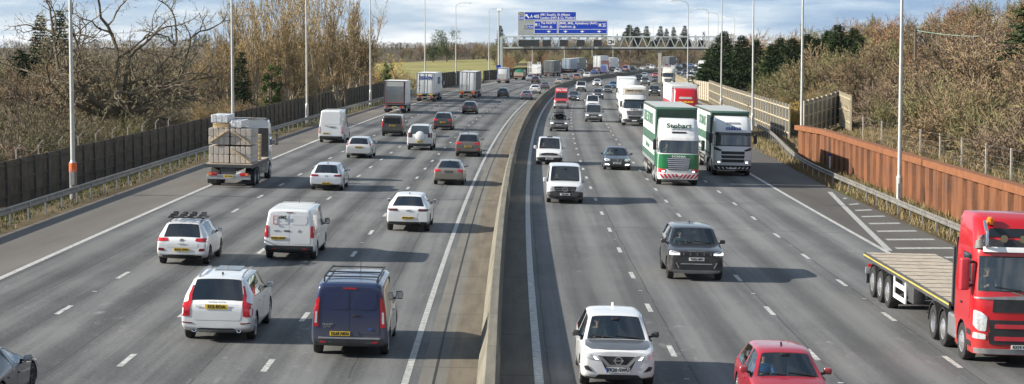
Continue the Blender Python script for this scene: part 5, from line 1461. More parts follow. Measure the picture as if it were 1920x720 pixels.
# small van, white with black bumper
v = reg('van_small', make_car('van', 'small', 4.40, 1.85, 1.82, .32, 'steel', 0, glass_rear='privacy_glass'), 'van')
w = v.W/2
v.patch([(-.96*w, .24), (.96*w, .24), (.95*w, .52), (-.95*w, .52)], 'front', 'bumper', 'black_plastic', r=.05, off=.012)
v.patch([(-.60*w, .66), (.60*w, .66), (.62*w, .78), (.2*w, .83), (-.2*w, .83), (-.62*w, .78)], 'front', 'grille', 'black_plastic', r=.04, off=.01)
v.both([(.64*w, .66), (.70*w, .80), (.92*w, .88), (.96*w, .80), (.90*w, .68)], 'front', 'headlight', 'lamp_clear', r=.04, off=.012); v.plate('MJ70 KLO', 'front', .43, 'plate_white')
v.patch(rect(-.25*w, .25*w, .70, .72), 'front', 'grille_bar', 'chrome', off=.02)
van_rear(v, [(.84*w, .8), (.96*w, .8), (.94*w, 1.3), (.84*w, 1.3)], 'MJ70 KLO', .7); m = MB(); m.box(-.2, .2, -.3, .0, 1.82, 1.88); m.build('roof_vent', 'black_plastic', v.root, bevel=.02)
# high-roof vans
v = reg('van_high', make_car('van', 'big', 5.93, 2.02, 2.66, .345, 'steel', 0, glass_rear='privacy_glass', fa=.165, ra=.20, mirror='black_plastic'), 'van')
w = v.W/2
van_rear(v, [(.86*w, .78), (.97*w, .78), (.97*w, 1.30), (.86*w, 1.30)], 'FX70 OVK', .78, px=-.40, zb=.60)
v.patch(rect(-.70*w, .70*w, 1.50, 2.15), 'rear', 'blank_window', 'paint', r=.06, off=.014); m = MB(); y_ = v.hit(0, 1.3, 'rear')[0].y; m.beam((-.5, y_-.03, 1.40), (.1, y_-.03, 1.25), .03, .03); m.box(0, .35, y_-.04, y_, 1.28, 1.33); m.build('door_bar', 'black_plastic', v.root)
std_front(v, plate='FX70 OVK')
v = reg('van_red', make_car('van', 'big', 5.93, 2.02, 2.68, .345, 'steel', 0, glass_rear='privacy_glass', fa=.165, ra=.20, over=dict(hz=.42, cz=.50), mirror='red_plastic' if False else 'black_plastic'), 'van')
w = v.W/2; H = v.H
v.patch([(-.97*w, .26), (.97*w, .26), (.96*w, .70), (-.96*w, .70)], 'front', 'bumper', 'grey_panel', r=.05, off=.012)
v.patch([(-.56*w, .74), (.56*w, .74), (.60*w, 1.05), (-.60*w, 1.05)], 'front', 'grille', 'black_plastic', r=.04, off=.01)
for z in (.82, .94): v.patch(rect(-.54*w, .54*w, z, z+.03), 'front', 'grille_bar', 'steel', off=.02)
v.both([(.62*w, .80), (.64*w, .98), (.90*w, 1.10), (.96*w, 1.0), (.90*w, .80)], 'front', 'headlight', 'lamp_clear', r=.04, off=.012); v.plate('BV17 SYM', 'front', .48, 'plate_white')
h, n = v.hit(0, 2.40, 'front'); o = text('Symphony', .34, 'letter_white', h+n*.05, 'front', v.root, bold=.01, shear=.2); o.rotation_euler.x = pi/2-.8
van_rear(v, [(.86*w, .78), (.97*w, .78), (.97*w, 1.30), (.86*w, 1.30)], 'BV17 SYM', .78)
# patrol van with chevron tail
v = reg('van_patrol', make_car('van', 'van', 5.0, 1.95, 2.05, .34, 'steel', 0, glass_rear='privacy_glass'), 'van')
w = v.W/2; van_rear(v, [(.84*w, .9), (.96*w, .9), (.92*w, 1.5), (.84*w, 1.5)], 'HA19 PTL', .62, doors=False)
v.patch(rect(-.66*w, .66*w, 1.30, 1.76), 'rear', 'rear_window', 'dark_glass', r=.06, off=.012)
for k in range(6):
    x = -.72*w+k*.24*w; s = 1 if k < 3 else -1
    v.patch([(x, .72), (x+.12*w, .72), (x+.12*w+s*.12*w, 1.24), (x+s*.12*w, 1.24)], 'rear', 'chevron', 'stripe_red' if k % 2 else 'stripe_yellow', off=.014)
m = MB(); m.box(-.6, .6, -.9, -.6, 2.05, 2.15); m.build('light_bar', 'lamp_orange', v.root, bevel=.03); std_front(v, plate='HA19 PTL')
# ------------------------------------------------------------------ lorries
def cab_shell(v, yf, ln, W, levels, ws, belt_top, r_w=.50, axle=1.42, mats=('paint', 'black_plastic'), z_belt=None):
    """stacked horizontal sections; windscreen and door glass become panes of their own"""
    w = W/2; bm = bmesh.new(); rows = []
    for z, fo, wf, bo in levels:
        ww = w*wf; f = yf-fo; b = yf-ln+bo
        h = [(-ww, b), (-ww, f-ln*.62), (-ww, f-.46), (-ww*.995, f-.30), (-ww+.10, f-.10), (-ww+.30, f-.015), (-.35*ww, f+.02)]
        pts = h+[(-x, y) for x, y in h[::-1]]
        rows.append([bm.verts.new((x, y, z)) for x, y in pts])
    n = len(rows[0])
    for i in range(len(rows)-1):
        for k in range(n):
            f = bm.faces.new((rows[i][k], rows[i][(k+1)%n], rows[i+1][(k+1)%n], rows[i+1][k])); mi = 0
            if levels[i][0] >= ws[0]-.01 and levels[i+1][0] <= ws[1]+.01:
                if 4 <= k <= 8: mi = 2
                elif k in (1, 11): mi = 4
            f.material_index = mi
    f = bm.faces.new(rows[0][::-1]); f.material_index = 1
    bm.faces.new(rows[-1])
    bmesh.ops.recalc_face_normals(bm, faces=bm.faces)
    es = [e for e in bm.edges if len(e.link_faces) == 2 and not any(g.material_index for g in e.link_faces) and all(abs(q.co.z-levels[-1][0]) < .01 for q in e.verts)]
    bmesh.ops.bevel(bm, geom=es, offset=.10, segments=3, affect='EDGES', clamp_overlap=True)
    v.bvh = BVHTree.FromBMesh(bm)
    me = bpy.data.meshes.new('cab'); bm.to_mesh(me); bm.free()
    for m in (mats[0], 'black_plastic', 'glass', 'glass', 'glass'): me.materials.append(M[m])
    ob = bpy.data.objects.new('tmp', me); COL.objects.link(ob)
    cut = MB()
    for s in (-1, 1): cut.lathe([(0, 0), (r_w+.09, 0), (r_w+.09, .7), (0, .7)], (s*(w-.36)-(.7 if s < 0 else 0), yf-axle, r_w), 'x', 26, 1)
    cm = cut.mesh('cut', ['paint', 'black_plastic', 'glass', 'glass', 'glass'])
    bx = bmesh.new(); bx.from_mesh(cm); bmesh.ops.remove_doubles(bx, verts=bx.verts, dist=1e-5); bmesh.ops.recalc_face_normals(bx, faces=bx.faces)
    for f in bx.faces: f.material_index = 1
    bx.to_mesh(cm); bx.free()
    co = bpy.data.objects.new('cut', cm); COL.objects.link(co)
    md = ob.modifiers.new('b', 'BOOLEAN'); md.operation = 'DIFFERENCE'; md.object = co; md.solver = 'EXACT'
    bpy.context.view_layer.update()
    me3 = bpy.data.meshes.new_from_object(ob.evaluated_get(bpy.context.evaluated_depsgraph_get()))
    bpy.data.objects.remove(ob); bpy.data.objects.remove(co)
    gl = split_glass(me3, .03)
    c = link('cab', me3, v.root)
    for mi, nm in ((2, 'windscreen'), (4, 'side_window')):
        for vs, ff in gl.get(mi, []):
            m = MB(); m.add(vs, ff); m.build(nm, 'glass', v.root, smooth=True)
    # seats, dash and wheel behind the glass
    m = MB(); zb = ws[0]
    m.box(-w+.1, w-.1, yf-ln+.1, yf-.25, zb-.6, zb-.5, 0); m.prism([(yf-.22, zb-.4), (yf-.22, zb-.08), (yf-.55, zb-.02), (yf-.7, zb-.15), (yf-.7, zb-.4)], 'x', -w+.12, w-.12, 0)
    for x in (-.62, .62): m.box(x-.27, x+.27, yf-1.45, yf-1.0, zb-.5, zb-.25, 1); m.box(x-.25, x+.25, yf-1.55, yf-1.40, zb-.3, zb+.45, 1)
    m.box(-w+.08, w-.08, yf-ln+.06, yf-ln+.12, zb-.5, levels[-1][0]-.2, 0)
    m.lathe([(.22, -.014), (.245, 0), (.22, .014)], (.62, yf-.80, zb+.02), 'y', 20, 0); m.build('interior', ['cabin', 'cabin_grey'], v.root)
    return c
def lorry_wheels(v, axles, r=.50, W=2.5, dual=(), mat='steel'):
    for y in axles:
        d = y in dual
        key = (r, d, mat)
        if key not in WHEEL:
            tw = .56 if d else .33; h = tw/2; m = MB()
            m.lathe([(r*.60, h*.6), (r*.62, h*.95), (r*.9, h), (r*.97, h*.92), (r, h*.75), (r, -h*.9), (r*.6, -h)], (0,0,0), 'x', 30); ty = m.mesh('wheel', 'rubber', smooth=True)
            m = MB()
            if d: m.lathe([(r*.60, h*.94), (r*.56, h*.8), (r*.50, -h*.1), (r*.22, -h*.1), (r*.22, h*.55), (.001, h*.6)], (0,0,0), 'x', 26)
            else: m.lathe([(r*.60, h*.94), (r*.56, h*.85), (r*.48, h*.95), (r*.30, h*1.15), (r*.22, h*1.3), (.001, h*1.3)], (0,0,0), 'x', 26)
            for k in range(10): a = 2*pi*k/10; m.tube([(h*(1.0 if not d else .1), r*.36*cos(a), r*.36*sin(a)), (h*(1.18 if not d else .3), r*.36*cos(a), r*.36*sin(a))], .022, 6)
            WHEEL[key] = (ty, m.mesh('rim', mat, smooth=True))
        ty, rm = WHEEL[key]; x = W/2-(.29 if d else .18)
        for s in (1, -1):
            o = link('wheel', ty, v.root, (s*x, y, r)); o.rotation_euler.z = 0 if s > 0 else pi; link('rim', rm, o)
def chassis(v, ya, yb, z=.95, guard=None, bumper=True):
    m = MB()
    for s in (-1, 1): m.box(s*.45-.06, s*.45+.06, ya, yb, z-.30, z)
    for k in range(int((yb-ya)/1.5)): m.box(-.42, .42, ya+.4+1.5*k, ya+.5+1.5*k, z-.22, z-.06)
    m.build('chassis', 'black_plastic', v.root)
    if guard:
        for s in (-1, 1):
            m = MB()
            for zz in (.55, .85): m.box(s*1.20-.02, s*1.20+.02, guard[0], guard[1], zz-.06, zz+.06)
            for yy in (guard[0]+.1, (guard[0]+guard[1])/2, guard[1]-.1): m.box(s*1.20-.06, s*1.20-.021, yy-.04, yy+.04, .5, z)
            m.build('side_guard', 'galvanised', v.root)
def tail_bar(v, y, z=.62, plate=None, W=2.4, lamp='lamp_red', mat='steel', orange=False):
    m = MB(); m.box(-W/2, W/2, y+.02, y+.14, z-.12, z+.10); m.build('underrun_bar', mat, v.root, bevel=.015)
    for s in (-1, 1):
        m = MB(); m.box(s*W*.36-.24, s*W*.36+.24, y-.03, y+.02, z+.02, z+.20); o = m.build('tail_light', lamp, v.root, bevel=.02)
        m = MB(); m.box(s*(W*.36+.14)-.08, s*(W*.36+.14)+.08, y-.04, y-.031, z+.05, z+.17); m.build('indicator', 'lamp_orange', o)
        m = MB(); m.prism([(y+.3, z-.1), (y+.34, z-.1), (y+.34, z-.42), (y+.3, z-.42)], 'x', s*.95-.24, s*.95+.24); m.build('mud_flap', 'rubber', v.root)
    if plate is not None:
        m = MB(); m.box(-.26, .26, y-.025, y+.01, z-.06, z+.06); o = m.build('number_plate', 'plate_yellow', v.root); text(plate, .105, 'letter_black', (0, y-.03, z), 'rear', o, bold=.003)
def box_body(v, ya, yb, z0, z1, W=2.5, side='white_panel', rear='white_panel', roof='white_panel', straps=0, rear_doors=True, frame='steel', name='box_body', front=None):
    w = W/2
    m = MB(); m.box(-w, w, ya, yb, z0, z1, 0); 
    o = m.build(name, [side], v.root, bevel=.035, seg=2)
    m = MB(); m.box(-w+.03, w-.03, ya+.05, yb-.05, z1+.002, z1+.012); m.build('roof', roof, o)
    m = MB(); m.box(-w-.012, w+.012, ya+.02, yb-.02, z0-.10, z0+.10); m.build('side_rave', frame, o)
    if straps:
        m = MB(); n = int((yb-ya)/.62)
        for s in (-1, 1):
            for k in range(1, n): m.box(s*(w+.004)-.006, s*(w+.004)+.006, ya+k*(yb-ya)/n-.02, ya+k*(yb-ya)/n+.02, z0+.05, z1-.05)
            m.box(s*(w+.006)-.012, s*(w+.006)+.012, ya+.03, yb-.03, z1-.14, z1-.02)
        m.build('curtain_strap', 'grey_plastic', o)
    if rear_doors:
        for s in (-1, 1):
            m = MB(); m.box(s*.02 if s > 0 else -w+.10, w-.10 if s > 0 else -.02, ya-.03, ya-.002, z0+.10, z1-.12); d = m.build('rear_door', rear, v.root, bevel=.01)
            m = MB()
            for x in (.18, w-.35): m.box(s*x-.02, s*x+.02, ya-.06, ya-.03, z0+.05, z1-.08)
            m.build('lock_bar', 'steel', d)
        m = MB()
        for a, b, c, d_ in ((-w-.004, -w+.09, z0, z1), (w-.09, w+.004, z0, z1), (-w+.09, w-.09, z1-.11, z1), (-w+.09, w-.09, z0-.02, z0+.09)): m.box(a, b, ya-.045, ya-.001, c, d_)
        m.build('rear_frame', frame, v.root)
    return o
def side_text(v, s, size, mat, y, z, W=2.5, sx=1, bold=.01):
    text(s, size, mat, (W/2+.012, y, z), 'right', v.root, bold=bold, sx=sx); text(s, size, mat, (-W/2-.012, y, z), 'left', v.root, bold=bold, sx=sx)
def cab_mirrors(v, yf, z, W=2.5, mat='black_plastic'):
    for s in (-1, 1):
        m = MB(); m.box(-.11, .11, -.09, .09, -.32, .32); o = m.build('mirror', mat, v.root, loc=(s*(W/2+.20), yf-.22, z), bevel=.05, seg=3)
        m = MB(); m.box(-.09, .09, -.097, -.09, -.28, .28); m.build('mirror_glass', 'mirror_panel', o)
        m = MB()
        for zz in (-.26, .26): m.beam((-s*.05, 0, zz), (-s*.26, -.12, zz), .035, .035)
        m.build('mirror_arm', 'black_plastic', o)
def cab_lights(v, z, lamp='lamp_clear', lit=True):
    w = v.W/2
    for s in (1, -1):
        a = v.patch([(s*x, zz) for x, zz in ((.62*w, z-.10), (.62*w, z+.08), (.93*w, z+.14), (.96*w, z-.06))], 'front', 'headlight', lamp, r=.03, off=.012)
        if lit: v.patch([(s*x, zz) for x, zz in ((.66*w, z-.06), (.66*w, z+.03), (.78*w, z+.04), (.78*w, z-.06))], 'front', 'lamp_lens', 'lit_headlamp', r=.02, off=.02, par=a)
LV_HIGH = lambda top, belt=1.95, wt=2.85: [(.38,.06,.96,.0),(.62,.0,.99,.0),(1.15,.0,1,.0),(1.60,.02,1,.0),(belt,.04,1,.0),(wt,.17,.975,.0),(wt+.14,.22,.965,.0),(wt+.55,.42,.95,.0),(top-.12,.80,.92,.0),(top,1.0,.86,.0)]
LV_LOW = lambda top, belt, wt: [(.38,.06,.96,.0),(.62,.0,.99,.0),(1.0,.0,1,.0),(belt,.06,1,.0),(wt,.42,.94,.0),(wt+.07,.50,.92,.0),(top-.06,.75,.88,.0),(top,.9,.82,.0)]
def new_lorry(key, L, W=2.5, H=4.0, cat='lorry', name='articulated_lorry'):
    v = Veh(name, L, W, H); VEH[key] = v; v.root['category'] = cat; return v
# --- green and white curtain-sided artic, front view
def artic_front(key, L, top, trailer_h, side, front_mat, cabpaint, fn, belt=1.95, wt=2.85, straps=1, box=None, gap=.75, roofm='grey_panel'):
    v = new_lorry(key, L, 2.5, trailer_h); yf = L/2; ln = 2.25
    cab_shell(v, yf, ln, 2.49, LV_HIGH(top, belt, wt), (belt, wt), wt)
    cab_mirrors(v, yf, (belt+wt)/2+.05)
    lorry_wheels(v, (yf-1.42,)); lorry_wheels(v, (yf-5.2, yf-3.85), dual=(yf-5.2,)); yb = -L/2
    lorry_wheels(v, (yb+1.9, yb+3.2, yb+4.5), r=.48)
    chassis(v, yf-6, yf-1.0); m = MB()
    for s in (-1, 1): m.box(s*.98-.26, s*.98+.26, yf-3.2, yf-2.3, .45, 1.0)
    m.build('fuel_tank', 'alloy', v.root, bevel=.08)
    box_body(v, yb, yf-ln-gap, 1.15, trailer_h, 2.55, side, side, roofm, straps)
    m = MB(); chassis(v, yb+.1, yf-ln-gap-.2, 1.10, (yb+5.4, yf-8))
    m = MB(); m.box(-1.2, 1.2, yf-ln-gap+.002, yf-ln-gap+.03, 1.25, trailer_h-.12); m.build('front_bulkhead', front_mat, v.root)
    tail_bar(v, yb, .62, '')
    fn(v, yf, 1.25)
    return v
def fn_stobart(v, yf, w):
    P = lambda pl, name, mat, **k: v.patch(pl, 'front', name, mat, **k)
    P([(-.97*w, 1.02), (.97*w, 1.02), (.97*w, 1.90), (-.97*w, 1.90)], 'lower_panel', 'stobart_green', r=.05, off=.01)
    for fc in ('right', 'left'): v.patch([(yf-.30, 1.05), (yf-.30, 1.92), (yf-2.1, 1.92), (yf-2.1, 1.05)], fc, 'side_panel', 'stobart_green', off=.01, d=.2)
    g = P([(-.50*w, .95), (.50*w, .95), (.56*w, 1.72), (-.56*w, 1.72)], 'grille', 'black_plastic', r=.05, off=.02)
    for k in range(6): P(rect(-(.48+.014*k)*w, (.48+.014*k)*w, 1.0+.12*k, 1.068+.12*k), 'grille_bar', 'alloy', off=.045, r=.02)
    text('SCANIA', .16, 'letter_white', (0, yf+.05, 1.76), 'front', v.root, bold=.004, sx=1.5)
    for k in range(10):
        x = -.92*w+k*.184*w; d = .10 if k < 5 else -.10
        P([(x+d, .46), (x+.092*w+d, .46), (x+.092*w-d, .72), (x-d, .72)], 'chevron', 'stripe_red', off=.03)
    P(rect(-.94*w, .94*w, .42, .74), 'bumper', 'letter_white', r=.03, off=.016)
    for s in (1, -1): P([(s*x, z) for x, z in ((.60*w, .98), (.64*w, .80), (.95*w, .80), (.96*w, 1.06))], 'corner_panel', 'stripe_red', r=.03, off=.014)
    cab_lights(v, .88); P(rect(-.90*w, .90*w, 2.72, 2.98), 'sun_visor', 'letter_white', r=.05, off=.05); P(rect(-.34*w, .34*w, 3.14, 3.24), 'roof_vent', 'black_plastic', r=.02, off=.02)
    text('Stobart', .42, 'letter_green', (0, v.hit(0, 3.55, 'front')[0].y+.13, 3.58), 'front', v.root, bold=.014, sx=1.2).rotation_euler.x = pi/2-.6
    v.plate('PN15 VRJ', 'front', .56, 'plate_white')
    for z0, z1, mt in ((1.65, 2.35, 'livery_pale'), (2.95, 4.45, 'livery_pale')):
        for s in (-1, 1):
            m = MB(); m.box(s*1.282-.004, s*1.282+.004, -v.L/2+.15, yf-3.2, z0, z1); m.build('livery_band', mt, v.root)
    side_text(v, 'EDDIE STOBART', 1.0, 'green_curtain', -2.0, 3.75, 2.585, 1.4, .02); side_text(v, 'Eddie Stobart', .5, 'green_curtain', -2.0, 2.0, 2.585, 1.6, .01)
simple('livery_pale', (.58, .64, .60), .5, 0, .06, 1)
simple('stobart_green', (.010, .16, .05), .35, 0, .1, 2, .5)
v = artic_front('stobart', 16.3, 4.0, 4.62, 'green_curtain', 'bulkhead_green', None, fn_stobart)
def fn_culina(v, yf, w):
    P = lambda pl, name, mat, **k: v.patch(pl, 'front', name, mat, **k)
    for k, z in enumerate((1.62, 1.36, 1.10)): P([(-(.60-.02*k)*w, z-.20), ((.60-.02*k)*w, z-.20), (.62*w, z), (-.62*w, z)], 'grille', 'black_plastic', r=.03, off=.012)
    for s in (1, -1):
        P([(s*x, z) for x, z in ((.56*w, 1.70), (.72*w, 1.78), (.96*w, 1.90), (.97*w, 1.72), (.66*w, 1.62))], 'air_intake', 'black_plastic', r=.02, off=.014)
    P(rect(-.96*w, .96*w, .40, .70), 'bumper', 'black_plastic', r=.03, off=.014); P([(-.98*w, 1.98), (.98*w, 1.98), (.95*w, 2.02), (-.95*w, 2.02)], 'visor_edge', 'black_plastic', off=.01)
    for k in range(8):
        x = -.80*w+k*.21*w; d = .05 if k < 4 else -.05
        P([(x+d, .48), (x+.08*w+d, .48), (x+.08*w-d, .60), (x-d, .60)], 'chevron', 'letter_white', off=.028)
    cab_lights(v, .92); P(rect(-.90*w, .90*w, 2.66, 2.84), 'sun_visor', 'dark_glass', r=.04, off=.06)
    text('culina', .34, 'letter_blue', (0, v.hit(0, 3.1, 'front')[0].y+.09, 3.13), 'front', v.root, bold=.012, sx=1.3).rotation_euler.x = pi/2-.35
    P([(-.38*w, 3.38), (.38*w, 3.38), (.34*w, 3.48), (-.34*w, 3.48)], 'roof_vent', 'steel', r=.02, off=.02)
    v.plate('', 'front', .52, 'plate_white')
    for s in (-1, 1):
        m = MB(); m.box(s*1.282-.004, s*1.282+.004, -v.L/2+.15, yf-3.2, 1.4, 2.1); m.box(s*1.282-.004, s*1.282+.004, -v.L/2+.15, yf-3.2, 2.65, 4.0); m.build('livery_band', 'livery_pale', v.root)
    side_text(v, 'STOBART', .9, 'green_curtain', -1.0, 3.3, 2.585, 1.5, .02); side_text(v, 'Eddie Stobart', .5, 'green_curtain', -2, 1.75, 2.585, 1.6)
artic_front('culina', 16.3, 3.85, 4.15, 'green_curtain', 'bulkhead_green', None, fn_culina)
def fn_daf(v, yf, w, txt='G.M.K.', reefer=True):
    P = lambda pl, name, mat, **k: v.patch(pl, 'front', name, mat, **k)
    P([(-.58*w, 1.12), (.58*w, 1.12), (.66*w, 1.58), (-.66*w, 1.58)], 'grille', 'black_plastic', r=.04, off=.012)
    for k in range(3): P(rect(-.58*w, .58*w, 1.18+.13*k, 1.23+.13*k), 'grille_bar', 'steel', off=.03)
    if txt: text(txt, .24, 'letter_black', (0, yf+.045, 1.74), 'front', v.root, bold=.008, sx=1.3)
    P([(-.95*w, .42), (.95*w, .42), (.95*w, .74), (-.95*w, .74)], 'bumper', 'grey_plastic', r=.04, off=.014); P([(-.5*w, .76), (.5*w, .76), (.54*w, 1.05), (-.54*w, 1.05)], 'lower_grille', 'black_plastic', r=.03, off=.012)
    cab_lights(v, .95); P(rect(-.90*w, .90*w, 2.62, 2.80), 'sun_visor', 'dark_glass', r=.04, off=.05); v.plate('', 'front', .58, 'plate_white')
def fn_gmk(v, yf, w):
    fn_daf(v, yf, w)
    m = MB(); y = yf-3.0; m.box(-1.0, 1.0, y, y+.5, 3.1, 3.85, 0); m.box(-.85, -.05, y+.5, y+.515, 3.62, 3.74, 1); m.box(.05, .85, y+.5, y+.515, 3.62, 3.74, 1); m.box(-.9, .9, y+.5, y+.53, 3.15, 3.40, 2)
    m.build('chiller_unit', ['deck_wood', 'letter_black', 'grey_panel'], v.root, bevel=.04)
v = artic_front('gmk', 14.5, 3.25, 4.05, 'white_panel', 'white_panel', None, fn_gmk, 1.85, 2.66, 0, roofm='white_panel')
v = artic_front('white_artic', 14.5, 3.95, 4.15, 'white_panel', 'white_panel', None, lambda v, yf, w: fn_daf(v, yf, w, None), straps=0, roofm='white_panel')
def fn_red(v, yf, w):
    fn_daf(v, yf, w, None); P = lambda pl, name, mat, **k: v.patch(pl, 'front', name, mat, **k)
    P([(-.5*w, 3.55), (.5*w, 3.55), (.46*w, 3.75), (-.46*w, 3.75)], 'roof_vent', 'grey_panel', r=.02, off=.02)
    text('ST. HELENS', .2, 'stripe_yellow', (0, v.hit(0, 3.3, 'front')[0].y+.10, 3.28), 'front', v.root, bold=.006, sx=1.4).rotation_euler.x = pi/2-.4
    for s in (-1, 1):
        m = MB(); m.box(s*1.282-.004, s*1.282+.004, -v.L/2+.15, yf-3.2, 2.2, 3.3); m.build('livery_band', 'red_panel', v.root)
artic_front('red_artic', 16.3, 4.55, 4.85, 'white_panel', 'white_panel', None, fn_red, 2.0, 2.9, 0, roofm='grey_panel')
v = artic_front('pale_artic', 15.5, 3.8, 4.0, 'white_panel', 'white_panel', None, lambda v, yf, w: fn_daf(v, yf, w, None), straps=0)
# --- red tractor with an empty flatbed trailer
def flatbed():
    L = 16.4; v = new_lorry('flatbed', L, 2.5, 3.9); yf = L/2; ln = 2.3; w = 1.25; yb = -L/2
    cab_shell(v, yf, ln, 2.5, [(.34,.05,.96,.0),(.62,.0,.99,.0),(1.15,.0,1,.0),(1.62,.03,1,.0),(2.0,.05,1,.0),(2.92,.18,.975,.0),(3.06,.20,.97,.0),(3.30,.32,.955,.0),(3.78,.62,.93,.0),(3.95,.95,.86,.0)], (2.0, 2.92), 2.92)
    P = lambda pl, name, mat, **k: v.patch(pl, 'front', name, mat, **k)
    P([(-.62*w, 1.46), (.62*w, 1.46), (.60*w, 1.80), (-.60*w, 1.80)], 'grille', 'black_plastic', r=.02, off=.014)
    P([(-.96*w, 1.84), (.0*w, 1.90), (.96*w, 1.84), (.96*w, 1.80), (-.96*w, 1.80)], 'grille_trim', 'steel', off=.02); P([(-.3*w, 1.81), (-.22*w, 1.81), (.26*w, 2.0), (.18*w, 2.0)], 'grille_trim', 'chrome', off=.024)
    for z in (1.10, .78):
        g = P([(-.66*w, z-.16), (.66*w, z-.16), (.70*w, z+.16), (-.70*w, z+.16)], 'lower_grille', 'black_plastic', r=.03, off=.014)
        P(rect(-.56*w, .56*w, z-.06, z+.05), 'grille_blade', 'red_panel', r=.02, off=.03, par=g)
    for s in (1, -1):
        P([(s*x, z) for x, z in ((.74*w, .96), (.72*w, 1.34), (.84*w, 1.46), (.965*w, 1.50), (.97*w, 1.10), (.88*w, .96))], 'headlight', 'lamp_clear', r=.03, off=.014)
        P([(s*x, z) for x, z in ((.74*w, .74), (.74*w, .88), (.96*w, .92), (.97*w, .76))], 'fog_lamp', 'lamp_clear', r=.03, off=.014)
    P(rect(-.95*w, .95*w, .36, .50), 'bumper', 'steel', r=.03, off=.016); v.plate('KX19 VFH', 'front', .56, 'plate_white')
    P([(-.96*w, 3.08), (.96*w, 3.08), (.94*w, 3.30), (-.94*w, 3.30)], 'sun_visor', 'black_plastic', r=.04, off=.10)
    P([(-.70*w, 3.40), (.70*w, 3.40), (.66*w, 3.62), (-.66*w, 3.62)], 'roof_window', 'dark_glass', r=.04, off=.02)
    P([(-.8*w, 3.02), (.8*w, 3.02), (.8*w, 3.10), (-.8*w, 3.10)], 'light_board', 'letter_white', off=.16)
    for x in (-.8, -.4, 0, .4, .8):
        h, n = v.hit(x*w, 3.36, 'front'); m = MB(); m.lathe([(.001, .16), (.10, .16), (.11, .08), (.09, -.02)], (h.x, h.y, 3.38), 'y', 18); m.build('spot_lamp', 'chrome', v.root, smooth=True)
    for s in (-1, 1):
        m = MB(); m.tube([(s*.98, yf-.25, 3.02), (s*.98, yf+.02, 3.25), (s*.98, yf-.1, 3.55), (s*.95, yf-.5, 3.8)], .05, 10); m.build('light_bar', 'chrome', v.root, smooth=True)
        m = MB(); m.lathe([(.09, 0), (.09, .16), (.05, .2), (.001, .2)], (s*.80, yf-.55, 3.72), 'z', 14); m.build('beacon', 'lamp_orange', v.root, smooth=True)
    for s in (-1, 1):
        o = MB(); o.box(-.12, .12, -.10, .10, -.42, .42); o = o.build('mirror', 'red_panel', v.root, loc=(s*1.47, yf-.35, 2.42), bevel=.05, seg=3)
        m = MB(); m.box(-.10, .10, -.108, -.10, -.36, .36); m.build('mirror_glass', 'mirror_panel', o)
        m = MB(); m.beam((-s*.08, 0, .3), (-s*.28, -.1, .32), .06, .06); m.beam((-s*.08, 0, -.3), (-s*.28, -.1, -.3), .06, .06); m.build('mirror_arm', 'black_plastic', o)
    for fc in ('right', 'left'):
        d_ = v.patch([(yf-.50, 1.96), (yf-.50, 1.30), (yf-.72, 1.18), (yf-1.62, 1.18), (yf-1.62, 1.96)], fc, 'door', 'paint', r=.05, off=.008, d=.2)
        h, n = v.hit(yf-1.48, 1.55, fc); m = MB(); m.box(-.015, .015, -.10, .10, -.03, .03); m.build('handle', 'black_plastic', d_, loc=h+n*.02, bevel=.01)
        for zz in (.50, .80): v.patch([(yf-.36, zz), (yf-.36, zz+.14), (yf-.80, zz+.14), (yf-.80, zz)], fc, 'step', 'black_plastic', r=.02, off=.012)
    for x0, x1 in ((-.75, -.05), (.02, .72)):
        h0, n0 = v.hit(x0, 2.03, 'front'); h1, n1 = v.hit(x1, 2.12, 'front'); m = MB(); m.beam(h0+n0*.04, h1+n1*.04, .03, .03); m.build('wiper', 'black_plastic', v.root)
    lorry_wheels(v, (yf-1.42, yf-3.75), mat='alloy'); lorry_wheels(v, (yf-5.1,), dual=(yf-5.1,), mat='alloy')
    for s in (-1, 1):
        m = MB(); m.box(s*.98-.27, s*.98+.27, yf-3.15, yf-2.1, .42, 1.08); m.build('fuel_tank', 'alloy', v.root, bevel=.10, seg=3)
        for yy in (yf-3.75, yf-5.1):
            m = MB(); pl = [(yy+.60*cos(t), .50+.60*sin(t)) for t in [pi*k/10 for k in range(11)]]+[(yy+.56*cos(t), .50+.56*sin(t)) for t in [pi*k/10 for k in range(10, -1, -1)]]
            m.prism(pl, 'x', s*.72, s*1.25) if s > 0 else m.prism(pl, 'x', -1.25, -.72); m.build('mudguard', 'black_plastic', v.root)
    chassis(v, yf-6.1, yf-.9)
    m = MB(); m.box(-1.2, 1.2, yf-ln-.28, yf-ln-.2, 1.0, 3.2); m.build('headboard', 'black_plastic', v.root)
    # deck: boards on cross-members under a yellow-marked rave
    y1 = yf-2.95; m = MB()
    for k in range(9): m.box(-1.19+k*.2645, -1.19+k*.2645+.255, yb, y1, 1.30, 1.345)
    m.build('deck', 'deck_wood', v.root)
    m = MB()
    for k in range(12): m.box(-1.2, 1.2, yb+.6+k*1.05, yb+.66+k*1.05, 1.342, 1.352)
    m.build('deck_strap', 'black_plastic', v.root)
    m = MB(); m.box(-1.2, 1.2, yb, y1, 1.24, 1.298)
    for s in (-1, 1): m.box(s*1.235-.03, s*1.235+.03, yb, y1, 1.16, 1.352)
    for k in range(12): m.box(-1.18, 1.18, yb+.4+k*1.05, yb+.48+k*1.05, 1.10, 1.24)
    m.build('deck_frame', 'grey_plastic', v.root)
    for s in (-1, 1):
        m = MB(); m.box(s*1.27-.004, s*1.27+.004, yb, y1, 1.255, 1.30); m.build('marker_strip', 'marker_yellow', v.root)
    m = MB(); m.box(-1.2, 1.2, y1-.02, y1+.1, 1.3, 2.9); m.build('bulkhead', 'grey_plastic', v.root)
    lorry_wheels(v, (yb+1.6, yb+2.95, yb+4.3), r=.52, mat='alloy')
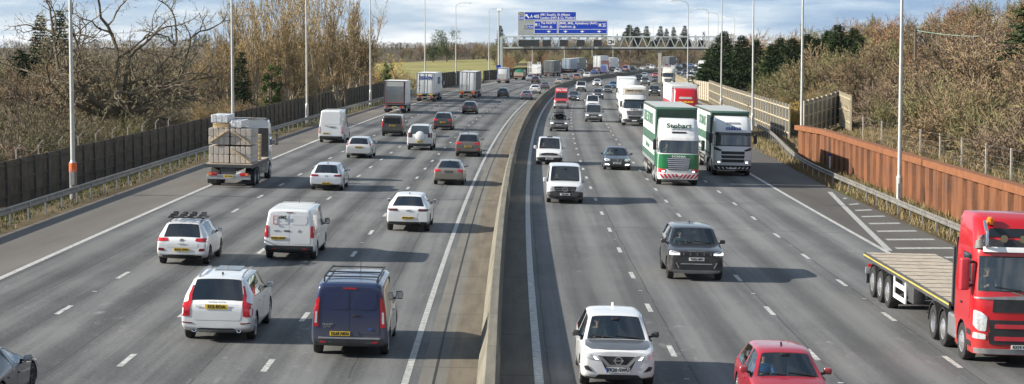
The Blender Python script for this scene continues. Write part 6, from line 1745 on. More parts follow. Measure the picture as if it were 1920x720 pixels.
    for s in (-1, 1):
        for yy in (yb+1.6, yb+2.95, yb+4.3):
            m = MB(); pl = [(yy+.62*cos(t), .52+.62*sin(t)) for t in [pi*k/10 for k in range(11)]]+[(yy+.585*cos(t), .52+.585*sin(t)) for t in [pi*k/10 for k in range(10, -1, -1)]]
            m.prism(pl, 'x', min(s*.85, s*1.22), max(s*.85, s*1.22)); m.build('mudguard', 'black_plastic', v.root)
        m = MB()
        for zz in (.55, .92): m.box(s*1.21-.02, s*1.21+.02, yb+5.3, yb+7.2, zz-.07, zz+.07)
        for yy in (yb+5.35, yb+7.15): m.box(s*1.21-.02, s*1.21+.02, yy-.07, yy+.07, .48, 1.2)
        m.build('side_guard', 'letter_white', v.root)
        m = MB(); m.box(s*1.0-.18, s*1.0+.18, yb+7.4, yb+8.2, .6, 1.15); m.build('tool_box', 'grey_plastic', v.root, bevel=.03)
    chassis(v, yb+.1, y1-.2, 1.18); tail_bar(v, yb, .75, '')
    return v
flatbed()
# --- rear views
def rigid_rear(key, L, H, z0, rear, side, plate=None, cabh=3.2, tail='lamp_red', W=2.5, name='box_lorry', body=True, cab_mat='paint', roof='white_panel', doors=True, r=.48, frame='steel'):
    v = new_lorry(key, L, W, H, name=name); yf = L/2; yb = -L/2
    if cabh < 3.1: bz_, wz_, lv_ = cabh-1.15, cabh-.40, LV_LOW(cabh, cabh-1.15, cabh-.40)
    else: bz_, wz_, lv_ = 1.8, 2.6, LV_HIGH(cabh, 1.8, 2.6)
    cab_shell(v, yf, 1.95, W-.1, lv_, (bz_, wz_), 2.6, r_w=r, axle=1.3); cab_mirrors(v, yf, (bz_+wz_)/2+.05, W-.05); cab_lights(v, .9, lit=False)
    lorry_wheels(v, (yf-1.3,), r=r, W=W); lorry_wheels(v, (yb+1.9,), r=r, W=W, dual=(yb+1.9,))
    chassis(v, yb+.1, yf-1.0, z0-.05, (yb+2.8, yf-2.6)); tail_bar(v, yb, .62, plate, W-.1, tail)
    if body: box_body(v, yb, yf-2.1, z0, H, W, side, rear, roof, 0, doors, frame)
    return v
def artic_rear(key, rear, side, H=4.0, straps=0, txt=None, plate=None, roof='white_panel', doors=True, frame='steel', cabpaint=None):
    L = 16.2; v = new_lorry(key, L, 2.55, H); yf = L/2; yb = -L/2
    cab_shell(v, yf, 2.25, 2.49, LV_HIGH(3.7), (1.95, 2.85), 2.85); cab_mirrors(v, yf, 2.4); cab_lights(v, .95, lit=False)
    lorry_wheels(v, (yf-1.42,)); lorry_wheels(v, (yf-5.2,), dual=(yf-5.2,)); lorry_wheels(v, (yb+1.7, yb+3.0, yb+4.3), r=.48)
    chassis(v, yf-6, yf-1.0); chassis(v, yb+.1, yf-3.4, 1.10, (yb+5.4, yf-8)); box_body(v, yb, yf-3.0, 1.12, H, 2.55, side, rear, roof, straps, doors, frame); tail_bar(v, yb, .62, plate)
    if txt:
        text(txt, .62, 'letter_blue', (0, yb-.068, H-.72), 'rear', v.root, bold=.03, sx=.95, shear=.1)
        side_text(v, txt, 1.4, 'letter_blue', 0, H-1.2, 2.56, 1.1, .03)
    return v
v = rigid_rear('mirror_box', 9.2, 3.75, 1.05, 'mirror_panel', 'white_panel', 'YJ14 KLE', doors=False)
yb = -v.L/2
m = MB(); m.box(-1.06, 1.06, yb-.07, yb-.04, 1.18, 3.10, 0); m.build('tail_lift', 'mirror_panel', v.root)
m = MB(); m.box(-1.06, 1.06, yb-.05, yb-.02, 3.12, 3.68); m.build('roller_shutter', 'grey_panel', v.root)
m = MB()
for x0, x1, z0, z1 in ((-1.25, -1.07, 1.02, 3.75), (1.07, 1.25, 1.02, 3.75), (-1.07, 1.07, 3.68, 3.76), (-1.07, 1.07, 1.02, 1.17)): m.box(x0, x1, yb-.06, yb-.002, z0, z1)
m.build('rear_frame', 'grey_plastic', v.root)
m = MB()
for x in (-1.06, 1.06): m.box(x-.02, x+.02, yb-.075, yb-.061, 1.2, 3.68)
m.box(-1.06, 1.06, yb-.082, yb-.071, 1.19, 1.24); m.build('reflective_tape', 'stripe_red', v.root)
v = artic_rear('dixon', 'white_panel', 'white_panel', 4.05, 0, 'DIXON', 'MX67 DXN')
m = MB(); yb = -v.L/2
for z in (2.25, 1.85):
    m.prism([(-1.0, z), (-.85, z-.15), (-.70, z), (-.85, z+.15)], 'y', yb-.04, yb-.031)
m.build('hazard_diamond', 'letter_grey', v.root)
m = MB()
for s in (-1, 1): m.box(s*.78-.32, s*.78+.32, yb-.05, yb-.02, .98, 1.10)
m.build('marker_board', 'stripe_yellow', v.root)
v = artic_rear('grey_trailer', 'white_panel', 'dark_curtain', 4.05, 1, None, 'PO68 GRY', roof='white_panel')
m = MB(); yb = -v.L/2
for s in (-1, 1): m.box(s*.85-.30, s*.85+.30, yb-.05, yb-.02, .92, 1.06)
m.build('marker_board', 'lamp_orange', v.root)
m = MB(); m.box(-1.1, .1, yb-.036, yb-.031, 1.3, 2.1); m.build('door_panel', 'grey_panel', v.root)
artic_rear('dark_trailer', 'dark_curtain', 'dark_curtain', 4.1, 1, roof='grey_panel'); artic_rear('blue_trailer', 'steel_blue_panel', 'steel_blue_panel', 4.1, 0)
artic_rear('olive_trailer', 'olive_curtain', 'olive_curtain', 4.25, 1, roof='grey_panel'); artic_rear('white_trailer', 'grey_panel', 'white_panel', 4.1, 0)
v = rigid_rear('luton', 6.6, 3.25, .78, 'white_panel', 'white_panel', 'EK18 LUT', 2.65, W=2.25, name='luton_van', doors=False, r=.36); yb = -v.L/2
m = MB(); m.box(-1.0, 1.0, yb-.06, yb-.02, .95, 1.95); m.build('tail_lift', 'grey_panel', v.root)
m = MB()
for x0, x1, z0, z1 in ((-1.125, -1.0, .78, 3.25), (1.0, 1.125, .78, 3.25), (-1, 1, 3.12, 3.25)): m.box(x0, x1, yb-.04, yb-.002, z0, z1)
m.build('rear_frame', 'letter_blue', v.root)
v = rigid_rear('tipper', 6.2, 2.5, .95, 'deck_wood', 'deck_wood', 'GN63 TIP', 2.5, W=2.2, name='tipper_lorry', body=False, r=.38); yb = -v.L/2
m = MB(); m.box(-1.08, 1.08, yb, yb+3.7, .95, 1.05); m.box(-1.08, 1.08, yb, yb+.06, 1.05, 1.75); m.box(-1.08, 1.08, yb+3.64, yb+3.7, 1.05, 2.2)
for s in (-1, 1): m.box(s*1.08-.03, s*1.08+.03, yb+.06, yb+3.64, 1.05, 1.75)
m.build('tipper_body', 'deck_wood', v.root); m = MB(); m.prism([(-1.0, 1.7), (-.6, 2.35), (.5, 2.4), (1.0, 1.8), (1.0, 1.4), (-1.0, 1.4)], 'y', yb+.2, yb+3.5); m.build('load_sheet', 'grp_green', v.root, bevel=.12, seg=3)
def transporter():
    v = rigid_rear('transporter', 9.5, 4.1, 1.0, 'white_panel', 'white_panel', 'SF12 CAR', 3.4, name='car_transporter', body=False); yb = -v.L/2
    m = MB()
    for s in (-1, 1):
        for y in (yb+.2, yb+3, yb+6): m.box(s*1.18-.06, s*1.18+.06, y-.06, y+.06, 1.0, 3.9)
        m.box(s*1.18-.05, s*1.18+.05, yb, yb+7.0, 2.42, 2.56); m.box(s*1.18-.05, s*1.18+.05, yb, yb+7.0, .95, 1.1); m.box(s*1.18-.05, s*1.18+.05, yb, yb+7.0, 3.82, 3.92)
    m.box(-1.15, 1.15, yb, yb+7.0, 1.0, 1.06); m.box(-1.15, 1.15, yb, yb+7, 2.44, 2.5); m.build('carrier_frame', 'letter_white', v.root)
    return v
transporter()
def brick_lorry():
    v = rigid_rear('brick_lorry', 9.6, 3.3, 1.25, 'deck_wood', 'deck_wood', 'FJ17 XRK', 3.55, name='flatbed_lorry', body=False, r=.50); yb = -v.L/2; yf = v.L/2
    m = MB(); m.box(-1.25, 1.25, yb, yf-2.25, 1.18, 1.30, 0); m.box(-1.27, 1.27, yb-.02, yb+.06, 1.10, 1.26, 1)
    for s in (-1, 1): m.box(s*1.25-.03, s*1.25+.03, yb+.06, yf-2.25, 1.06, 1.24, 1)
    m.build('deck', ['deck_wood', 'grey_plastic'], v.root)
    m = MB(); m.box(-1.2, 1.2, yf-2.24, yf-2.14, 1.3, 3.0); m.build('headboard', 'black_plastic', v.root)
    lorry_wheels(v, (yb+3.2,), dual=(yb+3.2,))
    m = MB(); m.box(-.42, .38, yb+.05, yb+.2, .62, 1.06); m.build('forklift_mount', 'grey_plastic', v.root)
    m = MB(); m.box(-1.22, 1.22, yb-.12, yb-.02, .46, .56); m.build('step_bar', 'steel', v.root)
    return v
brick_lorry()
# ------------------------------------------------------------------ vegetation
def ribbon(mb, p, q, r0, r1, rg):
    d = q-p; a = Vector((rg.gauss(0,1), rg.gauss(0,1), rg.gauss(0,1))).cross(d)
    if a.length < 1e-6: return
    a.normalize(); mb.add((p-a*r0, p+a*r0, q+a*r1, q-a*r1), ((0,1,2,3),))
def grow(rg, wood, twig, p, d, ln, r, depth, P):
    """one limb: a few bent pieces, side shoots along it, then a fork"""
    n = 4 if depth > 1 else 3; pts = [p]; rs = [r]; dd = d.copy()
    for i in range(n):
        dd = (dd+Vector((rg.gauss(0,P['bend']), rg.gauss(0,P['bend']), rg.gauss(0,P['bend'])+P['up']))).normalized()
        pts.append(pts[-1]+dd*ln/n); rs.append(r*(1-(1-P['taper'])*(i+1)/n))
    if r > P['min']:
        wood.tube(pts, rs, 6 if r > .08 else 4, cap=False)
    else:
        for a, b, r0, r1 in zip(pts, pts[1:], rs, rs[1:]): ribbon(twig, a, b, max(r0, P['tw']), max(r1, P['tw']*.7), rg)
    if depth <= 0: return
    k = rg.randint(*P['kids'])
    for i in range(k):
        t = rg.uniform(P['from'], 1.0); j = min(int(t*n), n-1); q = pts[j].lerp(pts[j+1], t*n-j)
        ax = Vector((rg.gauss(0,1), rg.gauss(0,1), rg.gauss(0,1))).cross(dd)
        if ax.length < 1e-5: continue
        ang = radians(rg.uniform(*P['ang'])); nd = Matrix.Rotation(ang, 3, ax.normalized()) @ (pts[j+1]-pts[j]).normalized()
        grow(rg, wood, twig, q, nd, ln*rg.uniform(*P['len']), r*rg.uniform(*P['rad']), depth-1, P)
    grow(rg, wood, twig, pts[-1], dd, ln*rg.uniform(.55, .8), rs[-1], depth-1, P)
def plant(name, seed, stems, P, bark, twigm, cat='tree'):
    rg = random.Random(seed); wood = MB(); twig = MB()
    for (p, d, ln, r, dep) in stems(rg): grow(rg, wood, twig, Vector(p), Vector(d).normalized(), ln, r, dep, P)
    root = empty(name, 'x', cat)
    def quick(mb, nm, mt):
        me = bpy.data.meshes.new(nm); me.from_pydata(mb.v, [], mb.f); me.materials.append(M[mt]); o = link(nm, me, root); return o
    if wood.v: quick(wood, 'trunk', bark)
    if twig.v: quick(twig, 'crown', twigm)
    return root
BASE = dict(bend=.16, up=.03, taper=.62, min=.028, tw=.012, kids=(2, 3), ang=(25, 60), len=(.5, .8), rad=(.45, .7))
BASE['from'] = .25
def PP(**k): q = dict(BASE); q.update({a.replace('frm', 'from'): b for a, b in k.items()}); return q
PROTO = {}
def oak_stems(rg):
    S = [((0,0,-.4), (.05,0,1), 2.6, .55, 0)]
    for k, (az, el, ln, r) in enumerate(((5,22,5.2,.32),(50,35,4.6,.28),(100,50,4.6,.30),(150,30,4.8,.28),(185,14,6.2,.33),(200,48,5.2,.28),(235,30,4.4,.24),(285,40,4.4,.26),(330,24,5.0,.28),(20,62,5.4,.26),(140,68,5.8,.28),(260,70,5.4,.24))):
        a, e = radians(az), radians(el); S.append(((cos(a)*.2, sin(a)*.2, 1.6+.1*k*.8), (cos(a)*cos(e), sin(a)*cos(e), sin(e)), ln, r, 5))
    return S
PROTO['oak'] = plant('oak_tree', 11, oak_stems, PP(bend=.24, up=.015, kids=(2, 3), ang=(30, 75), len=(.5, .72), rad=(.40, .58), tw=.02, frm=.25, min=.034), 'bark_oak', 'twig_oak')
def tall_stems(n, h):
    def f(rg):
        S = []
        for k in range(n):
            a = rg.uniform(0, 2*pi); q = rg.uniform(.0, .12); S.append(((cos(a)*rg.uniform(0,.9), sin(a)*rg.uniform(0,.9), -.3), (cos(a)*q, sin(a)*q, 1), h*rg.uniform(.42, .55), rg.uniform(.12, .2), 5))
        return S
    return f
PROTO['tall_a'] = plant('tall_bare_tree', 21, tall_stems(4, 11), PP(bend=.07, up=.10, kids=(2, 4), ang=(14, 38), len=(.40, .66), rad=(.35, .5), tw=.024, frm=.12), 'bark_pale', 'twig_tan')
PROTO['tall_b'] = plant('tall_bare_tree', 22, tall_stems(3, 11), PP(bend=.08, up=.09, kids=(2, 4), ang=(16, 42), len=(.40, .64), rad=(.35, .5), tw=.024, frm=.12), 'bark_pale', 'twig_gold_brown')
def mid_stems(rg):
    S = [((0,0,-.3), (.03,.02,1), 2.2, .16, 5)]
    for k in range(2): a = rg.uniform(0, 2*pi); S.append(((0,0,.2), (cos(a)*.5, sin(a)*.5, 1), 2.0, .11, 5))
    return S
PROTO['mid_a'] = plant('bare_tree', 31, mid_stems, PP(bend=.17, up=.05, kids=(2, 3), len=(.5, .75), tw=.021), 'bark', 'twig_brown')
PROTO['mid_b'] = plant('bare_tree', 32, mid_stems, PP(bend=.17, up=.05, kids=(2, 3), len=(.5, .75), tw=.021), 'bark', 'twig_olive')
PROTO['mid_c'] = plant('bare_tree', 33, mid_stems, PP(bend=.15, up=.07, kids=(2, 3), len=(.5, .75), tw=.021), 'bark', 'twig_red')
PROTO['mid_d'] = plant('bare_tree', 34, mid_stems, PP(bend=.20, up=.02, kids=(2, 3), len=(.5, .78), tw=.021), 'bark_pale', 'twig_golden')
PROTO['mid_e'] = plant('bare_tree', 35, mid_stems, PP(bend=.17, up=.05, kids=(2, 3), len=(.5, .75), tw=.021), 'bark', 'twig_purple')
def bush_stems(n, ln):
    def f(rg):
        S = []
        for k in range(n):
            a = rg.uniform(0, 2*pi); q = rg.uniform(.1, .8); S.append(((cos(a)*rg.uniform(0,1.0), sin(a)*rg.uniform(0,1.0), -.2), (cos(a)*q, sin(a)*q, 1), ln*rg.uniform(.8, 1.3), rg.uniform(.025, .045), 3))
        return S
    return f
for k, (mt, sd) in enumerate((('twig_brown', 41), ('twig_olive', 42), ('twig_tan', 43), ('twig_purple', 44), ('twig_red', 45), ('twig_golden', 46), ('twig_scrub', 47))):
    PROTO['bush_'+mt[5:]] = plant('shrub', sd, bush_stems(13, 1.45), PP(bend=.20, up=.04, kids=(3, 4), ang=(20, 60), len=(.45, .8), rad=(.5, .7), tw=.017, min=.03, frm=.2), 'bark', mt, 'shrub')
def conifer(name, seed, h, w, leaf='needles', droop=.25, dens=1.0):
    rg = random.Random(seed); root = empty(name, 'x', 'tree'); t = MB(); t.tube([(0,0,-.4),(0,0,h*.5),(0,0,h*.97)], [.03*h*.6, .018*h*.6, .02], 8); t.build('trunk', 'bark', root, smooth=True)
    c = MB(); z = h*.08
    while z < h*.985:
        t_ = 1-z/h; R = w*(t_**.75)*rg.uniform(.72, 1.12)+.12
        nb = int(9*dens)+rg.randint(0, 2)
        for k in range(nb):
            a = 2*pi*k/nb+rg.uniform(-.35, .35); rr = R*rg.uniform(.65, 1.1); dz = -rr*droop*rg.uniform(.3, 1.4)+rr*.12
            p = Vector((0,0,z)); q = Vector((cos(a)*rr, sin(a)*rr, z+dz)); ribbon(c, p, q, .03, .015, rg)
            m = int(5+rr*7)
            for j in range(m):
                s = rg.uniform(.18, 1.0); b = p.lerp(q, s); sz = (.20+.22*rr/w)*rg.uniform(.6, 1.3)
                d = Vector((cos(a)*.7+rg.gauss(0,.5), sin(a)*.7+rg.gauss(0,.5), rg.gauss(-.05,.35))).normalized(); u = Vector((rg.gauss(0,1), rg.gauss(0,1), rg.gauss(0,1))).cross(d).normalized()
                e = b+d*sz*1.6
                c.add((b-u*sz*.22, b+u*sz*.22, e+u*sz*.05, e-u*sz*.05), ((0,1,2,3),))
        z += h*.026*rg.uniform(.7, 1.3)
    me = bpy.data.meshes.new('crown'); me.from_pydata(c.v, [], c.f); me.materials.append(M[leaf]); link('crown', me, root)
    return root
PROTO['conifer_a'] = conifer('conifer_tree', 51, 10, 3.4); PROTO['conifer_b'] = conifer('conifer_tree', 52, 11, 2.6, droop=.1); PROTO['conifer_c'] = conifer('conifer_tree', 53, 9, 4.4, dens=1.2, droop=.0)
def leafy(name, seed, h, w, leaf, n=2600, cat='tree'):
    rg = random.Random(seed); root = empty(name, 'x', cat); t = MB(); t.tube([(0,0,-.3),(.1,0,h*.4),(0,.1,h*.75)], [.16,.11,.04], 7); t.build('trunk', 'bark', root, smooth=True)
    c = MB(); cl = [(rg.uniform(-.5,.5)*w, rg.uniform(-.5,.5)*w, rg.uniform(h*.18, h*.95), rg.uniform(.35, .8)*w*.42) for k in range(26)]
    for k in range(n):
        x, y, z, r = rg.choice(cl); d = Vector((rg.gauss(0,1), rg.gauss(0,1), rg.gauss(0,1))).normalized(); b = Vector((x,y,z))+d*r*rg.uniform(.6, 1.05)
        u = Vector((rg.gauss(0,1), rg.gauss(0,1), rg.gauss(0,1))).normalized(); e = u.cross(d)
        if e.length < .1: continue
        e.normalize(); s = rg.uniform(.07, .15); c.add((b-u*s, b+e*s*.6, b+u*s, b-e*s*.6), ((0,1,2,3),))
    me = bpy.data.meshes.new('crown'); me.from_pydata(c.v, [], c.f); me.materials.append(M[leaf]); link('crown', me, root)
    return root
PROTO['ivy'] = leafy('ivy_clad_tree', 61, 8, 2.0, 'ivy', 2600); PROTO['evergreen'] = leafy('evergreen_tree', 62, 6, 4.2, 'evergreen_leaf', 3600); PROTO['dark_leaf'] = leafy('evergreen_shrub', 63, 3.4, 3.0, 'evergreen_leaf', 2200, 'shrub')
USED = set(); TREE_INDEX = {}
for c_ in bpy.data.objects:
    if c_.parent: TREE_INDEX.setdefault(c_.parent.name, []).append(c_)
def put(key, p, sc, label, group=None, rz=None, sz=1.0, name=None):
    src = PROTO[key]
    if key in USED: o = copy_tree(src, None, TREE_INDEX)
    else: o = src; USED.add(key)
    o.location = p; o.rotation_euler = (rnd.uniform(-.05, .05), rnd.uniform(-.05, .05), rnd.uniform(0, 6.28) if rz is None else rz)
    o.scale = (sc, sc, sc*sz); o['label'] = label
    if group: o['group'] = group
    elif 'group' in o: del o['group']
    return o
# --- left of the road
p = ground_at(232, 195); put('oak', p, 1.14, 'great spreading bare oak with pale broken limbs beyond the dark fence', rz=.2)
for px, Y, sc, key, lab in ((72, 300, 1.30, 'conifer_b', 'dark green conifer standing left of the great bare oak'), (108, 310, 1.38, 'conifer_b', 'taller dark conifer close to the left side of the great bare oak'), (40, 300, 1.0, 'conifer_c', 'lower dark conifer at the far left edge behind the scrub'),
                            (450, 255, .8, 'conifer_b', 'small dark conifer half hidden among tall tan stems')):
    put(key, ground_at(px, Y), sc, lab)
for px, Y, sc, key in ((425,300,1.1,'tall_b'),(455,320,1.25,'tall_a'),(508,330,1.3,'tall_b'),(532,262,1.05,'tall_a'),(562,335,1.4,'tall_a'),(590,262,1.0,'tall_b'),(612,340,1.35,'tall_b'),(640,275,1.05,'tall_a'),(677,345,1.25,'tall_a'),(690,380,1.1,'tall_b'),(405,262,.86,'tall_a'),(438,268,1.0,'tall_a'),(468,262,1.08,'tall_b'),(492,285,1.2,'tall_a'),(520,275,1.22,'tall_b'),(548,290,1.25,'tall_a'),(575,300,1.15,'tall_b'),(600,292,1.22,'tall_a'),(626,305,1.25,'tall_b'),(648,315,1.3,'tall_a'),(664,330,1.2,'tall_b'),(540,320,1.3,'tall_b'),(470,300,1.15,'tall_b')):
    put(key, ground_at(px, Y), sc, 'tall bare tree of upright tan stems in the stand beyond the dark fence', 'tall bare trees beyond the left fence')
put('ivy', ground_at(508, 250), 1.05, 'ivy covered trunk standing among the tall tan trees'); put('ivy', ground_at(722, 360), .95, 'dark ivy covered leaning tree beside the green field')
put('mid_d', ground_at(742, 385), 1.42, 'small golden twigged tree at the edge of the green field')
rs = random.Random(99)
def scatter(n, px, Ys, keys, sc, label, group, minoff=None, avoid=None, szr=(.9, 1.15)):
    k = 0; tries = 0
    while k < n and tries < n*30:
        tries += 1
        Y = Ys[0]+(Ys[1]-Ys[0])*rs.random()**1.0; x = rs.uniform(*px); q = ground_at(x, Y); o, yc = off_of(q.x, q.y)
        if minoff is not None and (o < minoff if minoff > 0 else o > minoff): continue
        if avoid and avoid(x, Y, o): continue
        put(rs.choice(keys), q, rs.uniform(*sc), label, group, sz=rs.uniform(*szr)); k += 1
scatter(100, (-60, 420), (112, 205), ['bush_scrub', 'bush_olive', 'bush_scrub', 'bush_purple', 'bush_scrub'], (.75, 1.15), 'low tangled bare shrub in the scrub behind the dark timber fence', 'shrubs behind the left fence', -34)
scatter(84, (-60, 430), (215, 400), ['mid_a', 'mid_b', 'mid_a', 'mid_e', 'mid_b'], (1.15, 1.5), 'bare brown tree in the thicket behind the great oak', 'trees behind the great oak', -46)
scatter(18, (420, 720), (240, 400), ['mid_a', 'mid_b', 'mid_e'], (1.2, 1.7), 'bushy bare tree among the tall tan stems', 'trees among the tall stems', -36)
scatter(62, (370, 700), (200, 330), ['bush_tan', 'bush_brown', 'bush_tan', 'bush_olive', 'bush_purple'], (.6, .95), 'bare tan shrub at the foot of the tall trees behind the fence', 'shrubs under the tall trees', -34)
scatter(20, (690, 785), (330, 430), ['bush_tan', 'bush_brown', 'bush_tan', 'bush_olive'], (.9, 1.4), 'tan shrub on the near edge of the green field', 'shrubs edging the green field', -34)
for px, Y, key, sc in ((838, 800, 'evergreen', 2.0), (812, 790, 'dark_leaf', 1.8)): put(key, ground_at(px, Y), sc, 'round dark evergreen tree on the far side of the green field' if key == 'evergreen' else 'low dark evergreen bush beside the round tree across the field')
scatter(28, (690, 940), (830, 930), ['mid_a', 'mid_e', 'mid_b', 'mid_a'], (.9, 1.4), 'leafless hedge tree along the far edge of the green field', 'hedge trees beyond the green field', -30)
# --- far wood across the bend, conifers above it
scatter(62, (900, 1340), (820, 960), ['mid_a', 'mid_b', 'mid_e', 'mid_b', 'mid_a'], (1.2, 1.85), 'bare brown tree in the far wood seen below the gantry', 'trees of the far wood across the bend', -26)
scatter(36, (905, 1330), (640, 830), ['bush_brown', 'bush_red', 'bush_olive', 'mid_b'], (1.0, 1.5), 'bare shrub beside the far left verge below the gantry', 'shrubs on the far left verge', -27)
for px, py, Y, key, lab in ((939, 47, 900, 'conifer_b', 'tall dark conifer just right of the camera mast'), (1178, 46, 1000, 'conifer_c', 'broad flat topped dark pine above the gantry'), (1192, 50, 1010, 'conifer_c', 'second dark pine touching the broad flat topped one'), (1211, 48, 1000, 'conifer_a', 'pointed dark pine right of the flat topped pair'), (1237, 48, 1010, 'conifer_a', 'slim dark pine midway along the gantry skyline'), (1251, 53, 1010, 'conifer_b', 'small pine between two taller pines on the skyline'), (1264, 50, 1010, 'conifer_b', 'dark pine left of the tall near lamp post on the skyline'), (1282, 47, 1010, 'conifer_a', 'dark pine almost touching the tall lamp post before the gantry')):
    q = ground_at(px, Y); top = atY(px, py, Y).z; h = {'conifer_a': 10, 'conifer_b': 11, 'conifer_c': 9}[key]; put(key, q, (top-q.z)/h, lab)
# --- right of the road
for px, Y, top, key, lab in ((1352, 325, 58, 'conifer_c', 'big dark spreading conifer right of the gantry end'), (1388, 320, 66, 'conifer_c', 'dark conifer at the right shoulder of the big spreading one'), (1416, 318, 74, 'conifer_c', 'lower dark conifer overlapping behind the white lamp post'), (1330, 335, 88, 'conifer_c', 'small dark conifer at the left foot of the big spreading one'),
                             (1948, 150, -40, 'conifer_c', 'dark conifer leaning in at the top right corner')):
    q = ground_at(px, Y); t = atY(px, top, Y).z; h = {'conifer_a': 10, 'conifer_b': 11, 'conifer_c': 9}[key]; put(key, q, (t-q.z)/h, lab)
rs0 = random.Random(4)
for px, Y, top in ((1446, 262, 80),(1466, 268, 66),(1490, 258, 72),(1512, 264, 60),(1532, 256, 66),(1550, 262, 58),(1574, 258, 56),(1598, 262, 60),(1610, 256, 74)):
    q = ground_at(px, Y); t = atY(px, top, Y).z; put('conifer_c', q, max(.35, (t-q.z)/9)*rs0.uniform(.95, 1.1), 'dark conifer in the row along the top of the right bank', 'row of conifers on the right bank')
put('bush_golden', ground_at(1482, 205), .72, 'golden yellow shrub behind the tan posted fence')
scatter(40, (1290, 1600), (205, 250), ['bush_olive', 'bush_brown', 'mid_b', 'bush_tan', 'bush_olive'], (.7, 1.05), 'bare olive shrub on the bank behind the tan posted fence', 'shrubs behind the right fence', 27)
scatter(18, (1430, 1628), (212, 242), ['mid_b', 'mid_a', 'mid_b'], (1.0, 1.3), 'olive bare tree standing below the row of conifers', 'trees below the conifer row', 27)
scatter(104, (1560, 1990), (92, 210), ['bush_brown', 'bush_olive', 'bush_purple', 'bush_brown', 'mid_a', 'bush_olive'], (.85, 1.3), 'bare brown shrub crowding the slope above the rusty wall', 'shrubs above the rusty wall', 26.8, avoid=lambda x, Y, o: (o < 30 and rs.random() < .45) or (x < 1650 and Y < 196))
scatter(80, (1420, 1990), (215, 430), ['mid_a', 'mid_b', 'mid_c', 'mid_a', 'mid_c', 'mid_b'], (1.15, 1.7), 'leafless tree on the upper slope of the right hillside', 'trees on the right hillside', 30, avoid=lambda x, Y, o: x < 1625 and Y < 275)
scatter(26, (1330, 1990), (430, 640), ['mid_a', 'mid_b', 'mid_c', 'mid_e'], (1.4, 2.0), 'leafless tree on the skyline of the right hillside', 'trees on the right skyline', 40)
for k_, o_ in PROTO.items():
    if k_ not in USED:
        for c_ in kids(o_): bpy.data.objects.remove(c_)
        bpy.data.objects.remove(o_)
scatter(14, (1720, 1910), (175, 240), ['mid_a', 'mid_b', 'mid_e'], (1.1, 1.5), 'bare tree on the right slope near the telegraph pole', 'trees near the telegraph pole', 34)
# --- far wooded skyline, one mass nobody could count
def far_wood(name, mat, spans, seed, label, k_leaf=150, conif=False):
    rg = random.Random(seed); mb = MB()
    for (px0, px1, Y, h0, h1, n) in spans:
        for k in range(n):
            px = rg.uniform(px0, px1); yy = Y*rg.uniform(.9, 1.1); q = ground_at(px, yy); h = rg.uniform(h0, h1); w = h*(rg.uniform(.32, .5) if not conif else .2)
            for j in range(k_leaf):
                a = rg.uniform(0, 6.28); t = rg.random(); r = (w*sqrt(max(0.02, 1-(1.9*t-.95)**2)) if not conif else w*(1.05-t))*rg.uniform(.25, 1)
                b = q+Vector((cos(a)*r, sin(a)*r, h*(.02+.9*t))); s = h*.035*rg.uniform(.5, 1.4); d = Vector((cos(a)*.35+rg.gauss(0,.35), sin(a)*.35+rg.gauss(0,.35), 1)).normalized(); u = Vector((rg.gauss(0,1), rg.gauss(0,1), 0)).normalized()
                mb.add((b-u*s*.34, b+u*s*.34, b+d*s*3.2), ((0,1,2),))
    me = bpy.data.meshes.new(name); me.from_pydata(mb.v, [], mb.f); me.materials.append(M[mat]); o = link(name, me); tag(o, label, 'wood', kind='stuff')
far_wood('far_woodland', 'far_wood', [(-150, 640, 620, 7.0, 9.5, 190), (-150, 700, 1150, 7, 10, 190), (680, 1000, 1500, 6, 9, 190), (980, 1400, 1350, 7, 11, 160), (1330, 2050, 1000, 9, 13, 110)], 71, 'distant brown leafless woodland along the horizon')
far_wood('far_evergreen_woodland', 'far_dark_wood', [(700, 960, 1250, 5, 8, 80), (365, 420, 1300, 11, 14, 20), (1100, 1320, 1300, 9, 14, 26)], 72, 'distant dark evergreen woodland beyond the green field', 110, True)
# --- verge growth, uncountable
def tufts(name, mat, fn, n, seed, hr, label):
    rg = random.Random(seed); mb = MB()
    for k in range(n):
        q = fn(rg)
        for j in range(4):
            h = rg.uniform(*hr); d = Vector((rg.gauss(0,.35), rg.gauss(0,.35), 1)).normalized()*h; u = Vector((rg.gauss(0,1), rg.gauss(0,1), 0)).normalized()*rg.uniform(.012, .03); b = q+Vector((rg.gauss(0,.08), rg.gauss(0,.08), -.02))
            mb.add((b-u, b+u, b+d), ((0,1,2),))
    me = bpy.data.meshes.new(name); me.from_pydata(mb.v, [], mb.f); me.materials.append(M[mat]); tag(link(name, me), label, 'grass', kind='stuff')
tufts('verge_grass', 'green_grass', lambda r: TP(r.uniform(60, 330), r.uniform(-27, -20.9)), 5500, 81, (.08, .25), 'green grass on the left verge by the crash rail')
tufts('dry_weeds', 'dead_grass', lambda r: TP(r.uniform(60, 330), r.uniform(-29, -20.8)), 1500, 82, (.1, .35), 'dry pale weeds on the left verge')
tufts('right_verge_grass', 'green_grass', lambda r: TP(r.uniform(70, 200), r.uniform(20.6, 22.4)), 4200, 83, (.08, .25), 'green grass at the foot of the rusty wall')
tufts('right_dry_weeds', 'dead_grass', lambda r: TP(r.uniform(70, 210), r.uniform(19.6, 22.4)), 3600, 84, (.12, .5), 'dry weeds along the right crash rail')
tufts('bank_dry_grass', 'dead_grass', lambda r: TP(r.uniform(75, 300), r.uniform(24, 31)), 5000, 85, (.2, .5), 'dry tan grass on the slope above the rusty wall')
tufts('scrub_undergrowth', 'twig_scrub', lambda r: TP(r.uniform(95, 330), r.uniform(-70, -32)), 3500, 86, (.2, .6), 'dry undergrowth behind the dark timber fence')

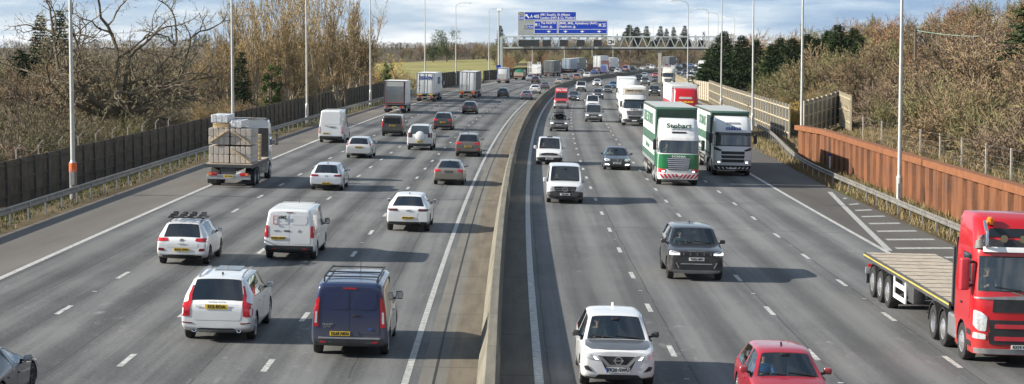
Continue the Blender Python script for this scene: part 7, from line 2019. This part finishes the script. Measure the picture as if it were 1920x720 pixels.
def haze():
    t = NT('haze_air'); t.n.remove(t.b); v = t.node('ShaderNodeVolumePrincipled'); v.inputs['Color'].default_value = (.80, .88, 1, 1); v.inputs['Density'].default_value = HAZE; v.inputs['Anisotropy'].default_value = .3
    t.link(v.outputs[0], t.out.inputs['Volume'])
    m = MB(); m.box(-9000, 9000, -400, 11500, -14, 70); o = m.build('haze', 'haze_air'); tag(o, 'pale haze in the air over the motorway and fields', 'haze', kind='stuff')
HAZE = .00003
haze()
# ------------------------------------------------------------------ traffic
PLACED = set(); VIDX = {}
for c_ in bpy.data.objects:
    if c_.parent: VIDX.setdefault(c_.parent.name, []).append(c_)
def desc(o, out=None):
    out = [] if out is None else out
    for c in KIDMAP.get(o.name, []): out.append(c); desc(c, out)
    return out
def copy_named(o, parent, out):
    c = o.copy(); COL.objects.link(c); out.append(c)
    if parent: c.parent = parent
    for ch in VIDX.get(o.name, []): copy_named(ch, c, out)
    return c
def put_vehicle(key, px, py, away, col, label, cat=None, group=None, over=None, name=None, yaw=0.0, W=None):
    v = VEH[key]; L = v.L
    ov = over if over is not None else (L/2-v.ax[0] if not away else v.ax[1]+L/2) if hasattr(v, 'ax') else (1.42 if not away else 1.7)
    g = at(px, py); yf = g.y-ov
    zf = g.z; dep = yf*CP+(HC-zf)*SP; x = (px-960)/F*dep
    th = atan(road_m(yf+L/2))+yaw; d = Vector((sin(th), cos(th), 0))
    c = Vector((x, yf, 0))+d*L/2; o, yc = off_of(c.x, c.y)
    objs = []
    if key in PLACED: r = copy_named(v.root, None, objs)
    else:
        r = v.root; PLACED.add(key)
        def walk(q):
            objs.append(q)
            for ch in VIDX.get(q.name, []): walk(ch)
        walk(r)
    r.location = (c.x, c.y, TILT*o+.004); r.rotation_euler = (0, -TILT if away else TILT, -th+(0 if away else pi))
    r['label'] = label; r['category'] = cat or v.root['category']; r['group'] = group or ('vehicles heading away on the left carriageway' if away else 'vehicles coming nearer on the right carriageway')
    for q in objs: q.color = (*col, 1)
    if name: r.name = name
    return r
WHT = (.72, .73, .74); SIL = (.45, .46, .47); GRY = (.12, .125, .13); BLK = (.018, .018, .02); NAVY = (.018, .03, .075); BLUE = (.009, .020, .075); BRZ = (.17, .15, .125); RED = (.44, .004, .010)
A, T_ = True, False
# heading away, nearest first
put_vehicle('suv_tall', 405, 634, A, WHT, 'white SUV with tall red tail lights and roof rails, S12 EOA plate')
r = put_vehicle('van_blue', 654, 662, A, BLUE, 'dusty dark blue van with black roof bars')
def dirty(o, f):
    o['dirt'] = f
    for ch in VIDX.get(o.name, []): dirty(ch, f)
dirty(r, .55)
put_vehicle('crossover', 340, 494, A, WHT, 'white crossover carrying four cycle carriers on its roof'); cycle_carriers(CYC, 1.55)
put_vehicle('van_white', 542, 484, A, WHT, 'white van lettered VMS on its rear door')
put_vehicle('coupe_suv', 764, 432, A, WHT, 'white sloping roofed crossover with black lower bumper and slim tail lamps')
put_vehicle('coupe', -93, 774, A, (.042, .048, .058), 'low grey sports coupe cut off at the bottom left corner', cat='car')
put_vehicle('saloon', 841, 346, A, BRZ, 'bronze grey saloon with red tail lights, hugging the central reserve')
put_vehicle('hatch', 611, 356, A, (.52, .55, .60), 'silver blue hatchback with dark red tail lights, right of the brick lorry')
put_vehicle('hatch_round', 672, 296, A, SIL, 'round silver hatchback right of the white high roof van')
put_vehicle('van_high', 620, 267, A, WHT, 'white high roof panel van beside the left hard shoulder')
put_vehicle('van_dark', 735, 255, A, (.055, .053, .05), 'dark grey people carrier van behind the mirrored box lorry')
put_vehicle('offroader', 787, 281, A, (.62, .63, .62), 'white upright off-roader with a spare wheel on its tail')
put_vehicle('suv', 830, 243.5, A, (.035, .035, .04), 'black SUV ahead of the off-roader with the spare wheel')
put_vehicle('suv', 877, 293, A, (.10, .092, .085), 'dark brown grey SUV with red tail lights beside the central reserve')
put_vehicle('hatch', 880, 213, A, (.02, .02, .03), 'black hatchback below the grey curtain trailer')
put_vehicle('brick_lorry', 428, 347, A, WHT, 'white flatbed lorry loaded with grey block packs', over=1.9, name='flatbed_lorry')
put_vehicle('mirror_box', 739, 211, A, WHT, 'box lorry with a mirrored tail lift and white sides', over=1.9)
put_vehicle('dixon', 797, 190, A, WHT, 'white articulated lorry lettered DIXON across its rear doors')
put_vehicle('grey_trailer', 876, 184, A, WHT, 'articulated lorry with grey curtain sides and a white rear')
put_vehicle('luton', 941, 155.5, A, WHT, 'small white luton van with a blue framed rear', 'van', over=1.9)
put_vehicle('hatch', 942.5, 182, A, (.035, .06, .09), 'blue grey hatchback below the white luton van')
put_vehicle('saloon', 986.5, 187, A, (.13, .14, .19), 'slate blue car just left of the central barrier')
put_vehicle('crossover', 1002.5, 176, A, WHT, 'white crossover just ahead of the slate blue car', over=.8) if False else put_vehicle('coupe_suv', 1002.5, 176, A, WHT, 'white crossover just ahead of the slate blue car')
put_vehicle('saloon', 1021, 167.5, A, (.10, .10, .13), 'dark slate saloon beside the barrier, right of the white crossover')
put_vehicle('hatch', 1003, 155.5, A, (.05, .03, .05), 'dark hatchback with glowing red tail lights below the car transporter')
put_vehicle('hatch_round', 993.5, 152, A, (.30, .34, .40), 'pale blue people carrier left of the dark hatchback')
put_vehicle('tipper', 972, 149.5, A, (.02, .2, .1), 'green sheeted tipper lorry at the far left edge of the road', over=1.9)
put_vehicle('transporter', 998, 145, A, WHT, 'tall white car transporter with an open frame', over=1.9)
put_vehicle('dark_trailer', 1028, 143, A, (.1, .1, .12), 'far lorry with a dark grey curtain sided trailer')
put_vehicle('coupe', 1048, 157.5, A, SIL, 'pale silver coupe just left of the far central barrier', cat='car')
put_vehicle('saloon', 1058, 149, A, (.26, .24, .22), 'far beige saloon above the pale silver coupe')
put_vehicle('suv', 1081, 151, A, (.22, .13, .12), 'far reddish brown SUV beside the central barrier')
put_vehicle('hatch', 1088, 140, A, GRY, 'far dark grey hatchback above the reddish brown SUV')
put_vehicle('hatch_round', 1100, 146, A, WHT, 'far white hatchback right of the reddish brown SUV')
put_vehicle('blue_trailer', 1061, 136, A, (.05, .08, .3), 'far lorry with a steel blue box trailer')
put_vehicle('olive_trailer', 1077, 134.5, A, (.3, .3, .3), 'far lorry with an olive curtain sided trailer, tallest of the three')
put_vehicle('van_high', 1131, 139, A, (.10, .13, .30), 'far blue high roof van on the bend')
put_vehicle('red_artic', 1119, 133, A, RED, 'far red lorry hidden behind the blue high roof van', 'lorry', name='articulated_lorry')
put_vehicle('white_trailer', 1138, 131.5, A, WHT, 'far lorry with a white sided trailer on the bend')
put_vehicle('van_patrol', 1172, 134.5, A, (.03, .09, .30), 'blue patrol van with a yellow and red chevron tail', 'van')
put_vehicle('hatch', 1157, 137.5, A, WHT, 'far white hatchback beside the barrier, left of the patrol van')
put_vehicle('saloon', 1203, 132, A, WHT, 'far white saloon on the bend right of the patrol van')
put_vehicle('hatch_round', 1222, 130, A, WHT, 'far white hatchback further round the bend')
put_vehicle('suv', 1249, 128.5, A, (.3, .2, .2), 'tiny far reddish car in front of a dark lorry on the bend')
put_vehicle('dark_trailer', 1248, 127, A, GRY, 'tiny dark lorry far round the bend')
put_vehicle('hatch', 1262, 127.5, A, SIL, 'tiny silver hatchback far round the bend')
put_vehicle('saloon', 1272, 127.5, A, WHT, 'tiny white saloon far round the bend')
put_vehicle('hatch_round', 1294, 126.5, A, (.05, .16, .4), 'tiny blue hatchback farthest round the bend')
# coming nearer, nearest first
DRV = []
def drv(r, key, cloth, label, shades=False, lorry=False):
    v = VEH[key]
    if lorry: loc = Vector((.62, v.L/2-1.22, lorry-.32))
    else: loc = Vector((.40, v.cowl-1.02, v.belt-.44))
    DRV.append((r, loc, cloth, label, shades))
r = put_vehicle('crossover_front', 1158, 721, T_, WHT, 'white crossover with a grey bonnet, VK20 GWU plate', over=.77); drv(r, 'crossover_front', (.03, .05, .04), 'driver in dark green top at the wheel of the grey bonneted crossover')
r = put_vehicle('hatch_front', 1487, 790, T_, (.34, .005, .022), 'crimson hatchback cut off by the bottom edge'); drv(r, 'hatch_front', (.02, .17, .50), 'driver in a blue shirt and sunglasses in the crimson hatchback', True)
r = put_vehicle('suv_lux', 1305, 523, T_, BLK, 'black SUV with lit headlamps, YG22 MBV plate'); drv(r, 'suv_lux', (.05, .10, .12), 'driver in a teal top in the black SUV')
r = put_vehicle('flatbed', 1912, 676, T_, RED, 'red articulated lorry pulling an empty wooden flatbed trailer', 'lorry', name='articulated_lorry'); drv(r, 'flatbed', (.02, .02, .03), 'driver in black behind the windscreen of the red lorry', lorry=2.0)
r = put_vehicle('van_front', 1059, 380, T_, WHT, 'white van with grey front bumper and round badge'); drv(r, 'van_front', (.04, .045, .05), 'driver in grey in the white van with the round badge')
r = put_vehicle('van_small', 1030, 308, T_, WHT, 'small white van with black bumper beside the barrier'); drv(r, 'van_small', (.2, .05, .04), 'driver in a dull red top in the small white van')
r = put_vehicle('saloon_long', 1157, 318, T_, (.022, .032, .06), 'dark blue saloon with chrome grille and lit day lamps'); drv(r, 'saloon_long', (.5, .5, .5), 'driver in a pale shirt in the dark blue saloon')
r = put_vehicle('stobart', 1271, 346, T_, WHT, 'green and white lorry lettered Stobart, with striped red bumper', over=1.4, name='articulated_lorry'); drv(r, 'stobart', (.03, .1, .05), 'driver in green in the lorry lettered Stobart', lorry=1.95)
put_vehicle('culina', 1373, 328, T_, WHT, 'white cabbed lorry lettered culina with green trailer', over=1.4, name='articulated_lorry')
r = put_vehicle('suv_front', 1048, 246, T_, GRY, 'grey SUV with a black roof box on top'); RB = r; drv(r, 'suv_front', (.3, .3, .3), 'driver in light grey in the SUV with the roof box')
r = put_vehicle('van_dark', 1113, 228.5, T_, GRY, 'dark grey van with lit headlamps, coming in the second lane', 'van')
put_vehicle('van_small', 1111, 205, T_, WHT, 'white van directly behind the dark grey van')
put_vehicle('van_red', 1052, 203.5, T_, (.52, .03, .035), 'red high roof van lettered Symphony above its windscreen')
put_vehicle('gmk', 1189, 235.5, T_, WHT, 'white refrigerated lorry lettered G.M.K. with a beige chiller', over=1.4, name='articulated_lorry')
put_vehicle('white_artic', 1176, 203, T_, WHT, 'plain white lorry behind the refrigerated one', over=1.4, name='articulated_lorry')
put_vehicle('red_artic', 1284, 256, T_, RED, 'red cabbed double deck lorry behind the two green trailers', 'lorry', over=1.4, name='articulated_lorry')
put_vehicle('suv_lux', 1227, 180, T_, (.025, .03, .04), 'black SUV right of the refrigerated lorry, small in the distance')
put_vehicle('saloon_long', 1075, 189, T_, NAVY, 'navy saloon half hidden right of the red high roof van')
put_vehicle('suv_front', 1121, 186, T_, (.10, .10, .12), 'dark slate SUV above the pair of vans in the second lane') 
put_vehicle('hatch_front', 1139, 174.5, T_, (.11, .12, .12), 'dark grey hatchback behind the slate SUV')
put_vehicle('hatch_front', 1149, 166, T_, (.03, .15, .33), 'bright blue hatchback left of the plain white lorry')
put_vehicle('van_front', 1089, 172, T_, WHT, 'white van with black grille beside the barrier, small in the distance')
put_vehicle('saloon_long', 1119, 161, T_, WHT, 'white saloon just right of the far central barrier')
put_vehicle('pale_artic', 1252, 161, T_, (.68, .66, .60), 'far cream lorry coming round the bend beside the tan fence', over=1.4)
put_vehicle('hatch_front', 1229, 154, T_, SIL, 'far silver hatchback left of the cream lorry')
put_vehicle('hatch_front', 1228, 145.5, T_, (.5, .04, .04), 'far red hatchback behind the silver one')
put_vehicle('suv_lux', 1197, 153, T_, BLK, 'far black SUV above the plain white lorry')
put_vehicle('saloon_long', 1271, 145, T_, (.03, .035, .05), 'far dark saloon behind the cream lorry')
put_vehicle('van_front', 1294, 148, T_, WHT, 'far white van behind the pale fence of close posts')
put_vehicle('pale_artic', 1315, 137, T_, WHT, 'far white lorry half hidden by the big dark conifer', over=1.4)
for k_, px, py, aw, col, lab in (('saloon', 1185, 131.3, A, GRY, 'tiny dark saloon just above the patrol van'), ('hatch', 1238, 129.3, A, WHT, 'tiny white hatchback left of the tiny reddish car'), ('hatch_round', 1150, 133.5, A, SIL, 'tiny silver hatchback beside the far white sided trailer'),
    ('suv', 1283, 127, A, BLK, 'tiny black SUV far round the bend'), ('hatch', 1306, 126.2, A, WHT, 'tiny white hatchback beyond the tiny blue one'), ('saloon', 1113, 138.8, A, (.04, .1, .3), 'tiny blue saloon above the far white hatchback'), ('suv', 1215, 128.6, A, (.2, .21, .22), 'tiny grey SUV between two far white cars'),
    ('hatch_front', 1207, 146, T_, SIL, 'tiny silver hatchback on the far right carriageway below the gantry'), ('saloon_long', 1243, 140, T_, GRY, 'tiny grey saloon behind the cream lorry'), ('suv_front', 1283, 140.5, T_, NAVY, 'tiny navy SUV on the far right carriageway'), ('hatch_front', 1262, 137, T_, WHT, 'tiny white hatchback coming round the far bend'),
    ('van_small', 1303, 140.5, T_, SIL, 'tiny silver van beside the big dark conifer'), ('saloon_long', 1291, 135.5, T_, BLK, 'tiny black saloon coming round the far bend'), ('suv_lux', 1209, 160, T_, GRY, 'far grey SUV right of the plain white lorry')):
    put_vehicle(k_, px, py, aw, col, lab)
m = MB(); vv = VEH['suv_front']
def roof_box(r):
    m = MB(); H = VEH['suv_front'].H
    m.prism([(-1.0, H+.10), (-1.0, H+.36), (-.85, H+.45), (.7, H+.43), (1.0, H+.26), (1.05, H+.12)], 'x', -.42, .42); o = m.build('roof_box', 'grey_plastic', None, bevel=.07, seg=3)
    o.matrix_world = r.matrix_basis; tag(o, 'dark rounded roof box strapped on top of the grey SUV', 'roof box')
    m = MB()
    for y in (-.6, .5): m.box(-.55, .55, y-.03, y+.03, H+.04, H+.095)
    m.build('mounting_bar', 'black_plastic', o)
bpy.context.view_layer.update(); roof_box(RB)
for r, loc, cl, lab, sh in DRV: person(r, loc, lab, cl, sh)
for k_, v_ in VEH.items():
    if k_ not in PLACED:
        def rm(o):
            for ch in VIDX.get(o.name, []): rm(ch)
            bpy.data.objects.remove(o)
        rm(v_.root)
# --- load of the brick lorry: every pack its own thing
def pack_mat():
    t = NT('block_pack'); tc = t.node('ShaderNodeTexCoord'); n = t.noise(3, tc.outputs['Object'], 4); oi = t.node('ShaderNodeObjectInfo')
    t.base(t.ramp(t.math('ADD', t.math('MULTIPLY', n, .6), t.math('MULTIPLY', oi.outputs['Random'], .35)), [(.25, (.40, .355, .31)), (.75, (.60, .54, .47))])); t.set(Roughness=.7)
    t = NT('wrap_film'); tc = t.node('ShaderNodeTexCoord'); n = t.noise(9, tc.outputs['Object'], 4)
    t.base(t.ramp(n, [(.4, (.50, .51, .54)), (.6, (.80, .80, .80))])); t.set(Roughness=.25)
pack_mat()
def block_pack(R, x0, x1, y0, y1, z0, z1, label, nx=4, nz=2, ny=3, plank=0, mat='block_pack'):
    cx, cy = (x0+x1)/2, (y0+y1)/2; rr = random.Random(int(x0*100+z0*1000+y0*10))
    m = MB(); W_, D_, H_ = x1-x0, y1-y0, z1-z0
    for i in range(nx):
        for j in range(ny):
            for k in range(nz):
                g = .022; m.box(-W_/2+W_*i/nx+g, -W_/2+W_*(i+1)/nx-g, -D_/2+D_*j/ny+g, -D_/2+D_*(j+1)/ny-g, H_*k/nz+g, H_*(k+1)/nz-g+rr.uniform(0,.01))
    m.box(-W_/2+.06, W_/2-.06, -D_/2+.06, D_/2-.06, .02, H_-.05)
    o = m.build('block_pack', mat, None, bevel=.012, seg=1); o.matrix_world = R @ Matrix.Translation((cx, cy, z0)); tag(o, label, 'block pack', 'packs of blocks on the brick lorry')
    if plank:
        q = MB(); q.beam((-W_*.42, -D_/2-.03, H_*(.85 if plank > 0 else .15)), (W_*.40, -D_/2-.03, H_*(.15 if plank > 0 else .85)), .04, .13, up=(0,1,0)); q.build('plank', 'plank_wood', o)
simple('plank_wood', (.62, .46, .26), .8, 0, .15, 5)
BR = [o for o in bpy.data.objects if o.parent is None and o.get('label', '').startswith('white flatbed lorry loaded')][0]; RM = BR.matrix_basis; Lb = VEH['brick_lorry'].L; yb = -Lb/2
z = 1.31
block_pack(RM, -1.17, -.02, yb+.35, yb+1.35, z, z+.95, 'lower left grey block pack at the rear of the flatbed lorry', plank=0)
block_pack(RM, .02, 1.17, yb+.35, yb+1.35, z, z+.95, 'lower right grey block pack with a slanting plank on its face', plank=1)
block_pack(RM, -1.20, -.03, yb+.38, yb+1.36, z+1.0, z+1.93, 'upper left grey block pack with a plank rising to the right', plank=-1)
block_pack(RM, .01, 1.18, yb+.38, yb+1.36, z+1.0, z+1.93, 'upper right grey block pack with a plank falling to the right', plank=1)
for i, y in enumerate((yb+1.4, yb+2.45)):
    block_pack(RM, .02, 1.17, y, y+1.0, z, z+.95, ('first', 'second')[i]+' lower grey block pack behind the plank fronted one, on the right side')
    block_pack(RM, .02, 1.17, y, y+1.0, z+1.0, z+1.92, ('first', 'second')[i]+' upper grey block pack behind the plank fronted one, on the right side')
    block_pack(RM, -1.17, -.02, y, y+1.0, z, z+.95, ('first', 'second')[i]+' lower left grey block pack further forward on the flatbed lorry')
    block_pack(RM, -1.17, -.02, y, y+1.0, z+1.0, z+1.92, ('first', 'second')[i]+' upper left grey block pack further forward on the flatbed lorry')
block_pack(RM, -1.0, -.05, yb+.45, yb+1.3, z+1.95, z+2.18, 'small stack of tan timber on the upper left block pack', 1, 3, 1, mat='plank_wood')
block_pack(RM, -1.1, -.15, yb+.5, yb+3.2, z+2.20, z+2.66, 'film wrapped bundle on top of the timber stack', 3, 1, 3, mat='wrap_film')
block_pack(RM, .0, .62, yb+.5, yb+3.3, z+1.95, z+2.36, 'film wrapped bundle on the upper right block packs', 2, 1, 3, mat='wrap_film')
block_pack(RM, .3, 1.15, yb+4.2, yb+5.0, z, z+1.45, 'tall tan timber crate near the cab of the flatbed lorry', 1, 6, 1, mat='plank_wood')
# every repeat keeps the plain name of its kind
